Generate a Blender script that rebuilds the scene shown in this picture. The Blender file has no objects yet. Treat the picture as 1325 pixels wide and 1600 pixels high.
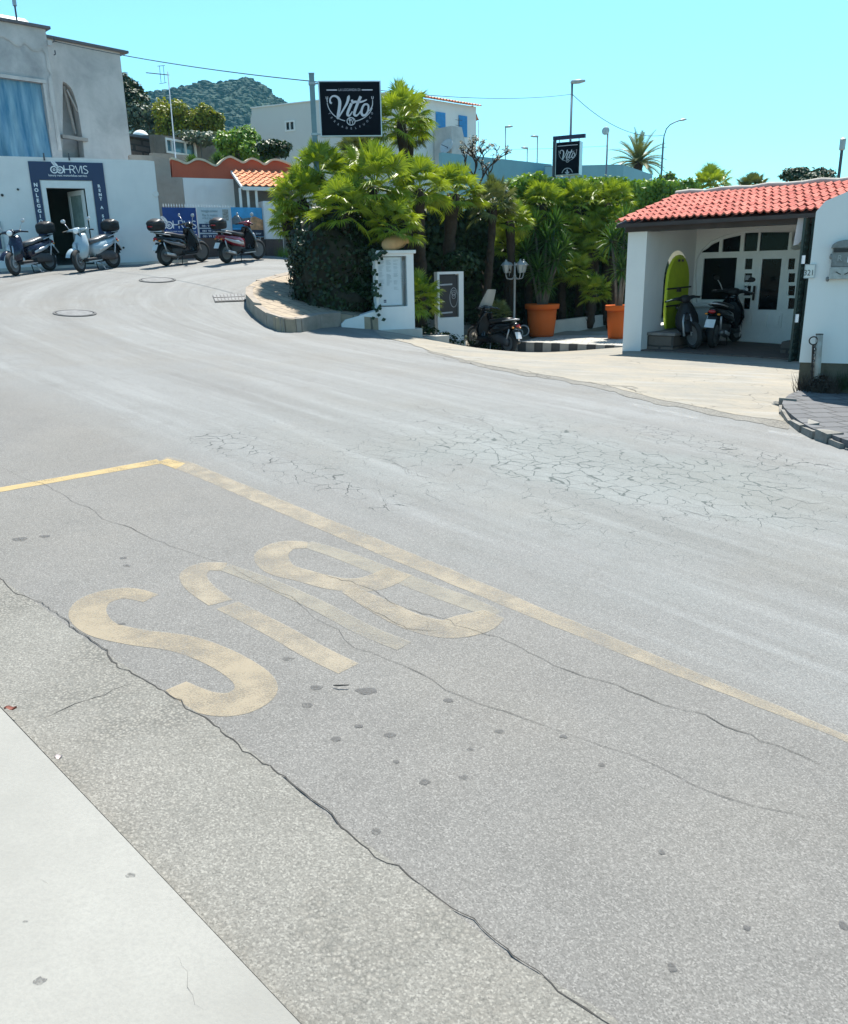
import bpy,bmesh,math,random
from mathutils import Vector,Matrix,noise
from mathutils.geometry import tessellate_polygon
R=math.radians
rnd=random.Random(7)
sc=bpy.context.scene
COL=sc.collection
import math
import numpy as np
F=1260.0;CX=662.5;CY=800.0;CAMZ=1.6
TH=math.atan(380/1260);RL=math.radians(1.2)
_f=np.array([0,math.cos(TH),-math.sin(TH)]);_u=np.array([0,math.sin(TH),math.cos(TH)]);_r=np.array([1.0,0,0])
CR=_r*math.cos(RL)-_u*math.sin(RL);CU=_u*math.cos(RL)+_r*math.sin(RL);CF=_f
CAM=np.array([0,0,CAMZ])
def ray(px,py): return CF+CR*((px-CX)/F)-CU*((py-CY)/F)
def PM(px,py,ppm): return CAM+ray(px,py)*(F/ppm)          # point seen at a scale of ppm pixels per metre
def PY(px,py,Y):                                            # point seen at world y = Y
    d=ray(px,py); return CAM+d*(Y/d[1])
def pl(x,y): return -0.065*x+0.02*y
CP=[PM(*a) for a in [(0,423,58),(47,420,57),(150,414,56),(280,409,54),(370,405,53),(440,403,51),(-150,428,60),
   (590,516,74),(533,517,75),(500,470,66),(460,436,58),(765,553,64),(738,548,62),(900,548,64),(985,548,73),(1235,561,83),(1110,554,78),(1100,535,70),(1244,615,118),(1400,630,120)]]
CP+=[np.array([x,y,pl(x,y)]) for x,y in [(-3,1),(0,0),(3,1),(-4,5),(4,5),(0,8),(4.5,8.5),(9,8),(-6,9),(0,11.5),(3,11),(-2,4),(2,4)]]
CP=np.array(CP)
def _k(r2): return np.where(r2>1e-9,0.5*r2*np.log(np.maximum(r2,1e-9)),0)
_n=len(CP);_d=((CP[:,None,:2]-CP[None,:,:2])**2).sum(-1)
_A=np.zeros((_n+3,_n+3));_A[:_n,:_n]=_k(_d)+np.eye(_n)*0.5
_A[:_n,_n]=1;_A[:_n,_n+1:]=CP[:,:2];_A[_n,:_n]=1;_A[_n+1:,:_n]=CP[:,:2].T
_w=np.linalg.solve(_A,np.concatenate([CP[:,2],[0,0,0]]))
def hs(X,Y):
    X=np.asarray(X,float);Y=np.asarray(Y,float)
    Xc=np.clip(X,-13,9);Yc=np.clip(Y,-1,27)
    r2=(Xc[...,None]-CP[:,0])**2+(Yc[...,None]-CP[:,1])**2
    z=_k(r2)@_w[:_n]+_w[_n]+_w[_n+1]*Xc+_w[_n+2]*Yc
    return z
def h(x,y): return float(hs(x,y))
def G(px,py,off=0.0):
    d=ray(px,py);lo=0.5;t=lo
    while t<60:
        p=CAM+d*t
        if p[2]<h(p[0],p[1])+off: break
        t+=0.2
    a,b=t-0.2,t
    for _ in range(30):
        m=(a+b)/2;p=CAM+d*m
        if p[2]<h(p[0],p[1])+off:b=m
        else:a=m
    return CAM+d*b
# ------------------------------------------------------------------ mesh builder
class MB:
    def __init__(s): s.v=[];s.f=[];s.m=[];s.sm=[];s.cm=0;s.csm=False;s.X=None
    def add(s,vs,fs):
        b=len(s.v)
        for p in vs:
            p=Vector(p)
            s.v.append(s.X@p if s.X else p)
        for f in fs: s.f.append([b+i for i in f]);s.m.append(s.cm);s.sm.append(s.csm)
    def box(s,c,d,rz=0,M=None):
        x,y,z=[a/2 for a in d];c=Vector(c)
        M=M or Matrix.Rotation(rz,3,'Z')
        vs=[c+M@Vector((i*x,j*y,k*z)) for k in(-1,1) for j in(-1,1) for i in(-1,1)]
        s.add(vs,[(0,2,3,1),(4,5,7,6),(0,1,5,4),(2,6,7,3),(0,4,6,2),(1,3,7,5)])
    def hexa(s,b,t):   # 4 bottom points, 4 top points
        s.add(list(b)+list(t),[(3,2,1,0),(4,5,6,7)]+[(i,(i+1)%4,(i+1)%4+4,i+4) for i in range(4)])
    def bar(s,a,b,w,d,up=(0,0,1)):
        a=Vector(a);b=Vector(b);t=(b-a).normalized();u=Vector(up)
        if abs(t.dot(u))>.98:u=Vector((1,0,0))
        n=t.cross(u).normalized();u=n.cross(t)
        q=[n*(w/2)*i+u*(d/2)*j for i,j in((-1,-1),(1,-1),(1,1),(-1,1))]
        s.hexa([a+k for k in q],[b+k for k in q])
    def tube(s,pts,r,n=8,caps=True):
        pts=[Vector(p) for p in pts];k=len(pts)
        if not isinstance(r,(list,tuple)):r=[r]*k
        vs=[];ref=None
        for i,p in enumerate(pts):
            t=(pts[min(i+1,k-1)]-pts[max(i-1,0)]).normalized()
            if ref is None:
                ref=Vector((0,0,1)) if abs(t.z)<.9 else Vector((1,0,0))
            a=t.cross(ref);a=a.normalized() if a.length>1e-5 else t.orthogonal().normalized()
            b=a.cross(t);ref=b
            for j in range(n):
                w=2*math.pi*j/n;vs.append(p+(a*math.cos(w)+b*math.sin(w))*r[i])
        fs=[(i*n+j,i*n+(j+1)%n,(i+1)*n+(j+1)%n,(i+1)*n+j) for i in range(k-1) for j in range(n)]
        if caps: fs+=[tuple(range(n))[::-1],tuple(range((k-1)*n,k*n))]
        s.add(vs,fs)
    def lathe(s,prof,c,n=24,axis=(0,0,1)):
        q=Vector((0,0,1)).rotation_difference(Vector(axis));c=Vector(c)
        vs=[c+q@Vector((r*math.cos(2*math.pi*j/n),r*math.sin(2*math.pi*j/n),z)) for r,z in prof for j in range(n)]
        k=len(prof)
        fs=[(i*n+j,i*n+(j+1)%n,(i+1)*n+(j+1)%n,(i+1)*n+j) for i in range(k-1) for j in range(n)]
        fs+=[tuple(range(n))[::-1],tuple(range((k-1)*n,k*n))]
        s.add(vs,fs)
    def ell(s,c,d,n=12,m=8,M=None,jit=0,seed=0):
        c=Vector(c);vs=[];fs=[]
        for i in range(m+1):
            a=math.pi*i/m
            for j in range(n):
                b=2*math.pi*j/n;p=Vector((math.sin(a)*math.cos(b),math.sin(a)*math.sin(b),math.cos(a)))
                if jit:p*=1+jit*noise.noise(p*2+Vector((seed,0,0)))
                p=Vector((p.x*d[0],p.y*d[1],p.z*d[2]))
                vs.append(c+(M@p if M else p))
        for i in range(m):
            for j in range(n): fs.append((i*n+j,(i+1)*n+j,(i+1)*n+(j+1)%n,i*n+(j+1)%n))
        s.add(vs,fs)
    def loft(s,secs,n=16,p=2.6,caps=True):
        # secs: (centre, half-width along y, half-height along local up, tilt about y in rad) ; sections stacked along x
        vs=[]
        for c,hw,hh,tl in secs:
            c=Vector(c)
            for j in range(n):
                a=2*math.pi*j/n;ca,sa=math.cos(a),math.sin(a)
                y=hw*math.copysign(abs(ca)**(2/p),ca);u=hh*math.copysign(abs(sa)**(2/p),sa)
                vs.append(c+Vector((u*math.sin(tl),y,u*math.cos(tl))))
        k=len(secs)
        fs=[(i*n+j,i*n+(j+1)%n,(i+1)*n+(j+1)%n,(i+1)*n+j) for i in range(k-1) for j in range(n)]
        if caps: fs+=[tuple(range(n))[::-1],tuple(range((k-1)*n,k*n))]
        s.add(vs,fs)
    def build(s,name,mat,parent=None,bevel=0,fix=True):
        me=bpy.data.meshes.new(name)
        off=Vector((0,0,0))
        if parent is not None:
            off=parent['_w'] if '_w' in parent else (0,0,0);off=Vector(off)
        me.from_pydata([p-off for p in s.v],[],s.f)
        mats=mat if isinstance(mat,list) else [mat]
        for k in mats: me.materials.append(k)
        me.polygons.foreach_set('material_index',s.m);me.polygons.foreach_set('use_smooth',s.sm)
        if fix:
            bm=bmesh.new();bm.from_mesh(me);bmesh.ops.recalc_face_normals(bm,faces=bm.faces);bm.to_mesh(me);bm.free()
        me.update()
        o=bpy.data.objects.new(name,me);COL.objects.link(o)
        if parent is not None:o.parent=parent;o['_w']=list(off)
        if bevel:
            b=o.modifiers.new('bevel','BEVEL');b.width=bevel;b.segments=2;b.limit_method='ANGLE';b.angle_limit=R(40)
        return o
def thing(name,label,cat,loc=(0,0,0),group=None):
    o=bpy.data.objects.new(name,None);COL.objects.link(o);o.location=Vector(loc);o.empty_display_size=.2
    o['_w']=[float(a) for a in loc];o['label']=label;o['category']=cat
    if group:o['group']=group
    return o
def tag(o,label,cat,group=None):
    o['label']=label;o['category']=cat
    if group:o['group']=group
    return o
def struct(o,kind='structure'): o['kind']=kind;return o
def copytree(o,parent=None):
    c=o.copy();COL.objects.link(c)
    if parent is not None:c.parent=parent
    for ch in list(o.children): copytree(ch,c)
    return c
# ------------------------------------------------------------------ frames (vertical planes)
V=lambda p:Vector((float(p[0]),float(p[1]),float(p[2])))
class Fr:
    def __init__(s,P0,P1):
        s.o=Vector((P0[0],P0[1],0));d=Vector((P1[0]-P0[0],P1[1]-P0[1],0));s.L=d.length;s.U=d.normalized()
        s.N=Vector((-s.U.y,s.U.x,0))      # away from the street when P0->P1 runs left to right
    def uv(s,px,py,off=0):
        d=V(ray(px,py));c=V(CAM);o=s.o+s.N*off
        t=(o-c).dot(s.N)/d.dot(s.N);p=c+d*t
        return ((p-s.o).dot(s.U),p.z)
    def pt(s,u,z,n=0): return s.o+s.U*u+Vector((0,0,z))+s.N*n
    def px(s,px,py,n=0): u,z=s.uv(px,py,n);return s.pt(u,z,n)
def plate(mb,fr,outer,holes=(),t=.2,n0=0):
    polys=[[Vector((a,b,0)) for a,b in P] for P in [outer]+list(holes)]
    flat=[q for P in polys for q in P];tri=tessellate_polygon(polys);N=len(flat)
    vs=[fr.pt(q.x,q.y,n0) for q in flat]+[fr.pt(q.x,q.y,n0+t) for q in flat]
    fs=[tuple(x) for x in tri]+[tuple(i+N for i in x[::-1]) for x in tri]
    b=0
    for P in polys:
        k=len(P)
        for i in range(k): fs.append((b+i,b+(i+1)%k,b+(i+1)%k+N,b+i+N))
        b+=k
    mb.add(vs,fs)
def rect(a,b,c,d): return [(a,b),(c,b),(c,d),(a,d)]
def textmesh(s,size,extr=.002,bold=0.0,space=1.0,shear=0):
    cu=bpy.data.curves.new('t','FONT');cu.body=s;cu.size=size;cu.extrude=extr;cu.offset=bold;cu.align_x='CENTER';cu.space_character=space;cu.shear=shear;cu.resolution_u=3
    o=bpy.data.objects.new('t',cu);COL.objects.link(o)
    dg=bpy.context.evaluated_depsgraph_get();dg.update();me=bpy.data.meshes.new_from_object(o.evaluated_get(dg))
    vs=[v.co.copy() for v in me.vertices];fs=[tuple(p.vertices) for p in me.polygons]
    bpy.data.objects.remove(o);bpy.data.curves.remove(cu);bpy.data.meshes.remove(me)
    return vs,fs
def text(mb,fr,s,u,z,size,n=-.012,bold=0.0,width=None,rot=0,**k):
    vs,fs=textmesh(s,size,bold=bold,**k)
    if not vs:return
    x0=min(v.x for v in vs);x1=max(v.x for v in vs);sx=1
    if width and x1>x0:sx=width/(x1-x0)
    c,si=math.cos(rot),math.sin(rot)
    out=[]
    for v in vs:
        x=(v.x-(x0+x1)/2)*sx;y=v.y;out.append(fr.pt(u+x*c-y*si,z+x*si+y*c,n-v.z))
    mb.add(out,fs)
def stroke(mb,fr,pts,w,n=-.012,closed=False):
    # flat ribbon on the frame plane through (u,z) points; w scalar or list
    k=len(pts);vs=[]
    for i,(a,b) in enumerate(pts):
        if closed: p=pts[(i-1)%k];q=pts[(i+1)%k]
        else: p=pts[max(i-1,0)];q=pts[min(i+1,k-1)]
        dx,dy=q[0]-p[0],q[1]-p[1];l=math.hypot(dx,dy) or 1
        ww=(w[i] if isinstance(w,(list,tuple)) else w)/2
        vs+=[fr.pt(a-dy/l*ww,b+dx/l*ww,n),fr.pt(a+dy/l*ww,b-dx/l*ww,n)]
    fs=[(2*i,2*i+1,(2*i+3)%(2*k),(2*i+2)%(2*k)) for i in range(k if closed else k-1)]
    mb.add(vs,fs)
def smooth(pts,n=4):
    out=[]
    k=len(pts)
    for i in range(k-1):
        p0=pts[max(i-1,0)];p1=pts[i];p2=pts[i+1];p3=pts[min(i+2,k-1)]
        for j in range(n):
            t=j/n
            out.append(tuple(.5*((2*b)+(-a+c)*t+(2*a-5*b+4*c-d)*t*t+(-a+3*b-3*c+d)*t**3) for a,b,c,d in zip(p0,p1,p2,p3)))
    out.append(tuple(pts[-1]));return out
# ------------------------------------------------------------------ draping on the terrain
def drape(mb,poly,off,step=.3,thick=0,zf=None):
    """poly: list of (x,y). Cut into a grid and laid at h+off."""
    zf=zf or h
    bm=bmesh.new();vs=[bm.verts.new((p[0],p[1],0)) for p in poly];bm.faces.new(vs)
    xs=[p[0] for p in poly];ys=[p[1] for p in poly]
    def cut(lo,hi,no):
        q=math.ceil(lo/step)*step
        while q<hi-1e-4:
            bmesh.ops.bisect_plane(bm,geom=bm.verts[:]+bm.edges[:]+bm.faces[:],plane_co=(q*no[0],q*no[1],0),plane_no=no);q+=step
    cut(min(xs),max(xs),(1,0,0));cut(min(ys),max(ys),(0,1,0))
    bmesh.ops.triangulate(bm,faces=[f for f in bm.faces if len(f.verts)>4])
    bm.verts.ensure_lookup_table()
    for i,v in enumerate(bm.verts): v.index=i
    P=[Vector((v.co.x,v.co.y,zf(v.co.x,v.co.y)+off)) for v in bm.verts]
    mb.add(P,[[v.index for v in f.verts] for f in bm.faces])
    if thick:
        for e in bm.edges:
            if len(e.link_faces)==1:
                a,b=[P[v.index] for v in e.verts];d=Vector((0,0,thick))
                mb.add([a,b,b-d,a-d],[(0,1,2,3)])
    bm.free()
def gxy(px,py,off=0): p=G(px,py,off);return (float(p[0]),float(p[1]))
def gp(px,py,off=0): return V(G(px,py,off))
def crack(mb,pts,w,off=.006,jit=.5,step=.08,seed=0,taper=True,px=True):
    P=[gxy(*p) for p in pts] if px else pts
    r=random.Random(seed);Q=[]
    for a,b in zip(P[:-1],P[1:]):
        L=math.hypot(b[0]-a[0],b[1]-a[1]);k=max(1,int(L/step))
        for i in range(k):
            t=i/k;Q.append((a[0]+(b[0]-a[0])*t,a[1]+(b[1]-a[1])*t))
    Q.append(P[-1]);n=len(Q)
    # random walk wobble
    w1=0;W=[]
    for i,(x,y) in enumerate(Q):
        nx=noise.noise(Vector((x*4,y*4,seed)))*jit*.10+noise.noise(Vector((x*17,y*17,seed+9)))*jit*.05+noise.noise(Vector((x*45,y*45,seed+5)))*jit*.024+noise.noise(Vector((x*95,y*95,seed+7)))*jit*.012
        ny=noise.noise(Vector((x*4+50,y*4,seed)))*jit*.12+noise.noise(Vector((x*17+50,y*17,seed)))*jit*.05+noise.noise(Vector((x*50+50,y*50,seed)))*jit*.022
        W.append((x+nx,y+ny))
    vs=[];fs=[]
    for i,(x,y) in enumerate(W):
        p=W[max(i-1,0)];q=W[min(i+1,n-1)];dx,dy=q[0]-p[0],q[1]-p[1];l=math.hypot(dx,dy) or 1
        ww=w*.55*(.25+1.6*abs(noise.noise(Vector((x*6,y*6,seed+3)))) +1.0*abs(noise.noise(Vector((x*40,y*40,seed))))+r.uniform(0,.45))
        if taper: ww*=min(1,(i+.3)/4,(n-i)/4)
        z=h(x,y)+off
        vs+=[(x-dy/l*ww/2,y+dx/l*ww/2,z),(x+dy/l*ww/2,y-dx/l*ww/2,z)]
    fs=[(2*i,2*i+1,2*i+3,2*i+2) for i in range(n-1)]
    mb.add(vs,fs)
def blot(mb,c,rx,ry,off=.007,seed=0,n=14):
    vs=[(c[0],c[1],h(*c)+off)]
    for j in range(n):
        a=2*math.pi*j/n;k=1+.45*noise.noise(Vector((math.cos(a)*1.3,math.sin(a)*1.3,seed*3.1)))
        x=c[0]+rx*k*math.cos(a);y=c[1]+ry*k*math.sin(a);vs.append((x,y,h(x,y)+off))
    mb.add(vs,[(0,1+j,1+(j+1)%n) for j in range(n)])
# ------------------------------------------------------------------ materials
MATS={}
class NT:
    def __init__(s,name):
        s.m=bpy.data.materials.new(name);s.m.use_nodes=True;s.t=s.m.node_tree;s.b=s.t.nodes['Principled BSDF'];s.tc=None
    def n(s,t,**k):
        x=s.t.nodes.new(t)
        for a,b in k.items(): setattr(x,a,b)
        return x
    def l(s,a,b): s.t.links.new(a,b)
    def co(s):
        if not s.tc:s.tc=s.n('ShaderNodeTexCoord')
        return s.tc.outputs['Object']
    def noise(s,scale,detail=3,rough=.55,vec=None,stretch=None,dist=0):
        x=s.n('ShaderNodeTexNoise');x.inputs['Scale'].default_value=scale;x.inputs['Detail'].default_value=detail;x.inputs['Roughness'].default_value=rough;x.inputs['Distortion'].default_value=dist
        v=vec or s.co()
        if stretch:
            mp=s.n('ShaderNodeMapping');mp.inputs['Scale'].default_value=stretch[:3]
            if len(stretch)>3: mp.inputs['Rotation'].default_value=(0,0,stretch[3])
            s.l(v,mp.inputs[0]);v=mp.outputs[0]
        s.l(v,x.inputs['Vector']);return x.outputs['Fac']
    def rng(s,v,a,b,c=0,d=1):
        x=s.n('ShaderNodeMapRange');x.inputs[1].default_value=a;x.inputs[2].default_value=b;x.inputs[3].default_value=c;x.inputs[4].default_value=d;s.l(v,x.inputs[0]);return x.outputs[0]
    def mix(s,f,a,b,mode='MIX'):
        x=s.n('ShaderNodeMix',data_type='RGBA',blend_type=mode);
        for i,q in ((0,f),(6,a),(7,b)):
            if isinstance(q,(int,float)): x.inputs[i].default_value=q
            elif isinstance(q,(tuple,list)): x.inputs[i].default_value=(*q[:3],1)
            else: s.l(q,x.inputs[i])
        return x.outputs[2]
    def math(s,op,a,b=0):
        x=s.n('ShaderNodeMath',operation=op)
        for i,q in ((0,a),(1,b)):
            if isinstance(q,(int,float)): x.inputs[i].default_value=q
            else: s.l(q,x.inputs[i])
        return x.outputs[0]
    def bump(s,hgt,st=.3,d=.01):
        x=s.n('ShaderNodeBump');x.inputs['Strength'].default_value=st;x.inputs['Distance'].default_value=d;s.l(hgt,x.inputs['Height']);s.l(x.outputs[0],s.b.inputs['Normal'])
    def col(s,c):
        if isinstance(c,(tuple,list)): s.b.inputs['Base Color'].default_value=(*c[:3],1)
        else: s.l(c,s.b.inputs['Base Color'])
def pmat(name,c,rough=.6,metal=0,var=.12,scale=6,bump=0,bscale=60,spec=.5,coat=0,alpha=None,trans=0):
    if name in MATS:return MATS[name]
    t=NT(name);b=t.b
    f=t.noise(scale,4,.6);lo=[max(0,x*(1-var)) for x in c];hi=[min(1,x*(1+var)) for x in c]
    t.col(t.mix(t.rng(f,.3,.7),lo,hi))
    b.inputs['Roughness'].default_value=rough;b.inputs['Metallic'].default_value=metal;b.inputs['Specular IOR Level'].default_value=spec
    if coat:b.inputs['Coat Weight'].default_value=coat;b.inputs['Coat Roughness'].default_value=.08
    if trans:b.inputs['Transmission Weight'].default_value=trans
    if alpha is not None:b.inputs['Alpha'].default_value=alpha
    if bump:t.bump(t.noise(bscale,4,.6),bump,.01)
    MATS[name]=t.m;return t.m
def stucco(name,c,dirt=.35,dcol=None,scale=1.2,bump=.25,low=None):
    t=NT(name);dcol=dcol or tuple(x*.55 for x in c)
    a=t.noise(scale,6,.65,dist=.4);b2=t.noise(scale*5,5,.6,stretch=(1,1,.25));m=t.math('MULTIPLY',t.rng(a,.42,.75),dirt)
    c1=t.mix(m,c,dcol);m2=t.math('MULTIPLY',t.rng(b2,.5,.8),dirt*.6)
    t.col(t.mix(m2,c1,tuple(x*.75 for x in c)))
    t.b.inputs['Roughness'].default_value=.9;t.b.inputs['Specular IOR Level'].default_value=.2
    t.bump(t.noise(40,5,.65),bump,.01);MATS[name]=t.m;return t.m
def leafmat(name,dark,light,tr=.35,rough=.45,yellow=None):
    t=NT(name);g=t.n('ShaderNodeNewGeometry');f=g.outputs['Random Per Island']
    big=t.noise(.9,2,.5);k=t.math('ADD',t.math('MULTIPLY',f,.6),t.math('MULTIPLY',t.rng(big,.3,.7),.4))
    c=t.mix(k,dark,light);t.col(c)
    t.b.inputs['Roughness'].default_value=rough;t.b.inputs['Specular IOR Level'].default_value=.4
    tl=t.n('ShaderNodeBsdfTranslucent');t.l(t.mix(1.0,c,(1.0,1.0,.45),'MULTIPLY'),tl.inputs[0])
    ms=t.n('ShaderNodeMixShader');ms.inputs[0].default_value=tr
    t.l(t.b.outputs[0],ms.inputs[1]);t.l(tl.outputs[0],ms.inputs[2])
    t.l(ms.outputs[0],t.t.nodes['Material Output'].inputs[0]);MATS[name]=t.m;return t.m
def seg_mask(t,A,B,w,soft):
    # 1 near the ground segment A-B (object coordinates), 0 beyond w+soft
    sx=t.n('ShaderNodeSeparateXYZ');t.l(t.co(),sx.inputs[0])
    dx,dy=B[0]-A[0],B[1]-A[1];L=math.hypot(dx,dy);ux,uy=dx/L,dy/L
    X=t.math('SUBTRACT',sx.outputs[0],A[0]);Y=t.math('SUBTRACT',sx.outputs[1],A[1])
    al=t.math('ADD',t.math('MULTIPLY',X,ux),t.math('MULTIPLY',Y,uy))
    pe=t.math('ABSOLUTE',t.math('ADD',t.math('MULTIPLY',X,-uy),t.math('MULTIPLY',Y,ux)))
    wob=t.rng(t.noise(1.3,3,.6),.3,.7,-.5*soft,.5*soft)
    pe=t.math('ADD',pe,wob)
    m=t.rng(pe,w,w+soft,1,0)
    e1=t.rng(al,-soft,soft,0,1);e2=t.rng(al,L-soft,L+soft,1,0)
    return t.math('MULTIPLY',m,t.math('MULTIPLY',e1,e2))
def crackfield(t,scale,width,mask,seed=0):
    nv=t.n('ShaderNodeTexNoise');nv.inputs['Scale'].default_value=scale*1.1;nv.inputs['Detail'].default_value=3;t.l(t.co(),nv.inputs['Vector'])
    ad=t.n('ShaderNodeVectorMath',operation='MULTIPLY_ADD');t.l(nv.outputs['Color'],ad.inputs[0]);ad.inputs[1].default_value=(.5/scale*2,)*3;t.l(t.co(),ad.inputs[2])
    mp=t.n('ShaderNodeMapping');mp.inputs['Scale'].default_value=(1,1,0);mp.inputs['Rotation'].default_value=(0,0,0);mp.inputs['Location'].default_value=(seed,seed*1.7,0);t.l(ad.outputs[0],mp.inputs[0])
    vo=t.n('ShaderNodeTexVoronoi',feature='DISTANCE_TO_EDGE');vo.inputs['Scale'].default_value=scale;t.l(mp.outputs[0],vo.inputs['Vector'])
    brk=t.rng(t.noise(scale*.5,2,.6),.30,.46,0,1)
    lim=t.math('MULTIPLY',t.math('MULTIPLY',mask,brk),width)
    d=t.math('SUBTRACT',lim,vo.outputs['Distance'])
    return t.rng(d,0,width*.5,0,1)
RC=(-.5,19.5);RD=(.67,-.742)   # the road bends round RC and runs off along RD
def roadcoords(t):
    sx=t.n('ShaderNodeSeparateXYZ');t.l(t.co(),sx.inputs[0])
    X=t.math('SUBTRACT',sx.outputs[0],RC[0]);Y=t.math('SUBTRACT',sx.outputs[1],RC[1])
    al=t.math('ADD',t.math('MULTIPLY',X,RD[0]),t.math('MULTIPLY',Y,RD[1]));tt=t.math('MAXIMUM',al,0)
    dx=t.math('SUBTRACT',X,t.math('MULTIPLY',tt,RD[0]));dy=t.math('SUBTRACT',Y,t.math('MULTIPLY',tt,RD[1]))
    d=t.math('SQRT',t.math('ADD',t.math('MULTIPLY',dx,dx),t.math('MULTIPLY',dy,dy)))
    cb=t.n('ShaderNodeCombineXYZ');t.l(d,cb.inputs[0]);t.l(t.math('MULTIPLY',al,.07),cb.inputs[1]);return cb.outputs[0],d
def asphalt(name,base,warm,chips=.35,cracks=False,grain=230,coarse=0,lane=None):
    t=NT(name)
    mid=t.noise(1.7,5,.7);fine=t.noise(190,3,.75)
    c=t.mix(t.rng(mid,.35,.65),tuple(x*.90 for x in base),tuple(x*1.08 for x in base))
    if lane:
        rc,d=roadcoords(t)
        # distance from the yellow line: the running lane is bleached lighter than the bus bay
        A=gxy(262,718);B=gxy(1325,1158);ux,uy=B[0]-A[0],B[1]-A[1];l=math.hypot(ux,uy);nx_,ny_=-uy/l,ux/l
        sx=t.n('ShaderNodeSeparateXYZ');t.l(t.co(),sx.inputs[0])
        sd=t.math('ADD',t.math('MULTIPLY',t.math('SUBTRACT',sx.outputs[0],A[0]),nx_),t.math('MULTIPLY',t.math('SUBTRACT',sx.outputs[1],A[1]),ny_))
        m=t.rng(sd,-.1,.5,0,1)
        c=t.mix(t.math('MULTIPLY',m,.75),c,lane)
        far=t.math('MULTIPLY',t.rng(sd,1.5,9,0,1),.55);c=t.mix(far,c,tuple(x*1.22 for x in lane))
        s1=t.noise(1.5,4,.65,vec=rc);s2=t.noise(5.5,3,.6,vec=rc)
        c=t.mix(t.math('MULTIPLY',t.math('MULTIPLY',t.rng(s1,.40,.66),m),.6),c,tuple(x*.72 for x in base))
        c=t.mix(t.math('MULTIPLY',t.math('MULTIPLY',t.rng(s2,.50,.72),m),.5),c,tuple(x*1.38 for x in lane))
    pn=t.noise(.55,3,.6)
    c=t.mix(t.math('MULTIPLY',t.rng(pn,.50,.62),.35),c,warm)
    blot_=t.noise(3.1,5,.7);c=t.mix(t.math('MULTIPLY',t.rng(blot_,.54,.70),.4),c,tuple(x*.72 for x in base))
    c=t.mix(t.rng(fine,.36,.66,0,.6),c,tuple(x*.42 for x in base))
    vo=t.n('ShaderNodeTexVoronoi');vo.inputs['Scale'].default_value=grain;t.l(t.co(),vo.inputs['Vector'])
    sp=t.n('ShaderNodeSeparateColor');t.l(vo.outputs['Color'],sp.inputs[0])
    c=t.mix(t.math('MULTIPLY',t.rng(sp.outputs[0],.55,1.0),chips),c,tuple(min(1,x*2.3) for x in base))
    c=t.mix(t.math('MULTIPLY',t.rng(sp.outputs[1],.6,1.0),.45),c,tuple(x*.35 for x in base))
    hgt=t.noise(75,3,.75)
    if coarse:
        v2=t.n('ShaderNodeTexVoronoi');v2.inputs['Scale'].default_value=coarse;t.l(t.co(),v2.inputs['Vector'])
        s2=t.n('ShaderNodeSeparateColor');t.l(v2.outputs['Color'],s2.inputs[0])
        gm=t.rng(t.noise(2.4,3,.6),.45,.62)
        c=t.mix(t.math('MULTIPLY',t.math('MULTIPLY',t.rng(s2.outputs[0],.3,1.0),gm),.55),c,(.27,.25,.215));c=t.mix(t.math('MULTIPLY',t.math('MULTIPLY',t.rng(v2.outputs['Distance'],.35,.6),gm),.6),c,(.07,.068,.06))
        hgt=t.math('SUBTRACT',hgt,t.math('MULTIPLY',v2.outputs['Distance'],.8))
    if cracks:
        m=t.math('MAXIMUM',seg_mask(t,gxy(640,672),gxy(1330,800),.55,.8),t.math('MULTIPLY',seg_mask(t,gxy(520,640),gxy(1330,830),1.0,1.4),.5))
        m3=t.math('MULTIPLY',t.math('MAXIMUM',seg_mask(t,gxy(960,662),gxy(1330,745),.22,.4),seg_mask(t,gxy(310,672),gxy(640,805),.12,.25)),.8)
        k=crackfield(t,5.8,.031,t.math('MAXIMUM',m,m3))
        c=t.mix(t.math('MULTIPLY',k,.95),c,(.022,.024,.024))
        # bluish bleached zone around the alligator cracking
        c=t.mix(t.math('MULTIPLY',m,.22),c,(.17,.21,.20))
    t.col(c);t.b.inputs['Roughness'].default_value=.8;t.b.inputs['Specular IOR Level'].default_value=.35
    t.bump(hgt,.5,.006);MATS[name]=t.m;return t.m
def paint(name,c,wear=.5,mx=.92,fs=150):
    t=NT(name)
    w=t.noise(fs,4,.8);w2=t.noise(4.5,5,.65)
    k=t.math('ADD',t.math('MULTIPLY',t.rng(w,.3,.7),.6),t.math('MULTIPLY',t.rng(w2,.3,.7),.5))
    a=t.rng(k,wear-.28,wear+.26,0,mx)
    t.col(t.mix(t.noise(9,4,.6),tuple(x*.8 for x in c),c));t.b.inputs['Roughness'].default_value=.7
    t.l(a,t.b.inputs['Alpha']);t.bump(t.noise(80,3,.6),.3,.004);MATS[name]=t.m;return t.m
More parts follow.
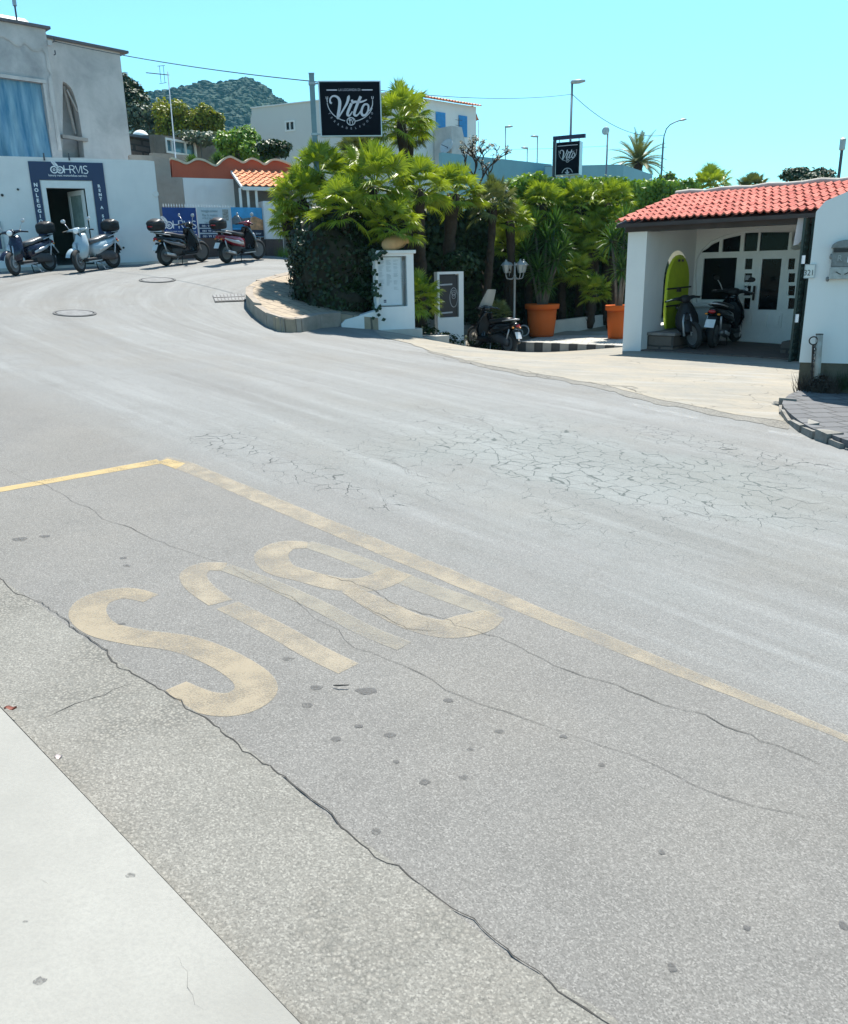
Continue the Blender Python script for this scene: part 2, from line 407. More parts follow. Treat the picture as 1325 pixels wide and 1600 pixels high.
def bricks(name,c1,c2,mortar,w,hh,m=.02,rough=.85,rot=0,bump=.5,vert=False):
    t=NT(name);mp=t.n('ShaderNodeMapping');mp.inputs['Rotation'].default_value=(R(90) if vert else 0,0,rot)
    wv=t.n('ShaderNodeTexNoise');wv.inputs['Scale'].default_value=3;t.l(t.co(),wv.inputs['Vector'])
    ad=t.n('ShaderNodeVectorMath',operation='MULTIPLY_ADD');t.l(wv.outputs['Color'],ad.inputs[0]);ad.inputs[1].default_value=(.06,)*3;t.l(t.co(),ad.inputs[2])
    t.l(ad.outputs[0],mp.inputs[0]);b=t.n('ShaderNodeTexBrick');t.l(mp.outputs[0],b.inputs['Vector'])
    b.inputs['Color1'].default_value=(*c1,1);b.inputs['Color2'].default_value=(*c2,1);b.inputs['Mortar'].default_value=(*mortar,1)
    b.inputs['Scale'].default_value=1;b.inputs['Mortar Size'].default_value=m;b.inputs['Brick Width'].default_value=w;b.inputs['Row Height'].default_value=hh
    c=t.mix(t.math('MULTIPLY',t.rng(t.noise(8,5,.65),.4,.75),.5),b.outputs['Color'],tuple(x*.55 for x in c1));t.col(c)
    t.b.inputs['Roughness'].default_value=rough
    hg=t.math('ADD',t.math('MULTIPLY',b.outputs['Fac'],-1.0),t.math('MULTIPLY',t.noise(30,4,.6),.5));t.bump(hg,bump,.01);MATS[name]=t.m;return t.m
# ------------------------------------------------------------------ setting
asph=asphalt('asphalt',(.156,.150,.140),(.178,.165,.143),.34,True,lane=(.215,.223,.222))
asph_old=asphalt('old_asphalt',(.188,.180,.160),(.205,.18,.15),.30,grain=190,coarse=95)
conc=pmat('concrete',(.50,.49,.46),.9,var=.13,scale=2.2,bump=.25,bscale=120)
def dustmat():
    t=NT('dusty_concrete');a=t.noise(.8,5,.65);b=t.noise(14,5,.7)
    c=t.mix(t.rng(a,.35,.68),(.20,.19,.165),(.285,.245,.185));c=t.mix(t.rng(b,.45,.75,0,.5),c,(.15,.145,.135))
    s=t.noise(1.3,4,.6,stretch=(.5,3,1,-.35));c=t.mix(t.rng(s,.5,.7,0,.5),c,(.29,.285,.27))
    k=crackfield(t,1.1,.012,t.rng(t.noise(.6,2,.5),.4,.6));c=t.mix(t.math('MULTIPLY',k,.6),c,(.07,.06,.05))
    t.col(c);t.b.inputs['Roughness'].default_value=.92;t.bump(b,.35,.01);return t.m
dust=dustmat()
crk=pmat('crack_dark',(.035,.033,.03),.95,var=.3)
stain=paint('oil_stain',(.075,.073,.072),.50,.8,70)
yel=paint('yellow_paint',(.41,.30,.13),.30,.85);yel2=paint('faded_yellow_paint',(.32,.27,.195),.46,.72);yel3=paint('old_cream_paint',(.30,.27,.21),.45,.6);whp=paint('white_edge_paint',(.36,.36,.35),.55,.7);yels=paint('tan_letter_paint',(.31,.255,.175),.40,.74)
# ground sheet reaching the horizon
xs=list(np.arange(-16,12,.5));ys=list(np.arange(-4,30,.5))
far=[1.5,3,6,12,25,50,100,200,400,800,1600,3200]
xs=[-16-f for f in far[::-1]]+xs+[12+f for f in far];ys=[-4-f for f in far[::-1]]+ys+[30+f for f in far]
X,Y=np.meshgrid(xs,ys);Z=hs(X,Y)-.05
Z=Z-np.where((Y<27)&(X>-14)&(X<10),.02,0)
mb=MB();nx=len(xs)
mb.add([(X[j,i],Y[j,i],Z[j,i]) for j in range(len(ys)) for i in range(nx)],[(j*nx+i,j*nx+i+1,(j+1)*nx+i+1,(j+1)*nx+i) for j in range(len(ys)-1) for i in range(nx-1)])
mb.csm=True
soil=pmat('dry_soil',(.20,.17,.12),.95,var=.3,scale=.6,bump=.4,bscale=12)
struct(mb.build('ground',soil,fix=False))
# road
mb=MB();mb.csm=True
drape(mb,[(-22,-3),(11,-3),(11,9),(6.0,13.5),(3.0,22),(-1.5,25),(-3.3,27.2),(-22,27.2)],0,.35)
mb.sm=[True]*len(mb.f);mb.csm=False
mb.cm=1
nearcr=[(-60,875),(0,905),(60,945),(120,990),(225,1062),(330,1128),(430,1205),(520,1285),(610,1345),(700,1418),(800,1500),(880,1545),(960,1592),(1010,1650)]
crack(mb,nearcr,.0070,seed=2,jit=.35,step=.03,off=.0045)
crack(mb,[(225,1062),(170,1085),(120,1100),(60,1125)],.0045,seed=5,jit=.3,step=.03,off=.0045)
crack(mb,[(0,730),(90,770),(180,815),(270,855),(370,885)],.0035,seed=6,jit=.4,off=.003)
crack(mb,[(370,885),(450,935),(530,985),(600,1030),(700,1075),(790,1110),(900,1150),(1000,1185),(1130,1240),(1325,1300)],.0030,seed=7,jit=.4,off=.003)
crack(mb,[(480,895),(550,910),(585,925),(640,950),(700,970),(780,1000),(880,1045),(960,1075),(1100,1120),(1290,1195)],.0045,seed=8,jit=.4,step=.04,off=.003)
crack(mb,[(560,945),(600,962),(640,983),(680,988)],.0040,seed=9,jit=.3,step=.03,off=.003)
crack(mb,[(665,985),(670,975),(668,968)],.0030,seed=10,jit=.2,step=.02,off=.003)
crack(mb,[(640,548),(700,562),(760,572),(820,580),(850,590)],.0150,seed=11,jit=1.2,off=.012)
crack(mb,[(770,575),(870,592),(960,603),(990,612),(1010,618)],.0175,seed=12,jit=1.6,off=.012)
crack(mb,[(930,600),(985,605),(1012,617)],.0200,seed=13,jit=1.8,off=.012)
crack(mb,[(880,597),(990,622),(1100,628),(1180,640)],.0070,seed=14,jit=1.5,off=.012)
for i,(a,b) in enumerate([((640,630),(800,668)),((700,690),(760,700)),((830,660),(890,690)),((880,740),(990,775)),((1000,705),(1080,730)),((900,725),(1000,720)),((1040,790),(1200,830)),((1180,760),(1325,800)),((740,640),(820,720)),((560,700),(700,760))]):
    crack(mb,[a,b],.0050,seed=20+i,jit=1.4,step=.06,off=.003)
mb.cm=2
for i,(x,y,a,b) in enumerate([(32,843,.05,.022),(70,838,.04,.015),(193,872,.025,.012),(198,884,.022,.012),(610,1149,.022,.014),(664,1222,.02,.012),(735,1171,.016,.008),(588,1299,.018,.010),(619,1190,.012,.007),(781,1143,.022,.01),(880,1151,.018,.009),(940,1195,.014,.008),(1050,1512,.012,.011),(1033,1332,.012,.008),(480,1102,.022,.014),(525,1155,.02,.012),(573,1080,.05,.02),(495,1074,.026,.014),(450,1030,.03,.014),(725,1215,.02,.01),(560,1135,.02,.01),(1167,1450,.012,.007),(190,975,.02,.01),(1318,1447,.012,.012),(700,1095,.02,.012)]):
    blot(mb,gxy(x,y),a*.85,b*1.3,seed=i,off=.0025)
struct(mb.build('road',[asph,crk,stain],fix=False))
# gutter strip of older, coarser asphalt beside the pavement
cr=[gxy(*p) for p in nearcr]
ed=[(-40,1062),(0,1105),(235,1352),(470,1600),(560,1695)]
E=[gxy(*p) for p in ed]
d=Vector((E[0][0]-E[2][0],E[0][1]-E[2][1])).normalized();E0=(E[0][0]+d.x*4,E[0][1]+d.y*4)
dc=Vector((cr[0][0]-cr[4][0],cr[0][1]-cr[4][1])).normalized();C0=(cr[0][0]+dc.x*4,cr[0][1]+dc.y*4)
mb=MB();drape(mb,[C0]+cr+[(1.2,.3),(1.2,-2),(.1,-2)]+[E[-1],E[2],E0],.003,.2);mb.sm=[True]*len(mb.f)
struct(mb.build('gutter_strip',[asph_old,crk],fix=False))
mb=MB();E2=[gxy(p[0],p[1],.035) for p in ed];E2[0]=(E2[0][0]+d.x*4,E2[0][1]+d.y*4)
drape(mb,E2[::-1]+[(-12,3),(-12,-3),(.4,-3)],.035,.2,.12)
cm_=NT('pavement_concrete');a=cm_.noise(1.6,5,.6);b=cm_.noise(90,4,.7);c=cm_.mix(cm_.rng(a,.35,.7),(.215,.208,.188),(.272,.264,.240));c=cm_.mix(cm_.rng(b,.4,.7,0,.5),c,(.20,.195,.18))
sp=cm_.noise(7,4,.7);c=cm_.mix(cm_.rng(sp,.66,.74,0,.35),c,(.19,.185,.165));cm_.col(c);cm_.b.inputs['Roughness'].default_value=.9;cm_.bump(b,.35,.004)
mb.sm=[False]*len(mb.f);mb.cm=1
for i,(x,y,a_,b_) in enumerate([(204,1368,.013,.008),(62,1533,.013,.011),(40,1440,.006,.003)]): 
    q=gxy(x,y,.035);blot(mb,q,a_,b_,off=.0365,seed=i+40)
mb.cm=2;crack(mb,[(65,1392),(80,1400)],.0015,off=.0365,seed=3,jit=.05,step=.01);crack(mb,[(265,1510),(300,1545),(330,1600)],.0010,off=.0365,seed=4,jit=.3,step=.02)
struct(mb.build('pavement',[cm_.m,stain,crk],fix=False))
# driveway apron
mb=MB()
ap=[(600,527),(640,537),(700,556),(760,571),(830,583),(900,594),(960,606),(1010,620),(1100,640),(1180,652),(1225,660),(1238,640)]
A=[gxy(*p) for p in ap];A2=[]
for i,(p,q) in enumerate(zip(A[:-1],A[1:])):
    for k in range(6):
        t=k/6;x=p[0]+(q[0]-p[0])*t;y=p[1]+(q[1]-p[1])*t
        A2.append((x+.10*noise.noise(Vector((x*3,y*3,1))),y+.16*noise.noise(Vector((x*3,y*3,7)))+.05*noise.noise(Vector((x*14,y*14,3)))))
A2.append(A[-1])
drape(mb,A2+[(9,9.9),(12,16),(9.8,22),(-1.0,24.5),(-1.2,18.2)],.007,.3);mb.sm=[True]*len(mb.f)
struct(mb.build('driveway',dust,fix=False))
mb=MB();O1=[];O2=[]
for i,(x,y) in enumerate(A2[10:]):
    k=min(1,i/6);O1.append((x+.05,y+.25));O2.append((x-.1+.12*noise.noise(Vector((x*4,y*4,9))),y-k*(.28+.3*abs(noise.noise(Vector((x*2,y*2,19))))+.1*noise.noise(Vector((x*11,y*11,2))))))
drape(mb,O1+O2[::-1],.004,.25);mb.sm=[True]*len(mb.f)
struct(mb.build('gravel_edge',asphalt('gritty_edge',(.175,.165,.145),(.15,.13,.10),.4,grain=120,coarse=40),fix=False))
# painted lines and letters (one marking per object)
def drapepoly(name,pts,mat,label,off=.0016,cat='road marking'):
    mb=MB();P=[gxy(*p) for p in pts];Q=[]
    for (a,b) in zip(P,P[1:]+P[:1]):
        L=math.hypot(b[0]-a[0],b[1]-a[1]);k=max(1,int(L/.06))
        for i in range(k):
            t=i/k;x=a[0]+(b[0]-a[0])*t;y=a[1]+(b[1]-a[1])*t
            Q.append((x+.008*noise.noise(Vector((x*20,y*20,0))),y+.008*noise.noise(Vector((x*20,y*20,4)))))
    drape(mb,Q,off,.25);return mb
def marking(name,polys,mats,label,cat='road marking'):
    mb=MB()
    for k,(pts,mi) in enumerate(polys):
        q=drapepoly(name,pts,None,'');q2=MB();
        b=len(mb.v);mb.v+=[v+Vector((0,0,.0004*k)) for v in q.v];mb.f+=[[b+i for i in f] for f in q.f];mb.m+=[mi]*len(q.f);mb.sm+=[True]*len(q.f)
    tag(mb.build(name,mats,fix=False),label,cat)
marking('bay_line',[([(262,714),(300,723),(420,773),(560,830),(700,888),(860,956),(1010,1018),(1150,1076),(1330,1152),(1330,1163),(1290,1146),(1150,1092),(1000,1034),(860,977),(700,911),(560,853),(420,794),(300,742),(245,722)],0),([(245,722),(262,717),(290,724),(275,733)],1)],[yel2,yel],'long faded yellow bay line running diagonally to the right edge')
marking('bay_line',[([(-60,773),(0,762),(120,741),(245,718),(256,724),(130,746),(0,769),(-60,780)],0)],[yel],'bright yellow end line closing the bus bay at the left')
def ribbon(pts,ws):
    P=smooth([(p[0],p[1],w) for p,w in zip(pts,ws)],5);L=[];Rr=[]
    # widths in the photo's vertical/horizontal mix: offset perpendicular in ground space
    Gp=[gxy(p[0],p[1]) for p in P]
    for i,(x,y) in enumerate(Gp):
        a=Gp[max(i-1,0)];b=Gp[min(i+1,len(Gp)-1)];dx,dy=b[0]-a[0],b[1]-a[1];l=math.hypot(dx,dy) or 1;w=P[i][2]/2
        L.append((x-dy/l*w,y+dx/l*w));Rr.append((x+dy/l*w,y-dx/l*w))
    return L+Rr[::-1]
def letter(label,strips,mats):
    mb=MB()
    for k,(pts,w,mi) in enumerate(strips):
        b=ribbon(pts,[w]*len(pts) if not isinstance(w,list) else w);n=len(b)//2
        vs=[];
        for i in range(n):
            for (x,y) in (b[i],((b[i][0]+b[-1-i][0])/2,(b[i][1]+b[-1-i][1])/2),b[-1-i]): vs.append((x,y,h(x,y)+.0016+.0004*k))
        mb.cm=mi;mb.add(vs,[(3*i+j,3*i+j+1,3*i+j+4,3*i+j+3) for i in range(n-1) for j in(0,1)])
    tag(mb.build('painted_letter',mats,fix=False),label,'road marking')
letter('faded yellow letter S, most vivid letter of BUS',[([(236,935),(195,927),(150,938),(137,960),(160,983),(215,996),(285,1006),(345,1028),(392,1058),(398,1082),(365,1100),(318,1096),(275,1072)],[.10,.125,.15,.155,.14,.14,.145,.145,.15,.165,.165,.14,.09],0)],[yels])
letter('faded yellow letter U in the middle of BUS',[([(545,1045),(490,1018),(430,984),(355,946)],[.115,.12,.12,.12],0),([(345,942),(312,918),(302,898),(320,886),(352,886)],[.12,.13,.13,.12,.11],0),([(350,886),(420,912),(500,948),(570,985),(632,1010)],[.09,.10,.10,.10,.10],1)],[yel2,yel3])
letter('palest worn letter B of BUS beside the long line',[([(478,850),(530,866),(600,893),(670,920),(730,942),(775,960)],[.10,.12,.13,.13,.13,.10],1),([(480,852),(445,853),(424,868),(436,888),(475,900),(530,913),(580,912),(625,893)],[.10,.15,.18,.17,.15,.16,.18,.16],0),([(545,922),(590,945),(640,970),(695,983),(740,974),(772,960)],[.09,.14,.16,.18,.20,.12],0)],[yel2,yel3])
marking('edge_line',[([(985,630),(1040,641),(1090,652),(1090,656),(1040,646),(985,634)],0)],[whp],'worn white edge line on the far side of the road')
marking('edge_line',[([(1200,672),(1330,691),(1330,697),(1200,677)],0)],[whp],'worn white edge line before the broken kerb at right')
# broken kerb island with pavers
pav=bricks('tan_pavers',(.34,.27,.19),(.28,.225,.165),(.11,.09,.07),.34,.26,.012,rot=.75)
kst=stucco('kerb_stone',(.30,.26,.22),.6,(.12,.10,.08),3,.6)
def grow(px,off): return gxy(px[0],px[1],off)
IS=[(460,423),(430,430),(402,438),(386,449),(387,461),(400,476),(418,489),(440,497),(470,497),(500,492),(531,490)]
isl=[grow(p,.26) for p in smooth(IS,4)]
isl2=[(x+.05*noise.noise(Vector((x*5,y*5,0))),y+.07*noise.noise(Vector((x*5,y*5,5)))) for x,y in isl]
mb=MB();mb.csm=False
inner=[(x+(.16 if i<30 else .1),y+.10) for i,(x,y) in enumerate(isl2)]
drape(mb,isl2+[(-.9,17.6),(-.6,20.5),(-2.6,24.6)],.25,.25,.3)
mb.cm=1
# kerb stones: separate chunky blocks set along the edge
for i in range(0,len(isl2)-4,4):
    a=isl2[i];b=isl2[i+4];
    g=.008;dx,dy=b[0]-a[0],b[1]-a[1];l=math.hypot(dx,dy);ux,uy=dx/l,dy/l;nx_,ny_=-uy,ux
    if (nx_*(-1.5-a[0])+ny_*(19.5-a[1]))<0:nx_,ny_=-nx_,-ny_
    jz=rnd.uniform(-.02,.025);w=.13
    P=[]
    for (q,s) in ((a,g),(b,-g)):
        for o in(-.03,w): 
            x=q[0]+ux*s+nx_*o;y=q[1]+uy*s+ny_*o;P.append((x,y))
    P=[P[0],P[2],P[3],P[1]]
    mb.hexa([(x,y,h(x,y)-.05) for x,y in P],[(x,y,h(x,y)+.268+jz+rnd.uniform(-.012,.012)) for x,y in P])
struct(mb.build('island_pavement',[pav,kst]))
# drain, manholes
def flatring(name,px,py,r,label,cat):
    c=gp(px,py,.0);t=thing(name,label,cat,c)
    nrm=Vector((-(h(c.x+.2,c.y)-h(c.x-.2,c.y))/.4,-(h(c.x,c.y+.2)-h(c.x,c.y-.2))/.4,1)).normalized()
    mb=MB();mb.lathe([(r*.96,-.02),(r*1.0,.012),(r*1.12,.012),(r*1.12,-.02)],c+nrm*.004,32,nrm);mb.build('frame',pmat('dark_iron',(.06,.06,.06),.7),t)
    mb=MB();mb.lathe([(r*.93,-.02),(r*.93,.013),(r*.1,.013)],c+nrm*.003,32,nrm)
    mb.build('lid',pmat('worn_iron',(.13,.13,.13),.6,.1,.35,12),t);return t
flatring('manhole_cover',117,490,.34,'round manhole cover in the road nearer the camera','manhole cover')
flatring('manhole_cover',246,438,.38,'small dark manhole cover further up by the parked scooters','manhole cover')
t=thing('drain_grate','rectangular steel drain grate beside the curved kerb','drain',gp(356,467))
q=[gp(332,462),(gp(382,460)),(gp(384,471)),(gp(336,473))]
mb=MB();
for i in range(9):
    for j in range(2):
        a=(i+.12)/9;b=(i+.88)/9;c0=(j+.1)/2;c1=(j+.9)/2
        f=lambda u,v:(q[0].lerp(q[1],u)).lerp(q[3].lerp(q[2],u),v)+Vector((0,0,.03))
        mb.add([f(a,c0),f(b,c0),f(b,c1),f(a,c1)],[(0,1,2,3)])
mb.build('bars',MATS['worn_iron'],t,fix=False)
mb=MB();mb.add([p+Vector((0,0,.02)) for p in q],[(0,1,2,3)]);mb.build('frame',MATS['dark_iron'],t,fix=False)
# ------------------------------------------------------------------ buildings on the left
wht_b=stucco('white_plaster',(.70,.70,.69),.25,(.42,.44,.46))
wht=stucco('clean_white_plaster',(.70,.70,.68),.2,(.5,.5,.48),bump=.15)
grey=stucco('grey_render',(.44,.44,.44),.95,(.22,.23,.24),1.1,.7)
grey2=stucco('pale_grey_render',(.50,.49,.48),.8,(.27,.275,.28),.9,.4)
tan=stucco('tan_render',(.34,.30,.26),.7,(.2,.17,.15),1.6,.5)
red=stucco('terracotta_render',(.42,.105,.06),.5,(.25,.07,.05),1.5,.3)
brown=stucco('brown_wall',(.11,.08,.07),.6,(.05,.045,.045),2,.4)
rubble=bricks('rubble_stone',(.17,.12,.09),(.10,.075,.06),(.05,.04,.035),.5,.28,.04,vert=True,bump=.9)
navy=pmat('navy_sign',(.006,.022,.085),.4,var=.05);blue2=pmat('blue_banner',(.008,.045,.20),.6,var=.15,scale=3)
letw=pmat('white_lettering',(.75,.77,.8),.5,var=.03)
frw=pmat('white_frame',(.68,.69,.68),.45,var=.05)
dark=pmat('dark_interior',(.035,.04,.035),.9);glass=pmat('dark_glass',(.02,.025,.028),.06,var=.2,spec=.8)
slab=pmat('roof_slab',(.10,.10,.11),.8)
steel=pmat('galvanised_steel',(.30,.34,.36),.45,.6,.2,8);dsteel=pmat('dark_steel',(.05,.06,.075),.5,.3)
def hrvis(mb,fr,cu,cz,s,n):
    # two-wheel emblem, wing and the thin HRVIS lettering ; s = cap height
    for dx in(-1.32*s,-.55*s):
        k=[(cu+dx-.9*s+.42*s*math.cos(a*.3142),cz+.42*s+.42*s*math.sin(a*.3142)) for a in range(20)]
        stroke(mb,fr,k,.15*s,n,True)
        k=[(cu+dx-.9*s+.13*s*math.cos(a*.628),cz+.42*s+.13*s*math.sin(a*.628)) for a in range(10)];stroke(mb,fr,k,.09*s,n,True)
    for q in range(3):
        P=smooth([(cu-2.5*s+.1*q*s,cz+(1.45-.12*q)*s),(cu-2.2*s,cz+(1.5-.16*q)*s),(cu-1.85*s,cz+(1.2-.14*q)*s),(cu-1.6*s,cz+(.8-.1*q)*s)],4)
        stroke(mb,fr,P,.10*s,n)
    stroke(mb,fr,smooth([(cu-2.45*s,cz+1.4*s),(cu-2.15*s,cz+1.0*s),(cu-1.8*s,cz+.6*s),(cu-1.5*s,cz+.2*s)],4),.1*s,n)
    w=.12*s;x=cu-.9*s
    def L(*p): stroke(mb,fr,[(x+a*s,cz+b*s) for a,b in p],w,n)
    L((0,0),(0,1));L((0,.5),(.75,.5));L((.75,0),(.75,1),(1.15,1),(1.33,.88),(1.33,.64),(1.15,.5),(.8,.5));L((1.05,.5),(1.4,0))
    L((1.5,1),(1.85,.05),(2.2,1));L((2.3,0),(2.3,1));L((3.05,.92),(2.8,1),(2.58,.92),(2.55,.7),(2.75,.54),(2.98,.44),(3.1,.25),(2.98,.05),(2.75,0),(2.5,.08))
FR=Fr(PM(0,423,58),PM(247,410,54.5))
t=thing('rental_shop','white scooter rental shop with navy doorway sign under the grey building','shop building',FR.pt(1.5,1.7))
u0,_=FR.uv(-260,300);uR,_=FR.uv(246,300)
zt=FR.uv(120,247.5)[1]
d=[FR.uv(*p) for p in ((66,287),(139,287),(158,412),(83,418))]
du0=FR.uv(76,345)[0];du1=FR.uv(147,345)[0];dz1=FR.uv(100,286)[1];
zb=1.55
mb=MB();plate(mb,FR,[(u0,zb),(uR,zb),(uR,FR.uv(245,252)[1]),(uR-.25,zt),(u0,zt+.02)],[[(du0,zb+.02),(du1,zb+.02),(du1,dz1),(du0,dz1)]],.3)
mb.build('wall',wht_b,t)
# side wall + roof slab + inner room
mb=MB();mb.hexa([FR.pt(uR-.3,zb,.3),FR.pt(uR,zb,.3),FR.pt(uR,zb,6),FR.pt(uR-.3,zb,6)],[FR.pt(uR-.3,zt-.05,.3),FR.pt(uR,zt-.05,.3),FR.pt(uR,zt-.05,6),FR.pt(uR-.3,zt-.05,6)]);mb.build('side_wall',wht_b,t)
mb=MB();mb.hexa([FR.pt(u0,zt-.35,.32),FR.pt(uR-.32,zt-.35,.32),FR.pt(uR-.32,zt-.35,6),FR.pt(u0,zt-.35,6)],[FR.pt(u0,zt-.12,.32),FR.pt(uR-.32,zt-.12,.32),FR.pt(uR-.32,zt-.12,6),FR.pt(u0,zt-.12,6)]);mb.build('roof',grey,t)
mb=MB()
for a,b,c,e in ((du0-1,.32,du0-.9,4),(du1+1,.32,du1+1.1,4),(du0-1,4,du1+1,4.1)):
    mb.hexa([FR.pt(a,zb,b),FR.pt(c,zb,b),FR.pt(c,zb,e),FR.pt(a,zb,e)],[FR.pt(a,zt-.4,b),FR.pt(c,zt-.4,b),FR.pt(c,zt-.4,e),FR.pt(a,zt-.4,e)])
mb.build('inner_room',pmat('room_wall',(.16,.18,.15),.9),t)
mb=MB();fw=.13
plate(mb,FR,[(du0-.06,1.7),(du0+fw*.4,1.7),(du0+fw*.4,dz1-fw),(du1-fw,dz1-fw),(du1-fw,1.7),(du1+.06,1.7),(du1+.06,dz1+.05),(du0-.06,dz1+.05)],(),.14,-.03)
mb.build('door_frame',frw,t)
# open glazed leaf swung inwards on the right
hx=FR.pt(du1-.16,0,.1);ex=FR.pt(du1-.55,0,.85);FL=Fr(hx,ex);Lw=FL.L
mb=MB();plate(mb,FL,rect(0,1.95,Lw,dz1-.16),[rect(.1,2.1,Lw-.1,dz1-.28)],.05);door=mb.build('door',frw,t)
mb=MB();plate(mb,FL,rect(.1,2.1,Lw-.1,dz1-.28),(),.01,.02)
g=pmat('pale_glass',(.25,.32,.30),.1,var=.2,spec=.6);pane=mb.build('pane',g,door);
mb=MB();mb.box(FL.pt(Lw-.05,2.9,-.04),(.02,.02,.14));mb.build('handle',steel,door)
# navy surround sign
so0=[FR.uv(*p) for p in ((43,250),(160,252.5))];su0=so0[0][0];su1=FR.uv(160,252.5)[0];sz=so0[0][1]-.03
sb_=FR.uv(40,347);sbot=2.0
a0=FR.uv(58,346)[0];a1=FR.uv(75,346)[0];b1=FR.uv(170,346)[0];b0=FR.uv(155,346)[0]
a0=min(a0,su0+.02)
izt=dz1+.07
mb=MB();plate(mb,FR,[(su0,sbot),(du0-.08,sbot),(du0-.08,izt),(du1+.08,izt),(du1+.08,sbot),(max(su1,b1),sbot),(max(su1,b1),sz),(su0,sz)],(),.03,-.032)
sg=mb.build('sign_board',navy,t)
mb=MB();hrvis(mb,FR,FR.uv(112,272)[0],FR.uv(112,271)[1],.19,-.042)
cu=FR.uv(106,274)[0];text(mb,FR,'luxury rent motorbikes service',cu,FR.uv(106,276)[1],.075,-.036,width=.95,bold=.0008)
for s,uu,zz in (('NOLEGGIO',(su0+du0-.08)/2,izt-.17),('RENT A SCOOTER',(du1+.08+max(su1,b1))/2,izt-.17)):
    st=.131 if s[0]=='N' else .110
    for i,c in enumerate(s):
        if c!=' ': text(mb,FR,c,uu,zz-i*st,st*.93,-.036,bold=.005)
mb.build('lettering',letw,sg,fix=False)
# poster frame at the left edge
pu=FR.uv(5,370)[0];pz0=FR.uv(2,393)[1];pz1=FR.uv(2,346)[1]
mb=MB();plate(mb,FR,rect(pu-1.0,pz0,pu,pz1),[rect(pu-.94,pz0+.06,pu-.06,pz1-.06)],.05,-.052);pf=mb.build('poster_frame',steel,t)
mb=MB();plate(mb,FR,rect(pu-.94,pz0+.06,pu-.06,pz1-.06),(),.02,-.022);mb.build('poster',navy,pf)
mb=MB()
for px,py,r in ((3.5,305,.035),(28,296,.03),(193,387,.03)): mb=MB();mb.lathe([(r,-.01),(r,.02),(r*.5,.02)],FR.px(px,py),10,-FR.N);mb.build('fixing_hole',dark,t)
mb=MB();mb.lathe([(.085,-.01),(.085,.02),(.06,.025),(.06,.01)],FR.px(243,303),16,-FR.N);mb.build('round_vent',MATS['white_plaster'],t)
for px in (69,108): 
    mb=MB();q=FR.px(px,247);mb.tube([q-Vector((0,0,.06))+FR.N*-.03,q+Vector((0,0,.12))+FR.N*-.03],.02,6);mb.build('wire_bracket',dsteel,t)
# step / threshold kerb
mb=MB();mb.hexa([FR.pt(u0,1.5,-.35),FR.pt(uR+.6,1.75,-.35),FR.pt(uR+.6,1.75,-.003),FR.pt(u0,1.5,-.003)],[FR.pt(u0,h(*FR.pt(u0,0).xy)+.03,-.35),FR.pt(uR+.6,h(*FR.pt(uR,0).xy)+.06,-.35),FR.pt(uR+.6,h(*FR.pt(uR,0).xy)+.06,-.003),FR.pt(u0,h(*FR.pt(u0,0).xy)+.03,-.003)])
struct(mb.build('kerb',conc))
# ---- grey unfinished building behind/above
A=Fr(PM(-70,247,56.5),PM(98,247,52.0));B=Fr(PM(94,247,50.6),PM(206,247,47.3))
t=thing('grey_building','unfinished grey plaster building with a sheeted window above the shop','building',A.pt(1.5,4.4))
za=A.uv(50,42)[1];ua=A.uv(95,247)[0]
ztl=A.uv(0,36)[1]
w1=[A.uv(*p) for p in((-60,118),(66,130),(82,246),(-60,246))]
wu=w1[1][0];wz=w1[1][1];z4=4.3
mb=MB();plate(mb,A,[(A.uv(-260,200)[0],z4),(A.L,z4),(A.L,za),(A.uv(-260,200)[0],za)],[[(wu-3.2,z4+.02),(wu,z4+.02),(wu,wz),(wu-3.2,wz)]],.3)
mb.build('wall',grey,t)
mb=MB();q0,q1=A.pt(A.L-.3,z4,.3),A.pt(A.L,z4,.3);q2,q3=A.pt(A.L,z4,6),A.pt(A.L-.3,z4,6);up=Vector((0,0,za-z4));mb.hexa([q0,q1,q2,q3],[x+up for x in(q0,q1,q2,q3)]);mb.build('side_wall',grey,t)
mb=MB();a_=A.uv(-260,200)[0];mb.hexa([A.pt(a_,za,-.12),A.pt(A.L+.12,za,-.12),A.pt(A.L+.12,za,6),A.pt(a_,za,6)],[A.pt(a_,za+.07,-.12),A.pt(A.L+.12,za+.07,-.12),A.pt(A.L+.12,za+.07,6),A.pt(a_,za+.07,6)]);mb.build('roof',slab,t)
# fallen plaster patch edge (raised lip) 
lip=smooth([(A.uv(*p)) for p in ((-20,52),(0,56),(14,62),(28,71),(38,66),(52,78),(66,76),(73,90),(76,108),(80,116),(76,125),(78,140),(80,160),(84,175),(88,200),(92,235))],3)
mb=MB();stroke(mb,A,[(u,z) for u,z in lip],[.04+.05*rnd.random() for _ in lip],-.02);v=[]
plate(mb,A,[(A.uv(-262,200)[0],za-.004)]+[(u,z) for u,z in [(A.uv(-262,200)[0],A.uv(-20,52)[1])]+lip]+[(A.L,A.uv(92,235)[1]),(A.L,za-.004)],(),.025,-.028)
mb.build('plaster_coat',grey2,t)
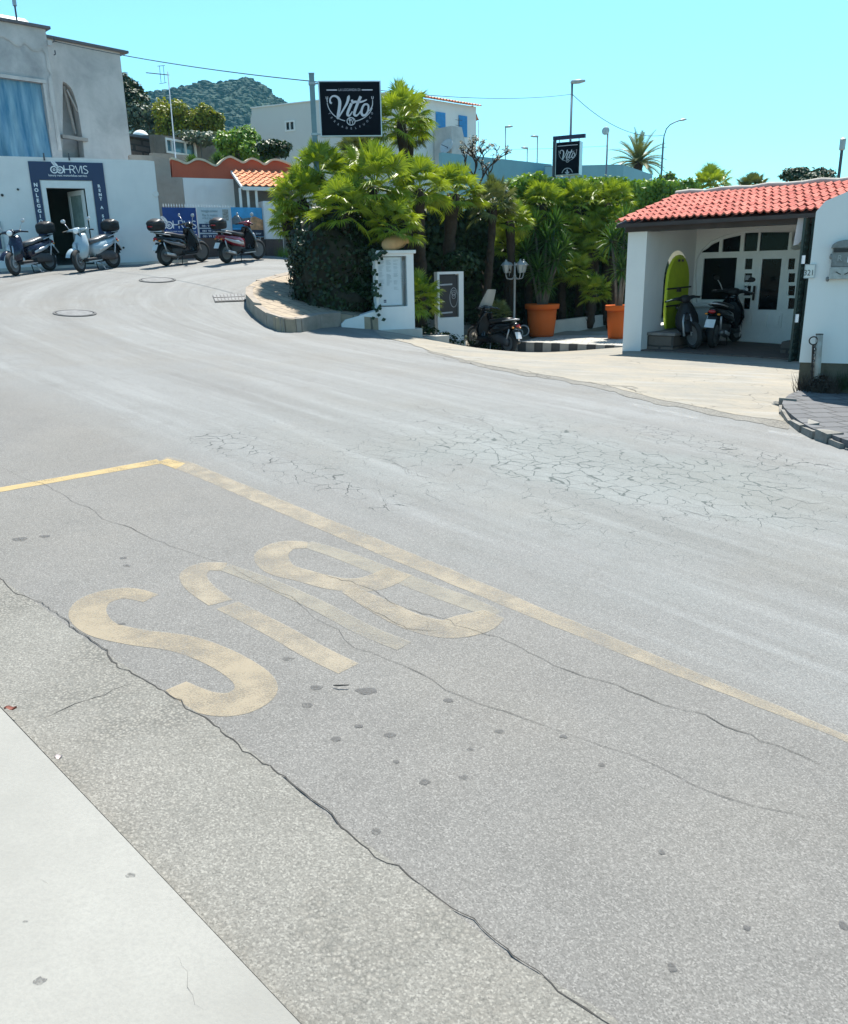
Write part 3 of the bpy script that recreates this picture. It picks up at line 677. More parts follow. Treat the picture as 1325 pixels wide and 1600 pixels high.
# blue plastic sheet
mb=MB();mb.csm=True;vs=[];nu,nz=70,24;zs0=4.4
for j in range(nz+1):
    for i in range(nu+1):
        u=wu-3.2+3.2*i/nu;z=zs0+(wz-zs0)*j/nz
        k=(i/nu*3.2);f=.05*math.sin(k*11+ (1-j/nz)*1.5)+.03*math.sin(k*27+j*.18)+.04*noise.noise(Vector((k*3,j*.12,2)))
        vs.append(A.pt(u,z,.12+f*(1.15-j/nz)))
mb.add(vs,[(j*(nu+1)+i,j*(nu+1)+i+1,(j+1)*(nu+1)+i+1,(j+1)*(nu+1)+i) for j in range(nz) for i in range(nu)])
t2=NT('blue_plastic');f=t2.noise(1.6,4,.5,stretch=(3,3,.5));t2.col(t2.mix(t2.rng(f,.35,.68),(.035,.14,.25),(.20,.34,.44)));t2.b.inputs['Roughness'].default_value=.22
ob=mb.build('plastic_sheet',t2.m,t,fix=False)
mb=MB();plate(mb,A,[(wu-3.3,wz),(wu+.1,wz),(wu+.1,wz+.09),(wu-3.3,wz+.09)],(),.1,-.045);plate(mb,A,rect(wu+.005,wz-1.2,wu+.07,wz-.006),(),.08,-.041);mb.build('window_frame',grey2,t)
mb=MB()
for px,py in ((82,66),(84,86)):
    q=A.px(px,py);mb=MB();mb.tube([q-A.N*.02,q-A.N*.12,q-A.N*.12+Vector((0,0,.1))],.018,5);mb.build('bracket',dsteel,t)
mb=MB();mb.box(A.px(76,68)-A.N*.06,(.12,.08,.14),math.atan2(A.U.y,A.U.x));mb.build('junction_box',grey2,t)
# set back block
zB=B.uv(130,71)[1]
ah=[B.uv(*p) for p in ((98,246),(98,127),(104,130),(111,137),(116,148),(121,165),(125,190),(129,215),(132,246))]
mb=MB();plate(mb,B,[(-1.2,z4),(B.L,z4),(B.L,zB),(-1.2,zB)],[[(max(a,.02),max(b,z4+.02)) for a,b in ah]],.3);mb.build('back_wall',grey2,t)
mb=MB();mb.hexa([B.pt(-.5,z4,.5),B.pt(1.6,z4,.5),B.pt(1.6,z4,.6),B.pt(-.5,z4,.6)],[B.pt(-.5,zB-.5,.5),B.pt(1.6,zB-.5,.5),B.pt(1.6,zB-.5,.6),B.pt(-.5,zB-.5,.6)]);mb.build('window_recess',grey,t)
mb=MB();mb.bar(B.px(100,135,.1),B.px(118,210,.1),.07,.05);mb.bar(B.px(104,140,.05),B.px(121,175,.05),.06,.05);mb.bar(B.px(96,213,-.05),B.px(136,219,-.05),.14,.10);mb.build('plank',pmat('weathered_wood',(.30,.28,.26),.9),t)
mb=MB();mb.hexa([B.pt(-1.2,zB,-.12),B.pt(B.L+.25,zB,-.12),B.pt(B.L+.25,zB,6),B.pt(-1.2,zB,6)],[B.pt(-1.2,zB+.07,-.12),B.pt(B.L+.25,zB+.07,-.12),B.pt(B.L+.25,zB+.07,6),B.pt(-1.2,zB+.07,6)]);mb.build('back_roof',slab,t)
mb=MB();q=[B.pt(B.L-.3,z4,.3),B.pt(B.L,z4,.3),B.pt(B.L,z4,6),B.pt(B.L-.3,z4,6)];up=Vector((0,0,zB-z4));mb.hexa(q,[x+up for x in q]);mb.build('end_wall',grey2,t)
# roof tank, mast
q=A.pt(A.uv(48,40)[0],za+.07,2.0)
t=thing('water_tank','white horizontal water tank on the flat grey roof','water tank',q)
mb=MB();mb.csm=True;mb.lathe([(.02,-.75),(.2,-.72),(.27,-.6),(.27,.6),(.2,.72),(.02,.75)],q+Vector((0,0,.36)),20,A.U);mb.build('tank',frw,t)
for s in(-1,1): mb=MB();mb.box(q+Vector((s*.4,s*.3,.06)),(.1,.4,.13));mb.build('cradle',dsteel,t)
q=A.pt(A.uv(40,36)[0],za+.07,.6);t=thing('roof_mast','thin steel mast with a small aerial on the grey building roof','mast',q)
mb=MB();mb.tube([q,q+Vector((0,0,2.2))],.025,6);mb.build('pole',dsteel,t)
mb=MB();mb.tube([q+Vector((0,0,.55)),q+Vector((0,0,.72))],.06,8);mb.build('clamp',steel,t)
# ---- garden walls and small house beyond the rental shop
Rf=Fr(PM(236,409,51),PM(452,402,47.5))
def U(px,py): return Rf.uv(px,py)
g0=1.6
def pfix(L): return [U(*p) for p in L]
t=tag((lambda m:m)(0) or (lambda mb:(plate(mb,Rf,[(U(236,300)[0]-.5,g0),(U(287,300)[0],g0)]+[(U(287,300)[0],U(287,277)[1]),(U(270,300)[0],U(270,277)[1]),(U(270,300)[0],U(268,249)[1]),(U(240,250)[0],U(240,243)[1]),(U(236,300)[0]-.5,U(236,243)[1])],(),.35),mb.build('render_wall',tan))[1])(MB()),'rough tan rendered wall between the shop and the terracotta wall','wall')
zr=U(300,278)[1];uA=U(268,262)[0];uB=U(452,270)[0]
top=smooth([U(*p) for p in ((268,249),(278.5,252),(292,257),(306,250.5),(320,252.5),(337,260.5),(348,252),(359,246.5),(371,251.5),(381,255.5),(392,249.5),(403,252.6),(414,258.5),(425,251.7),(437,252),(455,259))],4)
t=thing('terracotta_wall','terracotta red wall with a wavy cream coped top behind the banners','wall',Rf.pt(uA,g0))
mb=MB();plate(mb,Rf,[(uA,zr),(uB+.2,zr)]+[(a,b) for a,b in top[::-1]],(),.3,.02);mb.build('wall',red,t)
mb=MB()
for (a,b),(c,e) in zip(top[:-1],top[1:]):
    mb.hexa([Rf.pt(a,b,-.04),Rf.pt(c,e,-.04),Rf.pt(c,e,.36),Rf.pt(a,b,.36)],[Rf.pt(a,b+.06,-.04),Rf.pt(c,e+.06,-.04),Rf.pt(c,e+.06,.36),Rf.pt(a,b+.06,.36)])
mb.build('coping',pmat('cream_coping',(.50,.44,.33),.9,bump=.3),t)
uw0=U(287,300)[0];uw1=U(366,300)[0]
t=thing('white_wall','white painted wall with a faint blind arch under the terracotta top','wall',Rf.pt(uw0,g0))
mb=MB();plate(mb,Rf,rect(uw0+.01,g0,uw1,zr),(),.28,.0);mb.build('wall',wht_b,t)
mb=MB();ac=[U(*p) for p in ((303,330),(303,315),(306,297),(314,290),(322,292),(329,303),(334,322),(335,332))];stroke(mb,Rf,smooth(ac,4),.05,-.015);mb.build('arch_moulding',wht_b,t,fix=False)
# little porch with tiled roof
tile=None
def tiles(mb,E0,E1,S,rows,colw,amp=.035,lip=.03,seed=0,thick=.04):
    """E0-E1 eave line, S = vector up the slope; barrel tiles in rows"""
    E0=Vector(E0);E1=Vector(E1);S=Vector(S);L=(E1-E0).length;n=max(2,round(L/colw));U_=(E1-E0)/L;Nn=U_.cross(S).normalized()
    if Nn.z<0:Nn=-Nn
    r=random.Random(seed);k=8;sl=S.length/rows;Sd=S.normalized()
    for j in range(rows):
        a0=j*sl-(.03 if j else 0);a1=(j+1)*sl
        for i in range(n):
            w=L/n;jz=r.uniform(-.006,.006);js=r.uniform(-.012,.012);vs=[]
            for (s,hh) in ((a0+js,lip),(a1+.02,0)):
                for q in range(k+1):
                    x=(i+q/k)*w;ph=math.cos(2*math.pi*(q/k-.5));z=amp*(max(ph,-.35))
                    vs.append(E0+U_*x+Sd*s+Nn*(z+hh+jz))
            for q in range(k+1):
                x=(i+q/k)*w;ph=math.cos(2*math.pi*(q/k-.5));vs.append(E0+U_*x+Sd*(a0+js)+Nn*(amp*max(ph,-.35)+lip+jz-.028))
            m=k+1
            mb.add(vs,[(q,q+1,m+q+1,m+q) for q in range(k)]+[(q,q+1,2*m+q+1,2*m+q) for q in range(k)])
def tilemat(name,c,lc,rc):
    t=NT(name);g=t.n('ShaderNodeNewGeometry');f=g.outputs['Random Per Island']
    c1=t.mix(f,c,lc);n=t.noise(9,4,.6);c1=t.mix(t.rng(n,.5,.75,0,.45),c1,rc);t.col(c1);t.b.inputs['Roughness'].default_value=.85;t.bump(t.noise(60,3,.6),.2,.01);MATS[name]=t.m;return t.m
tmat=tilemat('terracotta_tiles',(.30,.065,.045),(.44,.125,.09),(.36,.20,.15));tmat2=tilemat('orange_tiles',(.48,.17,.08),(.56,.26,.14),(.36,.16,.09))
pe0=Rf.px(403,291,-1.2);pe1=Rf.px(460,296,-1.2)
t=thing('garden_porch','small white porch with an orange tiled roof beside the palms','porch',Rf.pt(U(400,300)[0],g0,-1))
pr0=Rf.px(362,266,-.05);zE=pe0.z;pe1=pe0+Rf.U*2.2
S=(pr0-pe0);sv=Vector((0,0,S.z))+(-Rf.N*-1)*1.15
E0=Rf.pt((pr0-Rf.o).dot(Rf.U),zE,-1.2)
mb=MB();mb.csm=True;tiles(mb,E0,E0+Rf.U*2.3,Rf.N*1.15+Vector((0,0,pr0.z-zE)),5,.2,.04);mb.build('roof_tiles',tmat2,t,fix=False)
mb=MB();mb.bar(E0-Vector((0,0,.07)),E0+Rf.U*2.3-Vector((0,0,.07)),.08,.10);mb.bar(E0-Vector((0,0,.05)),pr0-Vector((0,0,.05)),.07,.08);mb.build('roof_beam',frw,t)
for px in (376,388,401):
    q=Rf.px(px,310,-1.1);mb=MB();mb.bar(Vector((q.x,q.y,g0)),Vector((q.x,q.y,zE-.05)),.07,.07);mb.build('post',frw,t)
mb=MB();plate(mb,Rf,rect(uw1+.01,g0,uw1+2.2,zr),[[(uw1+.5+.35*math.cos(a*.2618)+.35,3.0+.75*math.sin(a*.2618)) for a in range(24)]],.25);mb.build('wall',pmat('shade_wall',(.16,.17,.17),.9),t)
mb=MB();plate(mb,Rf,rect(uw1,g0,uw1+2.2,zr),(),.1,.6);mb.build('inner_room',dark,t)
# front boundary: dark base wall, banners, picket rail, pale pillar
Ff=Fr(PM(250,409,53.5),PM(450,403,49.5))
def W(px,py): return Ff.uv(px,py)
t=thing('boundary_wall','low dark brown boundary wall under the three banners','wall',Ff.pt(0,g0))
mb=MB();zb_=W(330,371)[1];plate(mb,Ff,rect(W(252,380)[0],g0,W(424,380)[0],zb_),(),.3);mb.build('wall',brown,t)
rl=thing('picket_railing','white picket railing with pointed tops above the banners','railing',Ff.pt(W(284,330)[0],zb_,.12))
zp=W(330,319)[1]
for i,px in enumerate(np.arange(256,368,4.2)):
    q=Ff.px(float(px),330,.12);mb=MB();mb.bar(Vector((q.x,q.y,zb_)),Vector((q.x,q.y,zp-.06)),.03,.012);mb.lathe([(.02,0),(.001,.07)],(q.x,q.y,zp-.06),6);mb.build('picket',frw,rl)
mb=MB();
for z in (zb_+.1,zp-.18): mb.bar(Ff.pt(W(256,330)[0],z,.135),Ff.pt(W(366,330)[0],z,.135),.02,.03)
mb.build('rail',frw,rl)
def banner(px0,px1,py0,py1,mat,name,label,n=-.03):
    a=W(px0,(py0+py1)/2)[0];b=W(px1,(py0+py1)/2)[0];z1=W((px0+px1)/2,py0)[1];z0=W((px0+px1)/2,py1)[1]
    t=thing(name,label,'banner',Ff.pt(a,z0,n))
    mb=MB();mb.csm=True;vs=[];nn=14
    for j in range(nn+1):
        for i in range(nn+1):
            vs.append(Ff.pt(a+(b-a)*i/nn,z0+(z1-z0)*j/nn,n-.006*math.sin(i*1.1+j*.3)*0))
    mb.add(vs,[(j*(nn+1)+i,j*(nn+1)+i+1,(j+1)*(nn+1)+i+1,(j+1)*(nn+1)+i) for j in range(nn) for i in range(nn)])
    vs2=[v+Ff.N*.01 for v in vs];mb.add(vs2,[(0,nn,(nn+1)*(nn+1)-1,(nn+1)*nn)])
    mb.build('sheet',mat,t,fix=False);return t,a,b,z0,z1
t,a,b,z0,z1=banner(255,307.5,324.3,373,blue2,'banner','blue banner with white two wheel emblem on the boundary wall')
mb=MB();hrvis(mb,Ff,(a+b)/2-.02,z1-.58,.215,-.036);text(mb,Ff,'luxury rent motorbikes service',(a+b)/2,z1-.68,.07,-.036,width=.85);mb.build('lettering',letw,t,fix=False)
t,a,b,z0,z1=banner(308.7,360.5,324.3,372,pmat('pale_banner',(.50,.56,.60),.7,var=.06),'banner','pale white banner with phone number lines, middle one of three')
mb=MB()
for i,(w_,zz) in enumerate(((.5,.10),(.45,.22),(.5,.30),(.36,.42))): text(mb,Ff,('noleggio scooter','Per la vostra','vacanza','Casa in Affitto')[i],a+.38,z1-zz-.03,.10,n=-.036,width=w_)
mb.build('grey_lettering',pmat('grey_print',(.25,.33,.36),.7),t,fix=False)
mb=MB()
for zz,c in ((.46,0),(.60,0),(.75,0)): plate(mb,Ff,rect(a+.03,z1-zz-.11,a+.68,z1-zz),(),.004,-.036)
bb=mb.build('stripe',navy,t)
mb=MB()
for zz in (.55,.69,.84): text(mb,Ff,'081 99 32 81',a+.36,z1-zz,.085,-.041,width=.5)
mb.build('lettering',letw,bb,fix=False)
mb=MB();plate(mb,Ff,rect(b-.24,z1-.36,b-.06,z1-.05),(),.004,-.036);mb.build('small_picture',pmat('grey_photo',(.3,.3,.28),.7,var=.5,scale=20),t)
t,a,b,z0,z1=banner(361.9,410,324.3,370,pmat('sky_print',(.06,.33,.62),.5,var=.25,scale=2),'banner','colourful photo banner of a sunset sea bay beside the pale pillar')
mb=MB();w=b-a;hh=z1-z0
def BP(L): return [(a+w*x,z0+hh*y) for x,y in L]
plate(mb,Ff,BP([(0,.42),(1,.42),(1,.3),(0,.3)]),(),.003,-.034);mb.build('printed_sea',pmat('sea_print',(.02,.22,.42),.5,var=.2),t)
mb=MB();plate(mb,Ff,BP([(.001,.42),(.001,.62),(.1,.72),(.2,.74),(.35,.62),(.55,.66),(.68,.6),(.7,.42)]),(),.003,-.039);mb.build('printed_hill',pmat('hill_print',(.13,.15,.17),.6,var=.4,scale=12),t)
mb=MB();plate(mb,Ff,BP([(.5,.2),(.45,.3),(.58,.48),(.6,.66),(.75,.7),(.999,.58),(.999,.2)]),(),.003,-.044);mb.build('printed_rock',pmat('rock_print',(.50,.25,.12),.6,var=.5,scale=7),t)
mb=MB();plate(mb,Ff,BP([(.001,.02),(.001,.24),(.999,.24),(.999,.02)]),(),.003,-.049);k=mb.build('printed_band',pmat('dark_print',(.02,.025,.05),.6),t)
mb=MB();text(mb,Ff,'ischia tour',a+w*.7,z0+hh*.08,.09,-.054,width=.42);mb.build('lettering',letw,k,fix=False)
t=thing('gate_pillar','pale blue plastered pillar with a dark base right of the banners','pillar',Ff.pt(W(415,400)[0],g0,-.1))
zq=W(424,315)[1];zm=W(424,374)[1];ua_=W(411,350)[0];ub_=W(437,350)[0]
mb=MB();plate(mb,Ff,rect(ua_,zm,ub_,zq),(),.5,-.15);mb.build('shaft',wht_b,t,bevel=.01)
mb=MB();plate(mb,Ff,rect(ua_-.01,g0,ub_+.01,zm),(),.52,-.16);mb.build('base',brown,t)
t=tag((lambda mb:(plate(mb,Fr(PM(438,402,48),PM(456,402,47)),rect(0,g0,.5,3.3),(),.3),mb.build('post_wall',grey2))[1])(MB()),'narrow grey concrete post half hidden by the ivy','post')
# ---- rubble house with white window behind
Sf=Fr(PM(200,250,31),PM(268,250,29));Sg=Fr(PM(246,250,31),PM(352,250,28))
t=thing('stone_house','small dark stone house with a white framed window on the slope','house',Sf.pt(0,1.8))
z1=Sf.uv(225,212)[1];gz=1.8
mb=MB();plate(mb,Sf,[(Sf.uv(190,240)[0],gz),(Sf.uv(247,240)[0],gz),(Sf.uv(247,240)[0],Sf.uv(247,211)[1]),(Sf.uv(190,240)[0],Sf.uv(200,215)[1])],(),.4);mb.build('stone_wall',rubble,t)
wo=[Sg.uv(*p) for p in ((261,221),(304,225),(304,240),(261,237))]
mb=MB();plate(mb,Sg,[(0.0,gz),(Sg.L,gz),(Sg.L,Sg.uv(350,222)[1]),(0.0,Sg.uv(247,211)[1])],[[(wo[3][0],wo[3][1]),(wo[1][0],wo[3][1]),(wo[1][0],wo[1][1]),(wo[3][0],wo[1][1])]],.4);mb.build('rendered_wall',stucco('umber_render',(.17,.15,.13),.8,(.08,.07,.06),.9,.5),t)
a,b_,c,e=wo[3][0],wo[3][1],wo[1][0],wo[1][1]
mb=MB();plate(mb,Sg,rect(a-.06,b_-.06,c+.06,e+.06),[rect(a+.42,b_+.04,(a+c)/2+.28,e-.04),rect((a+c)/2+.36,b_+.04,c-.04,e-.04),rect(a+.02,b_+.04,a+.36,e-.04)],.1,-.05);wf=mb.build('window',frw,t)
mb=MB();plate(mb,Sg,rect(a,b_,c,e),(),.02,.12);mb.build('pane',pmat('blue_glass',(.10,.2,.25),.08,spec=.8),wf)
mb=MB();zt_=max(Sg.uv(247,211)[1],0)
q=[Sf.pt(Sf.uv(190,240)[0]-.2,Sf.uv(200,215)[1]+.02,-.2),Sf.pt(Sf.uv(247,240)[0],zt_+.02,-.2),Sg.pt(Sg.L+.3,Sg.uv(350,222)[1]+.02,-.2),Sg.pt(Sg.L+.3,Sg.uv(350,222)[1]+.02,5),Sf.pt(0,Sf.uv(200,215)[1]+.1,7)]
mb.add(q+[p+Vector((0,0,.12)) for p in q],[(0,1,2,3,4),(9,8,7,6,5)]+[(i,(i+1)%5,(i+1)%5+5,i+5) for i in range(5)]);mb.build('roof',slab,t)
t=thing('parapet_wall','low weathered concrete parapet below the stone house','wall',Sf.pt(1,1.8))
Pf=Fr(PM(238,250,36),PM(300,250,35));mb=MB();plate(mb,Pf,rect(0,1.8,Pf.L,Pf.uv(258,240)[1]),(),.3);mb.build('wall',tan,t)
q=V(PM(220,215,30));t=thing('satellite_dish','white dish dome above the stone house roof','dish',q)
mb=MB();mb.csm=True;P=[(max(.001,.42*math.sin(a*.13)),.36*math.cos(a*.13)) for a in range(13)][::-1];mb.lathe(P,q,20);mb.build('dome',frw,t)
# TV mast
b=PM(277,285,44);T=PM(262,112,40);t=thing('tv_antenna','tall thin television antenna mast in front of the stone house','antenna',(b[0],b[1],2.5))
mb=MB();mb.tube([Vector((b[0],b[1],2.5)),V(T)],[.035,.02],6);mb.build('mast',steel,t)
tt=V(T);mb=MB();mb.tube([tt+Vector((-.85,0,-.02)),tt+Vector((.05,0,-.12))],.018,5)
for dx in (-.15,-.3): mb.tube([tt+Vector((dx,0,-.38)),tt+Vector((dx,0,.22))],.01,4)
mb.tube([tt+Vector((-.38,0,.2)),tt+Vector((-.08,0,.22))],.01,4);mb.tube([tt+Vector((-.38,0,-.42)),tt+Vector((-.08,0,-.38))],.01,4)
mb.build('yagi',dsteel,t)
# ---- white house with blue shutters
Hl=Fr(PM(394,250,24.2),PM(640,250,26.2));Hr=Fr(PM(640,250,26.2),PM(744,250,24.4))
t=thing('white_house','large white house with blue shutters behind the palms','house',Hl.pt(0,1.5))
zL=Hl.uv(450,163)[1];zl2=zL-.35;hz=1.0
ww=[Hl.uv(*p) for p in ((447,204.5),(459.6,189))]
mb=MB();plate(mb,Hl,[(0,hz),(Hl.L,hz),(Hl.L,zL),(.25,zL),(.22,zl2-.0),(0.1,zl2-.25)],[rect(ww[0][0],ww[0][1],ww[1][0],ww[1][1])],.3);mb.build('left_wall',grey2 if False else stucco('shaded_white_render',(.56,.56,.54),.15,(.4,.4,.4),.5,.1),t)  # left face greyer than the right, its shade put into the render colour
mb=MB();a,b_,c,e=ww[0][0],ww[0][1],ww[1][0],ww[1][1];plate(mb,Hl,rect(a-.05,b_-.05,c+.05,e+.05),[rect(a+.04,b_+.04,(a+c)/2-.03,e-.04),rect((a+c)/2+.03,b_+.04,c-.04,e-.04)],.1,-.04);wf=mb.build('window',frw,t);mb=MB();plate(mb,Hl,rect(a,b_,c,e),(),.02,.12);mb.build('pane',glass,wf)
zR=Hr.uv(700,160)[1]
mb=MB();plate(mb,Hr,rect(.0,hz,Hr.L,zR),(),.3);mb.build('right_wall',wht,t)
mb=MB();q=[Hl.pt(0,zl2-.3,.31),Hl.pt(Hl.L,zl2-.3,.31),Hr.pt(Hr.L,zl2-.3,.31),Hr.pt(Hr.L,zl2-.3,9)];mb.add(q+[p+Vector((0,0,.15)) for p in q],[(0,1,2,3),(7,6,5,4)]+[(i,(i+1)%4,(i+1)%4+4,i+4) for i in range(4)]);mb.build('roof',slab,t)
mb=MB();q=[Hr.pt(Hr.L-.3,hz,.3),Hr.pt(Hr.L,hz,.3),Hr.pt(Hr.L,hz,9),Hr.pt(Hr.L-.3,hz,9)];up=Vector((0,0,zR-hz));mb.hexa(q,[x+up for x in q]);mb.build('end_wall',wht,t)
mb=MB();mb.csm=True;tiles(mb,Hr.pt(-.1,zR+.02,-.35),Hr.pt(Hr.L+.2,zR+.02,-.35),Hr.N*1.2+Vector((0,0,.25)),3,.25,.05);mb.build('roof_tiles',tmat2,t,fix=False)
mb=MB();mb.bar(Hl.pt(0.2,zL+.03,.1),Hl.pt(Hl.L,zL+.03,.1),.35,.06);mb.build('coping',frw,t)
for i,p in enumerate((((680.8,201.4),(694.8,176.8)),((716.4,213),(728.8,182)))):
    a,b_=Hr.uv(*p[0]);c,e=Hr.uv(*p[1]);mb=MB();plate(mb,Hr,rect(a,b_,c,e),(),.06,-.07)
    for k in range(int((e-b_)/.12)): mb.bar(Hr.pt(a+.05,b_+.06+k*.12,-.075),Hr.pt(c-.05,b_+.06+k*.12,-.075),.03,.04)
    mb.build('shutter',pmat('blue_shutter',(.02,.22,.50),.5),t)
mb=MB();a=Hr.uv(677,240)[0];c=Hr.uv(693,240)[0];plate(mb,Hr,[(a,hz),(c+.35,hz),(c+.35,Hr.uv(690,215)[1]-.6),(c,Hr.uv(690,204)[1]),(a,Hr.uv(690,204)[1])],(),1.5,-1.6);mb.build('stair_block',grey2,t)
# side pergola
mb=MB();e0=Hr.pt(Hr.L+.02,zR+.05,.2);mb.csm=True
tiles(mb,e0+Hr.U*.45+Vector((0,0,-.75))+Hr.N*0,e0+Hr.U*.45+Vector((0,0,-.75))+Hr.N*2.5,-Hr.U*.5+Vector((0,0,.8)),3,.25,.04);
t2_=mb.build('side_canopy',tmat2,t,fix=False)
mb=MB();p_=e0+Hr.U*.42;mb.tube([Vector((p_.x,p_.y,p_.z-.8)),Vector((p_.x,p_.y,p_.z-3.2))],.03,6);mb.build('canopy_post',frw,t)
q=Hr.px(699,230,-1.5);t=thing('satellite_dish','round satellite dish beside the stair of the white house','dish',q)
mb=MB();mb.csm=True;mb.lathe([(.02,-.04),(.25,0),(.42,.12),(.45,.13),(.43,.14),(.25,.03),(.02,-.02)],q,18,Vector((-.5,-.7,.4)));mb.build('reflector',pmat('dish_grey',(.42,.45,.47),.5),t)
mb=MB();mb.tube([q,q-Vector((0,0,.9))],.03,6);mb.tube([q,q+Vector((-.35,-.35,.1))],.02,5);mb.build('bracket',dsteel,t)
q=Hr.px(716,185,-.3);t=thing('tv_antenna','small television antenna against the white house wall between shutters','antenna',q)
mb=MB();q0=Hr.px(717,185,-.5);mb.tube([q0,q0-Vector((0,0,2.6))],.02,5);mb.build('mast',dsteel,t)
mb=MB()
for k in range(5): mb.bar(q0+Hr.U*-.3+Vector((0,0,-.1-.3*k)),q0+Hr.U*.3+Vector((0,0,-.1-.3*k)),.02,.02)
mb.build('elements',dsteel,t)
# teal walls (long low building behind the hedge)
tealm=stucco('teal_wall',(.18,.36,.42),.3,(.10,.22,.28),.7,.1)
T1=Fr(PM(690,250,31),PM(862,262,29));t=tag((lambda mb:(plate(mb,T1,[(0,.5),(T1.L,.5),(T1.L,T1.uv(860,256.7)[1]),(0,T1.uv(690,238)[1])],(),.3),mb.build('garden_wall',tealm))[1])(MB()),'long grey teal wall behind the bare tree','wall')
T2=Fr(PM(900,262,30),PM(974,262,30));T3=Fr(PM(974,262,30),PM(1020,266,27))
t=thing('teal_house','flat roofed teal building behind the hedge and hanging sign','building',T2.pt(0,0))
zt2=T2.uv(940,258.5)[1]
mb=MB();plate(mb,T2,rect(-1.6,0,T2.L,zt2),(),.3);mb.build('front_wall',tealm,t);mb=MB();plate(mb,T3,rect(0.01,0,T3.L,zt2),(),.3);mb.build('side_wall',tealm,t)
mb=MB();q=[T2.pt(-1.6,zt2-.02,.3),T2.pt(T2.L,zt2-.02,.3),T3.pt(T3.L,zt2-.02,.3),T3.pt(T3.L-2,zt2-.02,5)];mb.add(q+[p+Vector((0,0,.08)) for p in q],[(0,1,2,3),(7,6,5,4)]+[(i,(i+1)%4,(i+1)%4+4,i+4) for i in range(4)]);mb.build('roof',slab,t)
# ------------------------------------------------------------------ portico building on the right
Pf=Fr(PM(972.5,546,73),PM(1243,563,84.5))
pw=Pf.uv(1001,545)[0]
SD=Pf.N                       # depth direction of the building
Ls=2.25
zg=-.24
woodd=pmat('dark_beam',(.035,.024,.022),.6,var=.3,scale=4)
Bk=Fr(Pf.pt(0,0,Ls),Pf.pt(Pf.L+1.5,0,Ls))
t=thing('portico_building','white portico with red tiled roof, dark beam and arched glass front','building',Pf.pt(0,zg))
zbm=Pf.uv(1100,357)[1];zbt=Pf.uv(1100,339)[1]
# pillar and side wall with arched opening
mb=MB();q=[Pf.pt(0,zg-.3),Pf.pt(pw,zg-.3),Pf.pt(pw,zg-.3,.55),Pf.pt(0,zg-.3,.55)];mb.hexa(q,[Vector((p.x,p.y,zbm)) for p in q]);mb.build('pillar',wht,t)
Sw=Fr(Pf.pt(pw,0,.553),Pf.pt(pw,0,Ls))      # inner face of the side wall, u runs away from us, N to the left
aw=[(Sw.uv(*p)) for p in ((1067,470),(1024,470))]
uaR=min(Sw.L-.28,1.5);uaL=.28
uc=(uaL+uaR)/2;ur=(uaR-uaL)/2;z0=.32;zsp=1.25
arch=[(uaR,z0),(uaR,zsp)]+[(uc+ur*math.cos(a*math.pi/14),zsp+.62*math.sin(a*math.pi/14)) for a in range(1,14)]+[(uaL,zsp),(uaL,z0)]
mb=MB();plate(mb,Sw,[(0,zg-.3),(Sw.L,zg-.3),(Sw.L,zbm+.15),(0,zbm+.15)],[arch],pw,0);mb.build('side_wall',wht,t)
mb=MB();plate(mb,Sw,[(uaL-.05,z0-.05),(uaR+.05,z0-.05),(uaR+.05,2.1),(uaL-.05,2.1)],(),.01,pw*.5)
mb.build('window_pane',pmat('green_glass',(.04,.09,.06),.1,spec=.7),t) if False else None
# back wall joinery traced on the back plane
def K(px,py): return Bk.uv(px,py)
zf=zg-.05
LW=Bk.L
archo=[K(*p) for p in ((1088,472),(1086,430),(1088,405),(1096,390),(1110,377),(1130,368),(1155,362))]
cx_=K(1183,400)[0]
mir=[(2*cx_-u,z) for u,z in archo[::-1]]
zsill=K(1090,473)[1]
o2=archo+[(cx_,archo[-1][1]+.05)]+mir
rightx=min(LW-.15,mir[-1][0])
hole=[(u,z) for u,z in archo]+[(cx_,archo[-1][1]+.05)]+[(min(u,rightx),z) for u,z in mir]
# wall: window arch + door slot below
dL=K(1158,500)[0];
poly=[(0,zg-.3),(dL,zg-.3),(dL,zsill)]+[(archo[0][0],zsill)]+archo[1:]+[(cx_,archo[-1][1]+.05)]+[(min(u,rightx),z) for u,z in mir[:-1]]+[(rightx,zsill),(rightx,zg-.3),(LW,zg-.3),(LW,3.0),(0,3.0)]
mb=MB();plate(mb,Bk,poly,(),.3,0);mb.build('back_wall',wht,t)
outer=[(dL,zf),(dL,zsill),(archo[0][0],zsill)]+archo[1:]+[(cx_,archo[-1][1]+.05)]+[(min(u,rightx),z) for u,z in mir[:-1]]+[(rightx,zsill),(rightx,zf)]
def KR(a,b,c,d): # px rect -> axis aligned on the wall
    p=K(a,d);q=K(c,b);return rect(p[0],p[1],q[0],q[1])
holes=[KR(1093,402.5,1150,468)]
u1,zb0=K(1093,395);u2=K(1121,395)[0]
def archz(u):
    for (a,b),(c,d_) in zip(archo[1:-1],archo[2:]):
        if a<=u<=c: return b+(d_-b)*(u-a)/(c-a)
    return archo[-1][1]
u1=K(1094,394)[0];zb0=K(1100,394.5)[1]
us=[u1+(u2-u1)*i/6 for i in range(7)];holes.append([(u1,zb0),(u2,zb0)]+[(u,max(zb0+.05,archz(u)-.07)) for u in us[::-1]])
u3=K(1126.5,390)[0];u4=K(1154,390)[0];us=[u3+(u4-u3)*i/5 for i in range(6)];holes.append([(u3,zb0),(u4,zb0)]+[(u,archz(u)-.07) for u in us[::-1]])
ztp=archo[-1][1]-.03
for a,c in ((1160,1181),(1184.5,1229),(1234,1252)):
    ua_,uc_=K(a,390)[0],K(c,390)[0];holes.append(rect(ua_,zb0,min(uc_,rightx-.05),ztp))
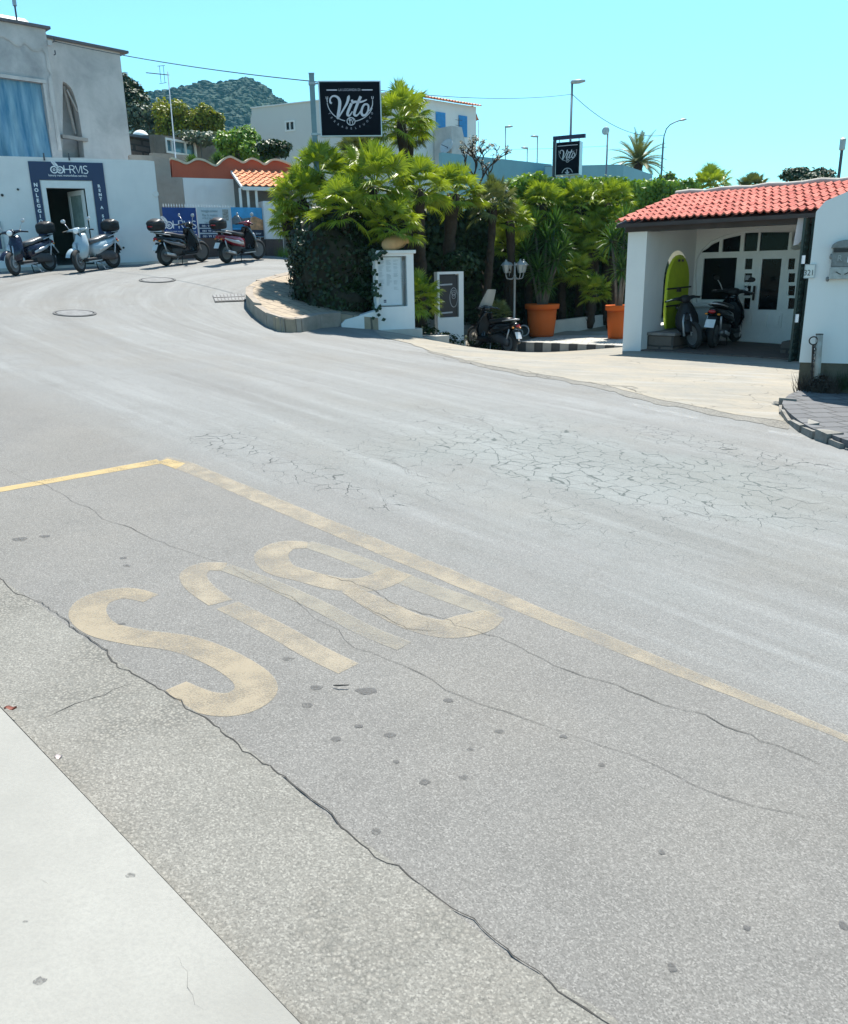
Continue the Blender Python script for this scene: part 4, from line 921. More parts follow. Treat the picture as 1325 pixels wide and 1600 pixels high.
for a,b,c,d_ in ((1161,404,1174.5,421),(1160,427,1173.5,441),(1159,446.5,1172,462),(1158.5,466,1171,483)): holes.append(KR(a+.8,b,c,d_))
dg=KR(1182,404,1220,484);holes.append(dg)
for b,d_ in ((404,421),(427,441),(446.5,462),(466,483)):
    a,c=K(1231,b)[0],K(1241,b)[0];holes.append(rect(a,K(1235,d_)[1],c,K(1235,b)[1]))
mb=MB();plate(mb,Bk,outer,holes,.07,.06);jo=mb.build('window_front',frw,t)
mb=MB();plate(mb,Bk,[(a,b) for a,b in outer],(),.01,.1);mb.build('glazing',pmat('portico_glass',(.004,.004,.005),.12,var=.3,spec=.12),jo)
mb=MB()
for a,c in ((1163,1174),(1178,1198),(1200,1221)):
    p=K(a,512);q=K(c,490);plate(mb,Bk,rect(p[0],p[1],q[0],q[1]),(),.02,.042);plate(mb,Bk,rect(p[0]+.05,p[1]+.05,q[0]-.05,q[1]-.05),(),.012,.028)
mb.build('door_panels',frw,jo)
mb=MB();q=Bk.px(1177.5,458,.02);mb.box(q,(.03,.05,.3),0);mb.box(q+Vector((-.05,-.04,0)),(.12,.02,.02));mb.build('door_handle',woodd,jo)
mb=MB();p=K(1080,480);q=K(1170,474);plate(mb,Bk,rect(archo[0][0]-.15,zsill-.08,dL+.02,zsill-.002),(),.15,-.12);mb.build('sill',wht,t)
mb=MB();a=K(1160.5,428);c=K(1173,440);plate(mb,Bk,rect(a[0]+.04,c[1]+.03,c[0]-.04,a[1]-.03),(),.006,.052);nt_=mb.build('door_notice',pmat('grey_notice',(.25,.26,.28),.6),jo)
mb=MB();mb.lathe([(.055,0),(.055,.006)],Bk.px(1165,453,.055),16,Bk.N);mb.build('round_sticker',letw,jo)
# beam and roof
mb=MB();q=[Pf.pt(-.05,zbm,-.05),Pf.pt(Pf.L+.1,zbm,-.05),Pf.pt(Pf.L+.1,zbm,.25),Pf.pt(-.05,zbm,.25)];mb.hexa(q,[p+Vector((0,0,zbt-zbm)) for p in q]);mb.build('beam',woodd,t)
eo=.32
e0=Pf.px(962,343,-eo);e1=Pf.px(1247,333,-eo);ze=(e0.z+e1.z)/2
E0=Pf.pt((e0-Pf.o).dot(Pf.U),ze,-eo);E1=Pf.pt((e1-Pf.o).dot(Pf.U)+.35,ze,-eo)
rr_=2.55;rq=Pf.px(1060,297,rr_-eo);rise=rq.z-ze-.10
SV=Pf.N*rr_+Vector((0,0,rise))
mb=MB();mb.csm=True;tiles(mb,E0,E1,SV,7,.148,.03,.03,seed=4);mb.build('roof_tiles',tmat,t,fix=False)
mb=MB();dn=Vector((0,0,-.05));q=[E0+dn+Pf.N*.04,E1+dn+Pf.N*.04,E1+SV+dn,E0+SV+dn];mb.add(q+[p+Vector((0,0,-.07)) for p in q],[(0,1,2,3),(7,6,5,4)]+[(i,(i+1)%4,(i+1)%4+4,i+4) for i in range(4)]);mb.build('roof_deck',woodd,t)
mb=MB();a=E0+SV+Vector((0,0,.03));b=E1+SV+Vector((0,0,.03))+Pf.U*1.5
pts=[a.lerp(b,i/16)+Vector((0,0,.02*math.sin(i*2.3))) for i in range(17)];mb.csm=True;mb.tube(pts,.06,8);mb.build('ridge',stucco('pale_mortar',(.42,.39,.35),.6,(.22,.2,.18),3,.5),t)
mb=MB();q=[E0+SV+Vector((0,0,-.06))+Pf.N*.05,E1+SV+Pf.U*1.5+Vector((0,0,-.06))+Pf.N*.05,Bk.pt(LW,E0.z+rise-.06,.3),Bk.pt(0,E0.z+rise-.06,.3)];mb.add(q+[p+Vector((0,0,-.12)) for p in q],[(0,1,2,3),(7,6,5,4)]+[(i,(i+1)%4,(i+1)%4+4,i+4) for i in range(4)]);mb.build('flat_roof',slab,t)
mb=MB();plate(mb,Bk,rect(0,2.95,LW,E0.z+rise-.2),(),.3,.0);mb.build('upper_wall',wht,t)
# ceiling and right inner wall
mb=MB();q=[Pf.pt(.05,zbt+.02,.26),Pf.pt(Pf.L+.1,zbt+.02,.26),Bk.pt(LW-.2,zbt+.02,-.01),Bk.pt(.05,zbt+.02,-.01)];mb.add(q+[p+Vector((0,0,.05)) for p in q],[(0,1,2,3),(7,6,5,4)]+[(i,(i+1)%4,(i+1)%4+4,i+4) for i in range(4)]);mb.build('ceiling',pmat('shade_ceiling',(.45,.45,.43),.9),t)
mb=MB();q=[Pf.pt(Pf.L+.35,zg-.3,-.2),Pf.pt(Pf.L+.65,zg-.3,-.2),Pf.pt(Pf.L+.65,zg-.3,Ls),Pf.pt(Pf.L+.35,zg-.3,Ls)];mb.hexa(q,[Vector((p.x,p.y,2.6)) for p in q]);mb.build('right_wall',wht,t)
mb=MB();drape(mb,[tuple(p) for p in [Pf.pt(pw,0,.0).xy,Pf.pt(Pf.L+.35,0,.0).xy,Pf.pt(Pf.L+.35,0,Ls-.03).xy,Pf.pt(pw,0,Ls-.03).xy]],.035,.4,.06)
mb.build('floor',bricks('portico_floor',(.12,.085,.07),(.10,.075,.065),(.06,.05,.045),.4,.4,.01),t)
# yellow board
yb=pmat('yellow_green_board',(.42,.52,.02),.4,var=.15,scale=3)
ctr=Sw.pt(uc+.05,0,-.16);t=thing('surfboard','yellow green board with black straps standing in the arched side opening','surfboard',(ctr.x,ctr.y,.2))
Yb=Fr(Sw.pt(uaL+.1,0,-.05),Sw.pt(uaR-.02,0,-.05));wb=Yb.L;prof=[];
for i in range(21):
    a=i/20;prof.append((.5+.5*math.cos(math.pi*a),0))
ol=[(wb*.06,.24),(wb*.94,.24),(wb,.6),(wb,1.2)]+[(wb/2+wb/2*math.cos(a*math.pi/12),1.2+.58*math.sin(a*math.pi/12)) for a in range(1,12)]+[(0,1.2),(0,.6)]
mb=MB();plate(mb,Yb,ol,(),.07,0);mb.build('deck',yb,t,bevel=.02)
for z in (.72,1.08):
    mb=MB();mb.bar(Yb.pt(-.04,z,-.02),Yb.pt(wb+.04,z+.02,-.02),.03,.03);mb.build('strap',woodd,t)
    mb=MB();mb.box(Yb.pt(wb*.45,z-.03,-.04),(.12,.05,.08),math.atan2(Yb.U.y,Yb.U.x));mb.build('buckle',woodd,t)
for dx in(-.08,.08):
    mb=MB();mb.box(Yb.pt(wb*.5+dx,1.66,-.01),(.05,.04,.05));mb.build('fin_plug',woodd,t)
# stone bench at the foot of the side wall
stb=bricks('brown_stone_block',(.16,.12,.095),(.115,.088,.072),(.05,.04,.035),.42,.22,.02,vert=True)
t=thing('stone_bench','low brown stone bench at the foot of the portico pillar','bench',Pf.pt(pw,zg))
mb=MB();q=[Pf.pt(pw+.005,zg-.1,.25),Pf.pt(pw+.6,zg-.1,.25),Pf.pt(pw+.6,zg-.1,1.9),Pf.pt(pw+.005,zg-.1,1.9)];zt_=.16;mb.hexa(q,[Vector((p.x,p.y,zt_)) for p in q]);mb.build('base',stb,t,bevel=.02)
mb=MB();q=[Pf.pt(pw+.005,zt_+.003,.22),Pf.pt(pw+.64,zt_+.003,.22),Pf.pt(pw+.64,zt_+.003,1.94),Pf.pt(pw+.005,zt_+.003,1.94)];mb.hexa(q,[p+Vector((0,0,.06)) for p in q]);mb.build('seat',pmat('stone_cap',(.20,.17,.15),.9,var=.3,bump=.4),t,bevel=.01)
t=thing('stone_block','small rough stone block beside the portico gate','stone block',Pf.pt(Pf.L-.5,zg,.9))
mb=MB();q=[Pf.pt(Pf.L-.6,zg-.1,.8),Pf.pt(Pf.L-.05,zg-.1,.8),Pf.pt(Pf.L-.05,zg-.1,1.3),Pf.pt(Pf.L-.6,zg-.1,1.3)];mb.hexa(q,[Vector((p.x+.02,p.y,.1)) for p in q]);mb.build('block',stb,t,bevel=.03)
# folded dark green gate at the right end
ggr=pmat('dark_green_metal',(.012,.028,.024),.45,var=.2)
gc=Pf.px(1236,560,-.02);t=thing('folding_gate','dark green metal gate folded against the white wall','gate',(gc.x,gc.y,zg))
for k,(o,n_) in enumerate(((0,0),(.09,-.28),(.16,-.05))):
    mb=MB();a=Vector((gc.x,gc.y,0))+Pf.U*o+Pf.N*n_;b=a+Pf.N*.5+Pf.U*.03*(-1)**k
    Fg=Fr(a,b);plate(mb,Fg,rect(0,zg+.03,Fg.L,zbm+.08),(),.04,0);lf=mb.build('leaf',ggr,t)
    mb=MB()
    for z in np.arange(zg+.15,zbm-.1,.12): mb.bar(Fg.pt(.05,float(z),-.01),Fg.pt(Fg.L-.05,float(z),-.01),.02,.05)
    mb.build('slats',ggr,lf)
for z in (.62,1.62):
    mb=MB();mb.box(Vector((gc.x,gc.y,z))+Pf.U*.14+Pf.N*-.34,(.05,.03,.14));mb.build('latch_plate',letw,t)
mb=MB();Fw=Fr(Pf.pt(Pf.L-.22,0,-.18),Pf.pt(Pf.L+.02,0,-.14));zt_=zbt-.03
plate(mb,Fw,[(0.02,zt_-.55),(.1,zt_-.53),(.17,zt_-.42),(.2,zt_-.2),(.22,zt_),(.06,zt_)],(),.012,0);tag(mb.build('awning_valance',pmat('pale_canvas',(.50,.47,.48),.8),None),'pale canvas awning end hanging under the right end of the tiles','awning')
# ------------------------------------------------------------------ white gable wall with number 321
Wf=Fr(PM(1243,615,118),PM(1420,640,124))
def Q(px,py): return Wf.uv(px,py)
zb1=Q(1243,566)[1];zgr=Q(1243,614)[1]
tl=[Q(*p) for p in ((1244,563),(1251,430),(1258,353),(1252,350),(1246,343),(1249,332),(1290,314),(1325,299))]
sl_=(tl[-1][1]-tl[-2][1])/(tl[-1][0]-tl[-2][0])
tl=[(max(u,0.0),z) for u,z in tl]
t=thing('gable_wall','white gable wall with house number 321 at the right edge','wall',Wf.pt(0,zgr))
mb=MB();plate(mb,Wf,[(0.0,zb1)]+tl[1:]+[(tl[-1][0]+2.0,tl[-1][1]+2.0*sl_),(tl[-1][0]+2.0,zb1)],(),.32,0);mb.build('wall',wht,t)
mb=MB();uf=Q(1320,600)[0];fo=[(.012,zgr-.3),(.012,zb1-.003)]
plate(mb,Wf,[(.012,zgr-.35),(.012,zb1-.004),(tl[-1][0]+2.0,zb1-.004),(tl[-1][0]+2.0,zgr-.5)],(),.29,.015);mb.build('stone_footing',stucco('mossy_stone',(.13,.115,.085),.8,(.05,.05,.035),6,1.0),t)
mb=MB();p=[Wf.pt(.05,zb1-.2,.32),Wf.pt(.35,zb1-.2,.32),Wf.pt(.35,zb1-.2,3.0),Wf.pt(.05,zb1-.2,3.0)];
npx=Q(1265,424);t2=thing('house_number','small white tile with the number 321 on the gable wall','number plate',Wf.pt(npx[0],npx[1]))
mb=MB();a=Q(1256.5,434);c=Q(1274,413.5);plate(mb,Wf,rect(a[0],a[1],c[0],c[1]),(),.02,-.021);mb.build('tile',pmat('glazed_tile',(.62,.63,.60),.3,var=.04),t2,bevel=.004)
mb=MB();plate(mb,Wf,rect(a[0]-.006,a[1]-.006,c[0]+.006,c[1]+.006),[rect(a[0]+.003,a[1]+.003,c[0]-.003,c[1]-.003)],.022,-.023);mb.build('rim',pmat('tile_rim',(.40,.42,.42),.4),t2)
mb=MB();text(mb,Wf,'321',(a[0]+c[0])/2-.012,a[1]+.028,.10,-.023,width=.10);mb.build('numerals',pmat('numeral_dark',(.03,.04,.04),.5),t2,fix=False)
# ornate mailbox
mu,mz=Q(1297,440);t=thing('mailbox','ornate grey cast metal mailbox on the white gable wall','mailbox',Wf.pt(mu,mz))
mm=pmat('cast_grey',(.17,.18,.18),.5,.3,.25,20,.3,40);mm2=pmat('cast_light',(.34,.35,.34),.5,.3,.2,20)
u0_=Q(1299,400)[0];u1_=u0_+.30;zb_=Q(1297,436)[1];zm_=Q(1300,417)[1];zt_=Q(1300,388)[1]
mb=MB();plate(mb,Wf,rect(u0_,zb_,u1_,zm_-.002),(),.09,-.092);mb.build('lower_front',mm2,t,bevel=.006)
mb=MB();plate(mb,Wf,rect(u0_+.006,zm_,u1_-.006,zt_),(),.085,-.087);mb.build('upper_front',mm,t,bevel=.006)
mb=MB();top_=[(u0_-.012,zt_+.002),(u1_+.012,zt_+.002)]+[((u0_+u1_)/2+(.162)*math.cos(a*math.pi/12),zt_+.01+.085*math.sin(a*math.pi/12)) for a in range(0,13)];plate(mb,Wf,top_,(),.11,-.112);mb.build('hood',mm,t,bevel=.004)
mb=MB();plate(mb,Wf,rect(u0_+.02,zt_-.05,u1_-.02,zt_-.01),(),.01,-.098);mb.build('letter_slot',pmat('slot_dark',(.02,.02,.02),.6),t)
mb=MB();
for s in(-1,1):
    stroke(mb,Wf,[((u0_+u1_)/2+s*(.02+.012*i),zb_+.075-.004*(5-i)*(i<4)+.002*i) for i in range(6)],.012,-.0945)
mb.build('keyhole_mark',MATS['slot_dark'],t,fix=False)
mb=MB();text(mb,Wf,'R',(u0_+u1_)/2-.05,zm_+.07,.10,-.089);mb.build('relief_letter',mm2,t,fix=False)
for s,uu in((-1,u0_),(1,u1_)):
    mb=MB();mb.csm=True;mb.ell(Wf.pt(uu+s*.012,zb_+.0,-.045),(.022,.022,.03));mb.ell(Wf.pt(uu+s*.004,zt_-.1,-.045),(.012,.03,.035));mb.build('scroll',mm,t)
mb=MB();plate(mb,Wf,rect(u0_+.185,zm_+.05,u0_+.25,zm_+.12),(),.003,-.0905);mb.build('name_tag',letw,t)
# pipe bollard and chain post
q=gp(1280,612);pz=Q(1279,590)
pb=Wf.px(1277.5,600,-.13);pt_=Wf.px(1280.5,523,-.13)
t=thing('pipe_bollard','rusty white pipe post standing against the stone footing','bollard',(pb.x,pb.y,zgr-.05))
mb=MB();mb.csm=True;mb.tube([Vector((pb.x-.01,pb.y,zgr-.05)),Vector((pt_.x,pt_.y,pt_.z))],.042,12);mb.build('pipe',stucco('worn_pipe_paint',(.42,.40,.36),.7,(.22,.13,.08),6,.3),t)
mb=MB();mb.lathe([(.045,0),(.045,.012),(.03,.012)],(pt_.x,pt_.y,pt_.z),12);mb.build('rim',MATS['dark_iron'],t)
cb=Wf.px(1270,600,-.16);ct=Wf.px(1270.5,538,-.16);t=thing('chain_post','dark rusty rod with a ring and hanging chain beside the pipe','post',(cb.x,cb.y,zgr-.05))
rust=pmat('rusty_iron',(.045,.035,.03),.8,.2,.5,20,.4)
mb=MB();mb.tube([Vector((cb.x,cb.y,zgr-.05)),ct],.014,8);mb.build('rod',rust,t)
def ring(mb,c,r,w,ax,n=16,sx=1):
    c=Vector(c);a=Vector(ax).normalized();u=a.orthogonal().normalized();v=a.cross(u)
    if abs(u.z)>abs(v.z):u,v=v,u
    P=[c+u*math.cos(k*2*math.pi/n)*r+v*math.sin(k*2*math.pi/n)*r*sx for k in range(n+1)];mb.tube(P,w,6,False)
mb=MB();mb.csm=True;ring(mb,ct+Vector((0,0,.045)),.05,.009,Wf.N);mb.build('ring',rust,t)
for k in range(11):
    mb=MB();mb.csm=True;ring(mb,ct+Vector((.014,-.022,-.02-.036*k)),.013,.0055,Wf.N if k%2 else Wf.U,10,1.5);mb.build('chain_link',rust,t)
# broken slab pavement in front of the gable wall
sp_=[(1232,618),(1222,632),(1240,652),(1268,670),(1300,681),(1345,694),(1500,720)]
P=[gxy(a,b,.08) for a,b in smooth(sp_,3)]
mb=MB();drape(mb,P+[(8,8),(8,11),tuple(Wf.pt(.3,0,.1).xy),tuple(Wf.pt(0.1,0,.05).xy)],.09,.25,.15)
mb.cm=0
grs=bricks('shade_darkened_slabs',(.12,.12,.125),(.085,.085,.09),(.03,.03,.03),.34,.22,.015,rot=-.35)  # slab grey darkened to deepen the wall shadow falling here
mb.cm=1
for i in range(0,len(P)-3,2):
    a=Vector(P[i]);b=Vector(P[i+2]);n_=Vector((-(b-a).y,(b-a).x)).normalized()
    if n_.dot(Vector((6,11))-a)<0:n_=-n_
    qq=[a-n_*.04+(b-a)*.04,b-n_*.05-(b-a)*.04,b+n_*.14-(b-a)*.03,a+n_*.13+(b-a)*.05]
    mb.hexa([(x.x,x.y,h(x.x,x.y)-.05) for x in qq],[(x.x,x.y,h(x.x,x.y)+.10+rnd.uniform(-.09,.02)) for x in qq])
for (px,py,r_) in ((1218,634,.10),(1232,646,.09),(1252,660,.12),(1275,672,.13),(1300,680,.15),(1320,688,.12),(1226,640,.05),(1242,655,.05),(1262,668,.05),(1288,679,.06)):
    q=gp(px,py);mb.ell(q+Vector((0,0,.01)),(r_,r_*.7,r_*.42),9,6,Matrix.Rotation(px,3,'Z'),.7,px)
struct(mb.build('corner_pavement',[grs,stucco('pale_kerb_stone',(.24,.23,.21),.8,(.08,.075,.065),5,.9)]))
# ------------------------------------------------------------------ menu wall, steps, second board
Mf=Fr(PM(590,514,73),PM(647.5,514,72.2))
def N_(px,py): return Mf.uv(px,py)
zt=N_(615,391)[1];z0=.2;LM=N_(647,450)[0]
a=N_(587,480);c=N_(630,400);nh=rect(.05,a[1],N_(636,440)[0],c[1])
t=thing('menu_wall','white plastered wall with a recessed menu board below the amphora','wall',Mf.pt(0,z0))
mb=MB();plate(mb,Mf,[(0,z0),(LM,z0-.1),(LM,zt-.07),(0,zt-.07)],[nh],.34,0);mb.build('wall',wht_b,t)
mb=MB();plate(mb,Mf,rect(-.02,zt-.07,LM+.05,zt),(),.42,-.04);mb.build('cap',wht_b,t,bevel=.012)
mb=MB();plate(mb,Mf,[(-.75,z0+.05),(0,z0),(0,N_(585,485)[1]),(-.3,N_(560,492)[1]),(-.68,N_(535,500)[1]),(-.78,N_(531,507)[1])],(),.34,.002);mb.build('low_wall',wht_b,t,bevel=.01)
mb=MB();plate(mb,Mf,rect(0.02,z0,LM-.02,zt-.1),(),.03,.30);mb.build('niche_back',wht_b,t)
mb=MB();a0_=.055;a1_=N_(629,440)[0];zq0=nh[0][1]+.03;zq1=nh[2][1]-.02
plate(mb,Mf,rect(a0_,zq0,a1_,zq1),(),.02,.10);bd=mb.build('menu_board',pmat('menu_paper',(.52,.58,.62),.35,var=.03),t)
mb=MB();rr=random.Random(5)
for c_ in range(4):
    z=zq1-.06
    while z>zq0+.32+.08*(c_%2):
        if rr.random()<.8:
            L_=rr.uniform(.05,.11);x0=a0_+.04+c_*.155;stroke(mb,Mf,[(x0,z),(x0+L_,z)],.008,.094)
        z-=.022
mb.build('menu_print',pmat('faint_print',(.33,.40,.44),.6),bd,fix=False)
mb=MB()
for (x,z,w_,h_) in ((.10,.09,.055,.022),(.10,.055,.055,.022)): plate(mb,Mf,rect(a0_+x+.02,zq0+z,a0_+x+.02+w_,zq0+z+h_),(),.003,.093)
mb.build('small_badge',navy,bd)
mb=MB();plate(mb,Mf,rect(a0_-.01,zq0-.012,a1_+.012,zq1+.012),[rect(a0_+.002,zq0+.001,a1_-.002,zq1-.001)],.03,.088);mb.build('menu_frame',steel,bd)
# amphora on the cap
q=Mf.px(618,386,.12);q=Mf.pt((q-Mf.o).dot(Mf.U),zt+.155,.12)
ax=(Mf.U*1+Vector((0,0,.22))).normalized();t=thing('amphora','tan clay amphora lying on its side on top of the menu wall','amphora',(q.x,q.y,zt))
clay=stucco('tan_clay',(.50,.33,.17),.5,(.28,.18,.10),6,.3)
mb=MB();mb.csm=True;mb.lathe([(.02,-.30),(.08,-.28),(.14,-.18),(.155,-.06),(.14,.06),(.10,.14),(.075,.18),(.07,.23),(.085,.26),(.085,.275),(.06,.275),(.05,.2)],q,24,ax);mb.build('body',clay,t)
for s in(-1,1):
    b_=q+ax*.02;o_=(Mf.N*s*.6+Vector((0,0,.8))).normalized() if s<0 else (Mf.N*.6-Vector((0,0,.8))).normalized()
    mb=MB();mb.csm=True;mb.tube([q+ax*.08+o_*.12,q+ax*.14+o_*.16,q+ax*.20+o_*.14,q+ax*.24+o_*.075],.016,8);mb.build('handle',clay,t)
# steps going down beside the wall
stp=stucco('pale_step',(.42,.41,.38),.4,(.25,.24,.22),3,.3)
t=thing('entrance_steps','three low pale steps descending to the courtyard beside the menu wall','steps',Mf.pt(.4,0,-.3))
for i,(px0,px1,py,d_) in enumerate(((592,657,514,.55),(652,702,525.5,.75),(697,728,534,.9))):
    a=PM(px0,py,73-3*i);b=PM(px1,py,71.5-3*i);zz=(a[2]+b[2])/2
    Fs=Fr(a,b);mb=MB();plate(mb,Fs,[(0,zz-.45),(Fs.L,zz-.45),(Fs.L,zz),(0,zz)],(),d_,-.12*(i==0));mb.build('step',stp,t,bevel=.01)
# second board
Bf=Fr(PM(688,513,64),PM(725,513,63))
t=thing('pedestal_board','white pedestal frame holding a dark information board by the palms','sign',Bf.pt(0,-.3))
def B_(px,py): return Bf.uv(px,py)
zt=B_(721,424)[1];zc=B_(700,496)[1];L_=B_(724.5,470)[0];l0=B_(687,460)[0]
mb=MB();plate(mb,Bf,[(0.02,-.7),(L_,-.7),(L_,zt),(l0-.06,zt),(l0-.06,-.1)],[rect(l0,zc,B_(717,460)[0],zt-.06)],.16);mb.build('frame',wht_b,t)
mb=MB();u0_=l0+.01;u1_=B_(717,460)[0]-.01;plate(mb,Bf,rect(u0_,zc+.01,u1_,zt-.08),(),.03,.05);bd=mb.build('board',pmat('black_board',(.012,.015,.022),.4),t)
mb=MB();zh=B_(700,443)[1]
for z,l in((B_(700,445)[1],.34),(B_(700,489)[1],.34)): stroke(mb,Bf,[(u0_+.03,z),(u0_+.03+l,z+.01)],.035,.044)
stroke(mb,Bf,[(u0_+.03,B_(700,471)[1]),(u0_+.15,B_(700,471)[1])],.018,.044)
k=[(u1_-.11+.11*math.cos(a*.3142),(zt+zc)/2-.07+.23*math.sin(a*.3142)) for a in range(20)];stroke(mb,Bf,k,.012,.044,True)
for s,e in ((.16,.05),(.1,.05),(.2,.07)):
    k=[(u1_-.11+e*math.cos(a*.524),(zt+zc)/2-.15+s+.0*a+.05*math.sin(a*.524)) for a in range(12)];stroke(mb,Bf,k,.010,.044,True)
mb.build('board_print',pmat('board_print',(.35,.37,.40),.6),bd,fix=False)
# ------------------------------------------------------------------ courtyard terrace
k0=PM(809,531,61.5);k1=PM(975,538.5,66.5);zt_=-.24
Kf=Fr(k0,k1)
cour=bricks('courtyard_paving',(.42,.40,.36),(.34,.33,.30),(.2,.19,.17),.4,.4,.012,rot=.3)
mb=MB();q=[Kf.pt(.0,-.6,.12),Kf.pt(Kf.L,-.6,.12),Kf.pt(Kf.L,-.6,3.9),Kf.pt(-.6,-.6,3.9)];mb.hexa(q,[Vector((p.x,p.y,zt_)) for p in q])
struct(mb.build('courtyard',cour))
n=int(Kf.L/.22);t=thing('checkered_kerb','black and white chequered kerb along the courtyard edge','kerb',Kf.pt(0,-.4))
kb=[pmat('kerb_black',(.06,.06,.06),.85),pmat('kerb_white',(.30,.29,.27),.85)]
for i in range(n):
    mb=MB();a=i*Kf.L/n;b=(i+1)*Kf.L/n-.006;q=[Kf.pt(a,-.6,0),Kf.pt(b,-.6,0),Kf.pt(b,-.6,.115),Kf.pt(a,-.6,.115)];mb.hexa(q,[Vector((p.x,p.y,zt_+.012)) for p in q]);mb.build('kerb_block',kb[i%2],t)
p0=PM(866,511,56);p1=PM(952,499,53);Lf=Fr(p0,p1);t=tag((lambda mb:(plate(mb,Lf,[(-.2,-.3),(Lf.L+.6,-.3),(Lf.L+.6,p1[2]+.17),(-.2,p0[2]+.17)],(),.15),mb.build('planter_kerb',stp,bevel=.01))[1])(MB()),'low pale planter kerb running behind the orange pots','kerb')
# ------------------------------------------------------------------ hanging signs
black=pmat('sign_black',(.004,.005,.010),.7,var=.05,spec=.1);lt2=pmat('sign_lettering',(.52,.52,.58),.5,var=.03);ltd=pmat('dim_lettering',(.30,.30,.36),.5,var=.03);alu=pmat('aluminium',(.45,.47,.50),.35,.5,.08)
def vito(mb,mb2,T,fr,n,ring=True,s=1):
    # T maps unit sign coordinates (0..1, 0..1 from the lower left) to the plane
    S=lambda L,w,cl=False:stroke(mb,fr,[T(a,b) for a,b in L],[x*s for x in w] if isinstance(w,list) else w*s,n,cl)
    def var(P,ws,k=6):
        Q=smooth([(a,b,w) for (a,b),w in zip(P,ws)],k);S([(a,b) for a,b,_ in Q],[w for _,_,w in Q])
    var([(.19,.60),(.165,.63),(.17,.69),(.21,.735),(.26,.735),(.305,.70),(.325,.63),(.315,.52),(.29,.40),(.275,.31)],[.03,.03,.025,.025,.03,.04,.05,.05,.045,.03])
    var([(.275,.31),(.33,.40),(.40,.52),(.45,.62),(.475,.72),(.47,.74)],[.03,.025,.03,.04,.045,.03])
    var([(.52,.60),(.49,.53),(.455,.44),(.445,.39),(.47,.37),(.50,.40),(.53,.45)],[.045,.045,.045,.04,.03,.02,.015])
    var([(.68,.73),(.64,.64),(.60,.54),(.565,.44),(.56,.39),(.59,.37),(.63,.40),(.67,.46)],[.045,.045,.045,.045,.04,.03,.02,.02])
    var([(.53,.67),(.54,.62),(.58,.63),(.66,.625),(.72,.64),(.78,.67)],[.035,.04,.035,.03,.025,.015])
    var([(.79,.58),(.74,.58),(.70,.52),(.68,.43),(.70,.38),(.74,.38),(.78,.43),(.80,.50),(.80,.56),(.77,.59)],[.03,.03,.035,.04,.04,.03,.03,.03,.03,.03])
    var([(.79,.45),(.82,.47),(.85,.52),(.87,.57),(.875,.66)],[.015,.015,.015,.014,.012])
    c=[(.50+.385*math.cos(math.radians(a)),.64+.38*math.sin(math.radians(a))) for a in range(185,260,5)];S(c,.013)
    c=[(.50+.385*math.cos(math.radians(a)),.64+.38*math.sin(math.radians(a))) for a in range(281,346,5)];S(c,.013)
    for x in(.115,.875): S([(x-.015,.73),(x-.012,.69),(x,.675),(x+.012,.69),(x+.015,.73)],.010)
    S([(.115,.675),(.118,.62)],.012)
    S([(.50+.068*math.cos(a*.3142),.265+.072*math.sin(a*.3142)) for a in range(20)],.013,True)
    S([(.48,.215),(.48,.27),(.475,.30)],.012);S([(.525,.215),(.525,.27)],.010)
    S([(.48+.015*math.cos(a*.628),.295+.022*math.sin(a*.628)) for a in range(10)],.01,True);S([(.525+.018*math.cos(a*.628),.29+.024*math.sin(a*.628)) for a in range(10)],.008,True)
# main sign: pole at left, square panel to the right
Vf=Fr(PM(487,190,69.5),PM(600,190,69.0));NV=-.055
b0=Vf.uv(498.5,214);b1=Vf.uv(597,126);b0=(Vf.uv(499,170)[0],Vf.uv(550,214)[1]);b1=(Vf.uv(596,170)[0],Vf.uv(550,126.5)[1])
pu=Vf.uv(489.5,170)[0];ptz=Vf.uv(487,115)[1];pp=Vf.pt(pu,0,.02)
t=thing('hanging_sign','large square black restaurant sign on a tall grey pole above the palms','sign',(pp.x,pp.y,h(pp.x,pp.y)))
mb=MB();mb.box((pp.x,pp.y,(ptz+.3)/2),(.115,.10,ptz-.3),math.atan2(Vf.U.y,Vf.U.x));mb.build('pole',pmat('painted_pole',(.14,.22,.25),.5,.2,.15,5),t)
mb=MB();plate(mb,Vf,rect(b0[0],b0[1],b1[0],b1[1]),(),.09,-.045);pn=mb.build('panel',alu,t,bevel=.006)
mb=MB();plate(mb,Vf,rect(b0[0]+.028,b0[1]+.028,b1[0]-.028,b1[1]-.028),(),.01,-.052);mb.build('face',black,pn)
W_=b1[0]-b0[0]-.056;H_=b1[1]-b0[1]-.056
T=lambda a,b:(b0[0]+.028+a*W_,b0[1]+.028+b*H_)
mb=MB();vito(mb,mb,T,Vf,-.0545,s=W_)
for a,b in ((.115,.29),(.70,.88)): stroke(mb,Vf,[T(a,.85),T(b,.85)],.022,-.0545)
mb.build('lettering',lt2,pn,fix=False)
mb=MB();u,z=T(.495,.832);text(mb,Vf,'LA LOCANDA DI',u,z,.072,-.0545,width=.36*W_*1.0,bold=.001)
s='TERRADELFUOCO'
for i,c in enumerate(s):
    a=R(202+ (338-202)*i/12);u,z=T(.50+.40*math.cos(a),.60+.47*math.sin(a));text(mb,Vf,c,u,z-.02,.06,-.0545,rot=(a+math.pi/2)*.85-.0 if False else math.pi/2+a-math.pi*0-math.pi*0 if False else (a-R(270)),bold=.001)
mb.build('small_lettering',ltd,pn,fix=False)
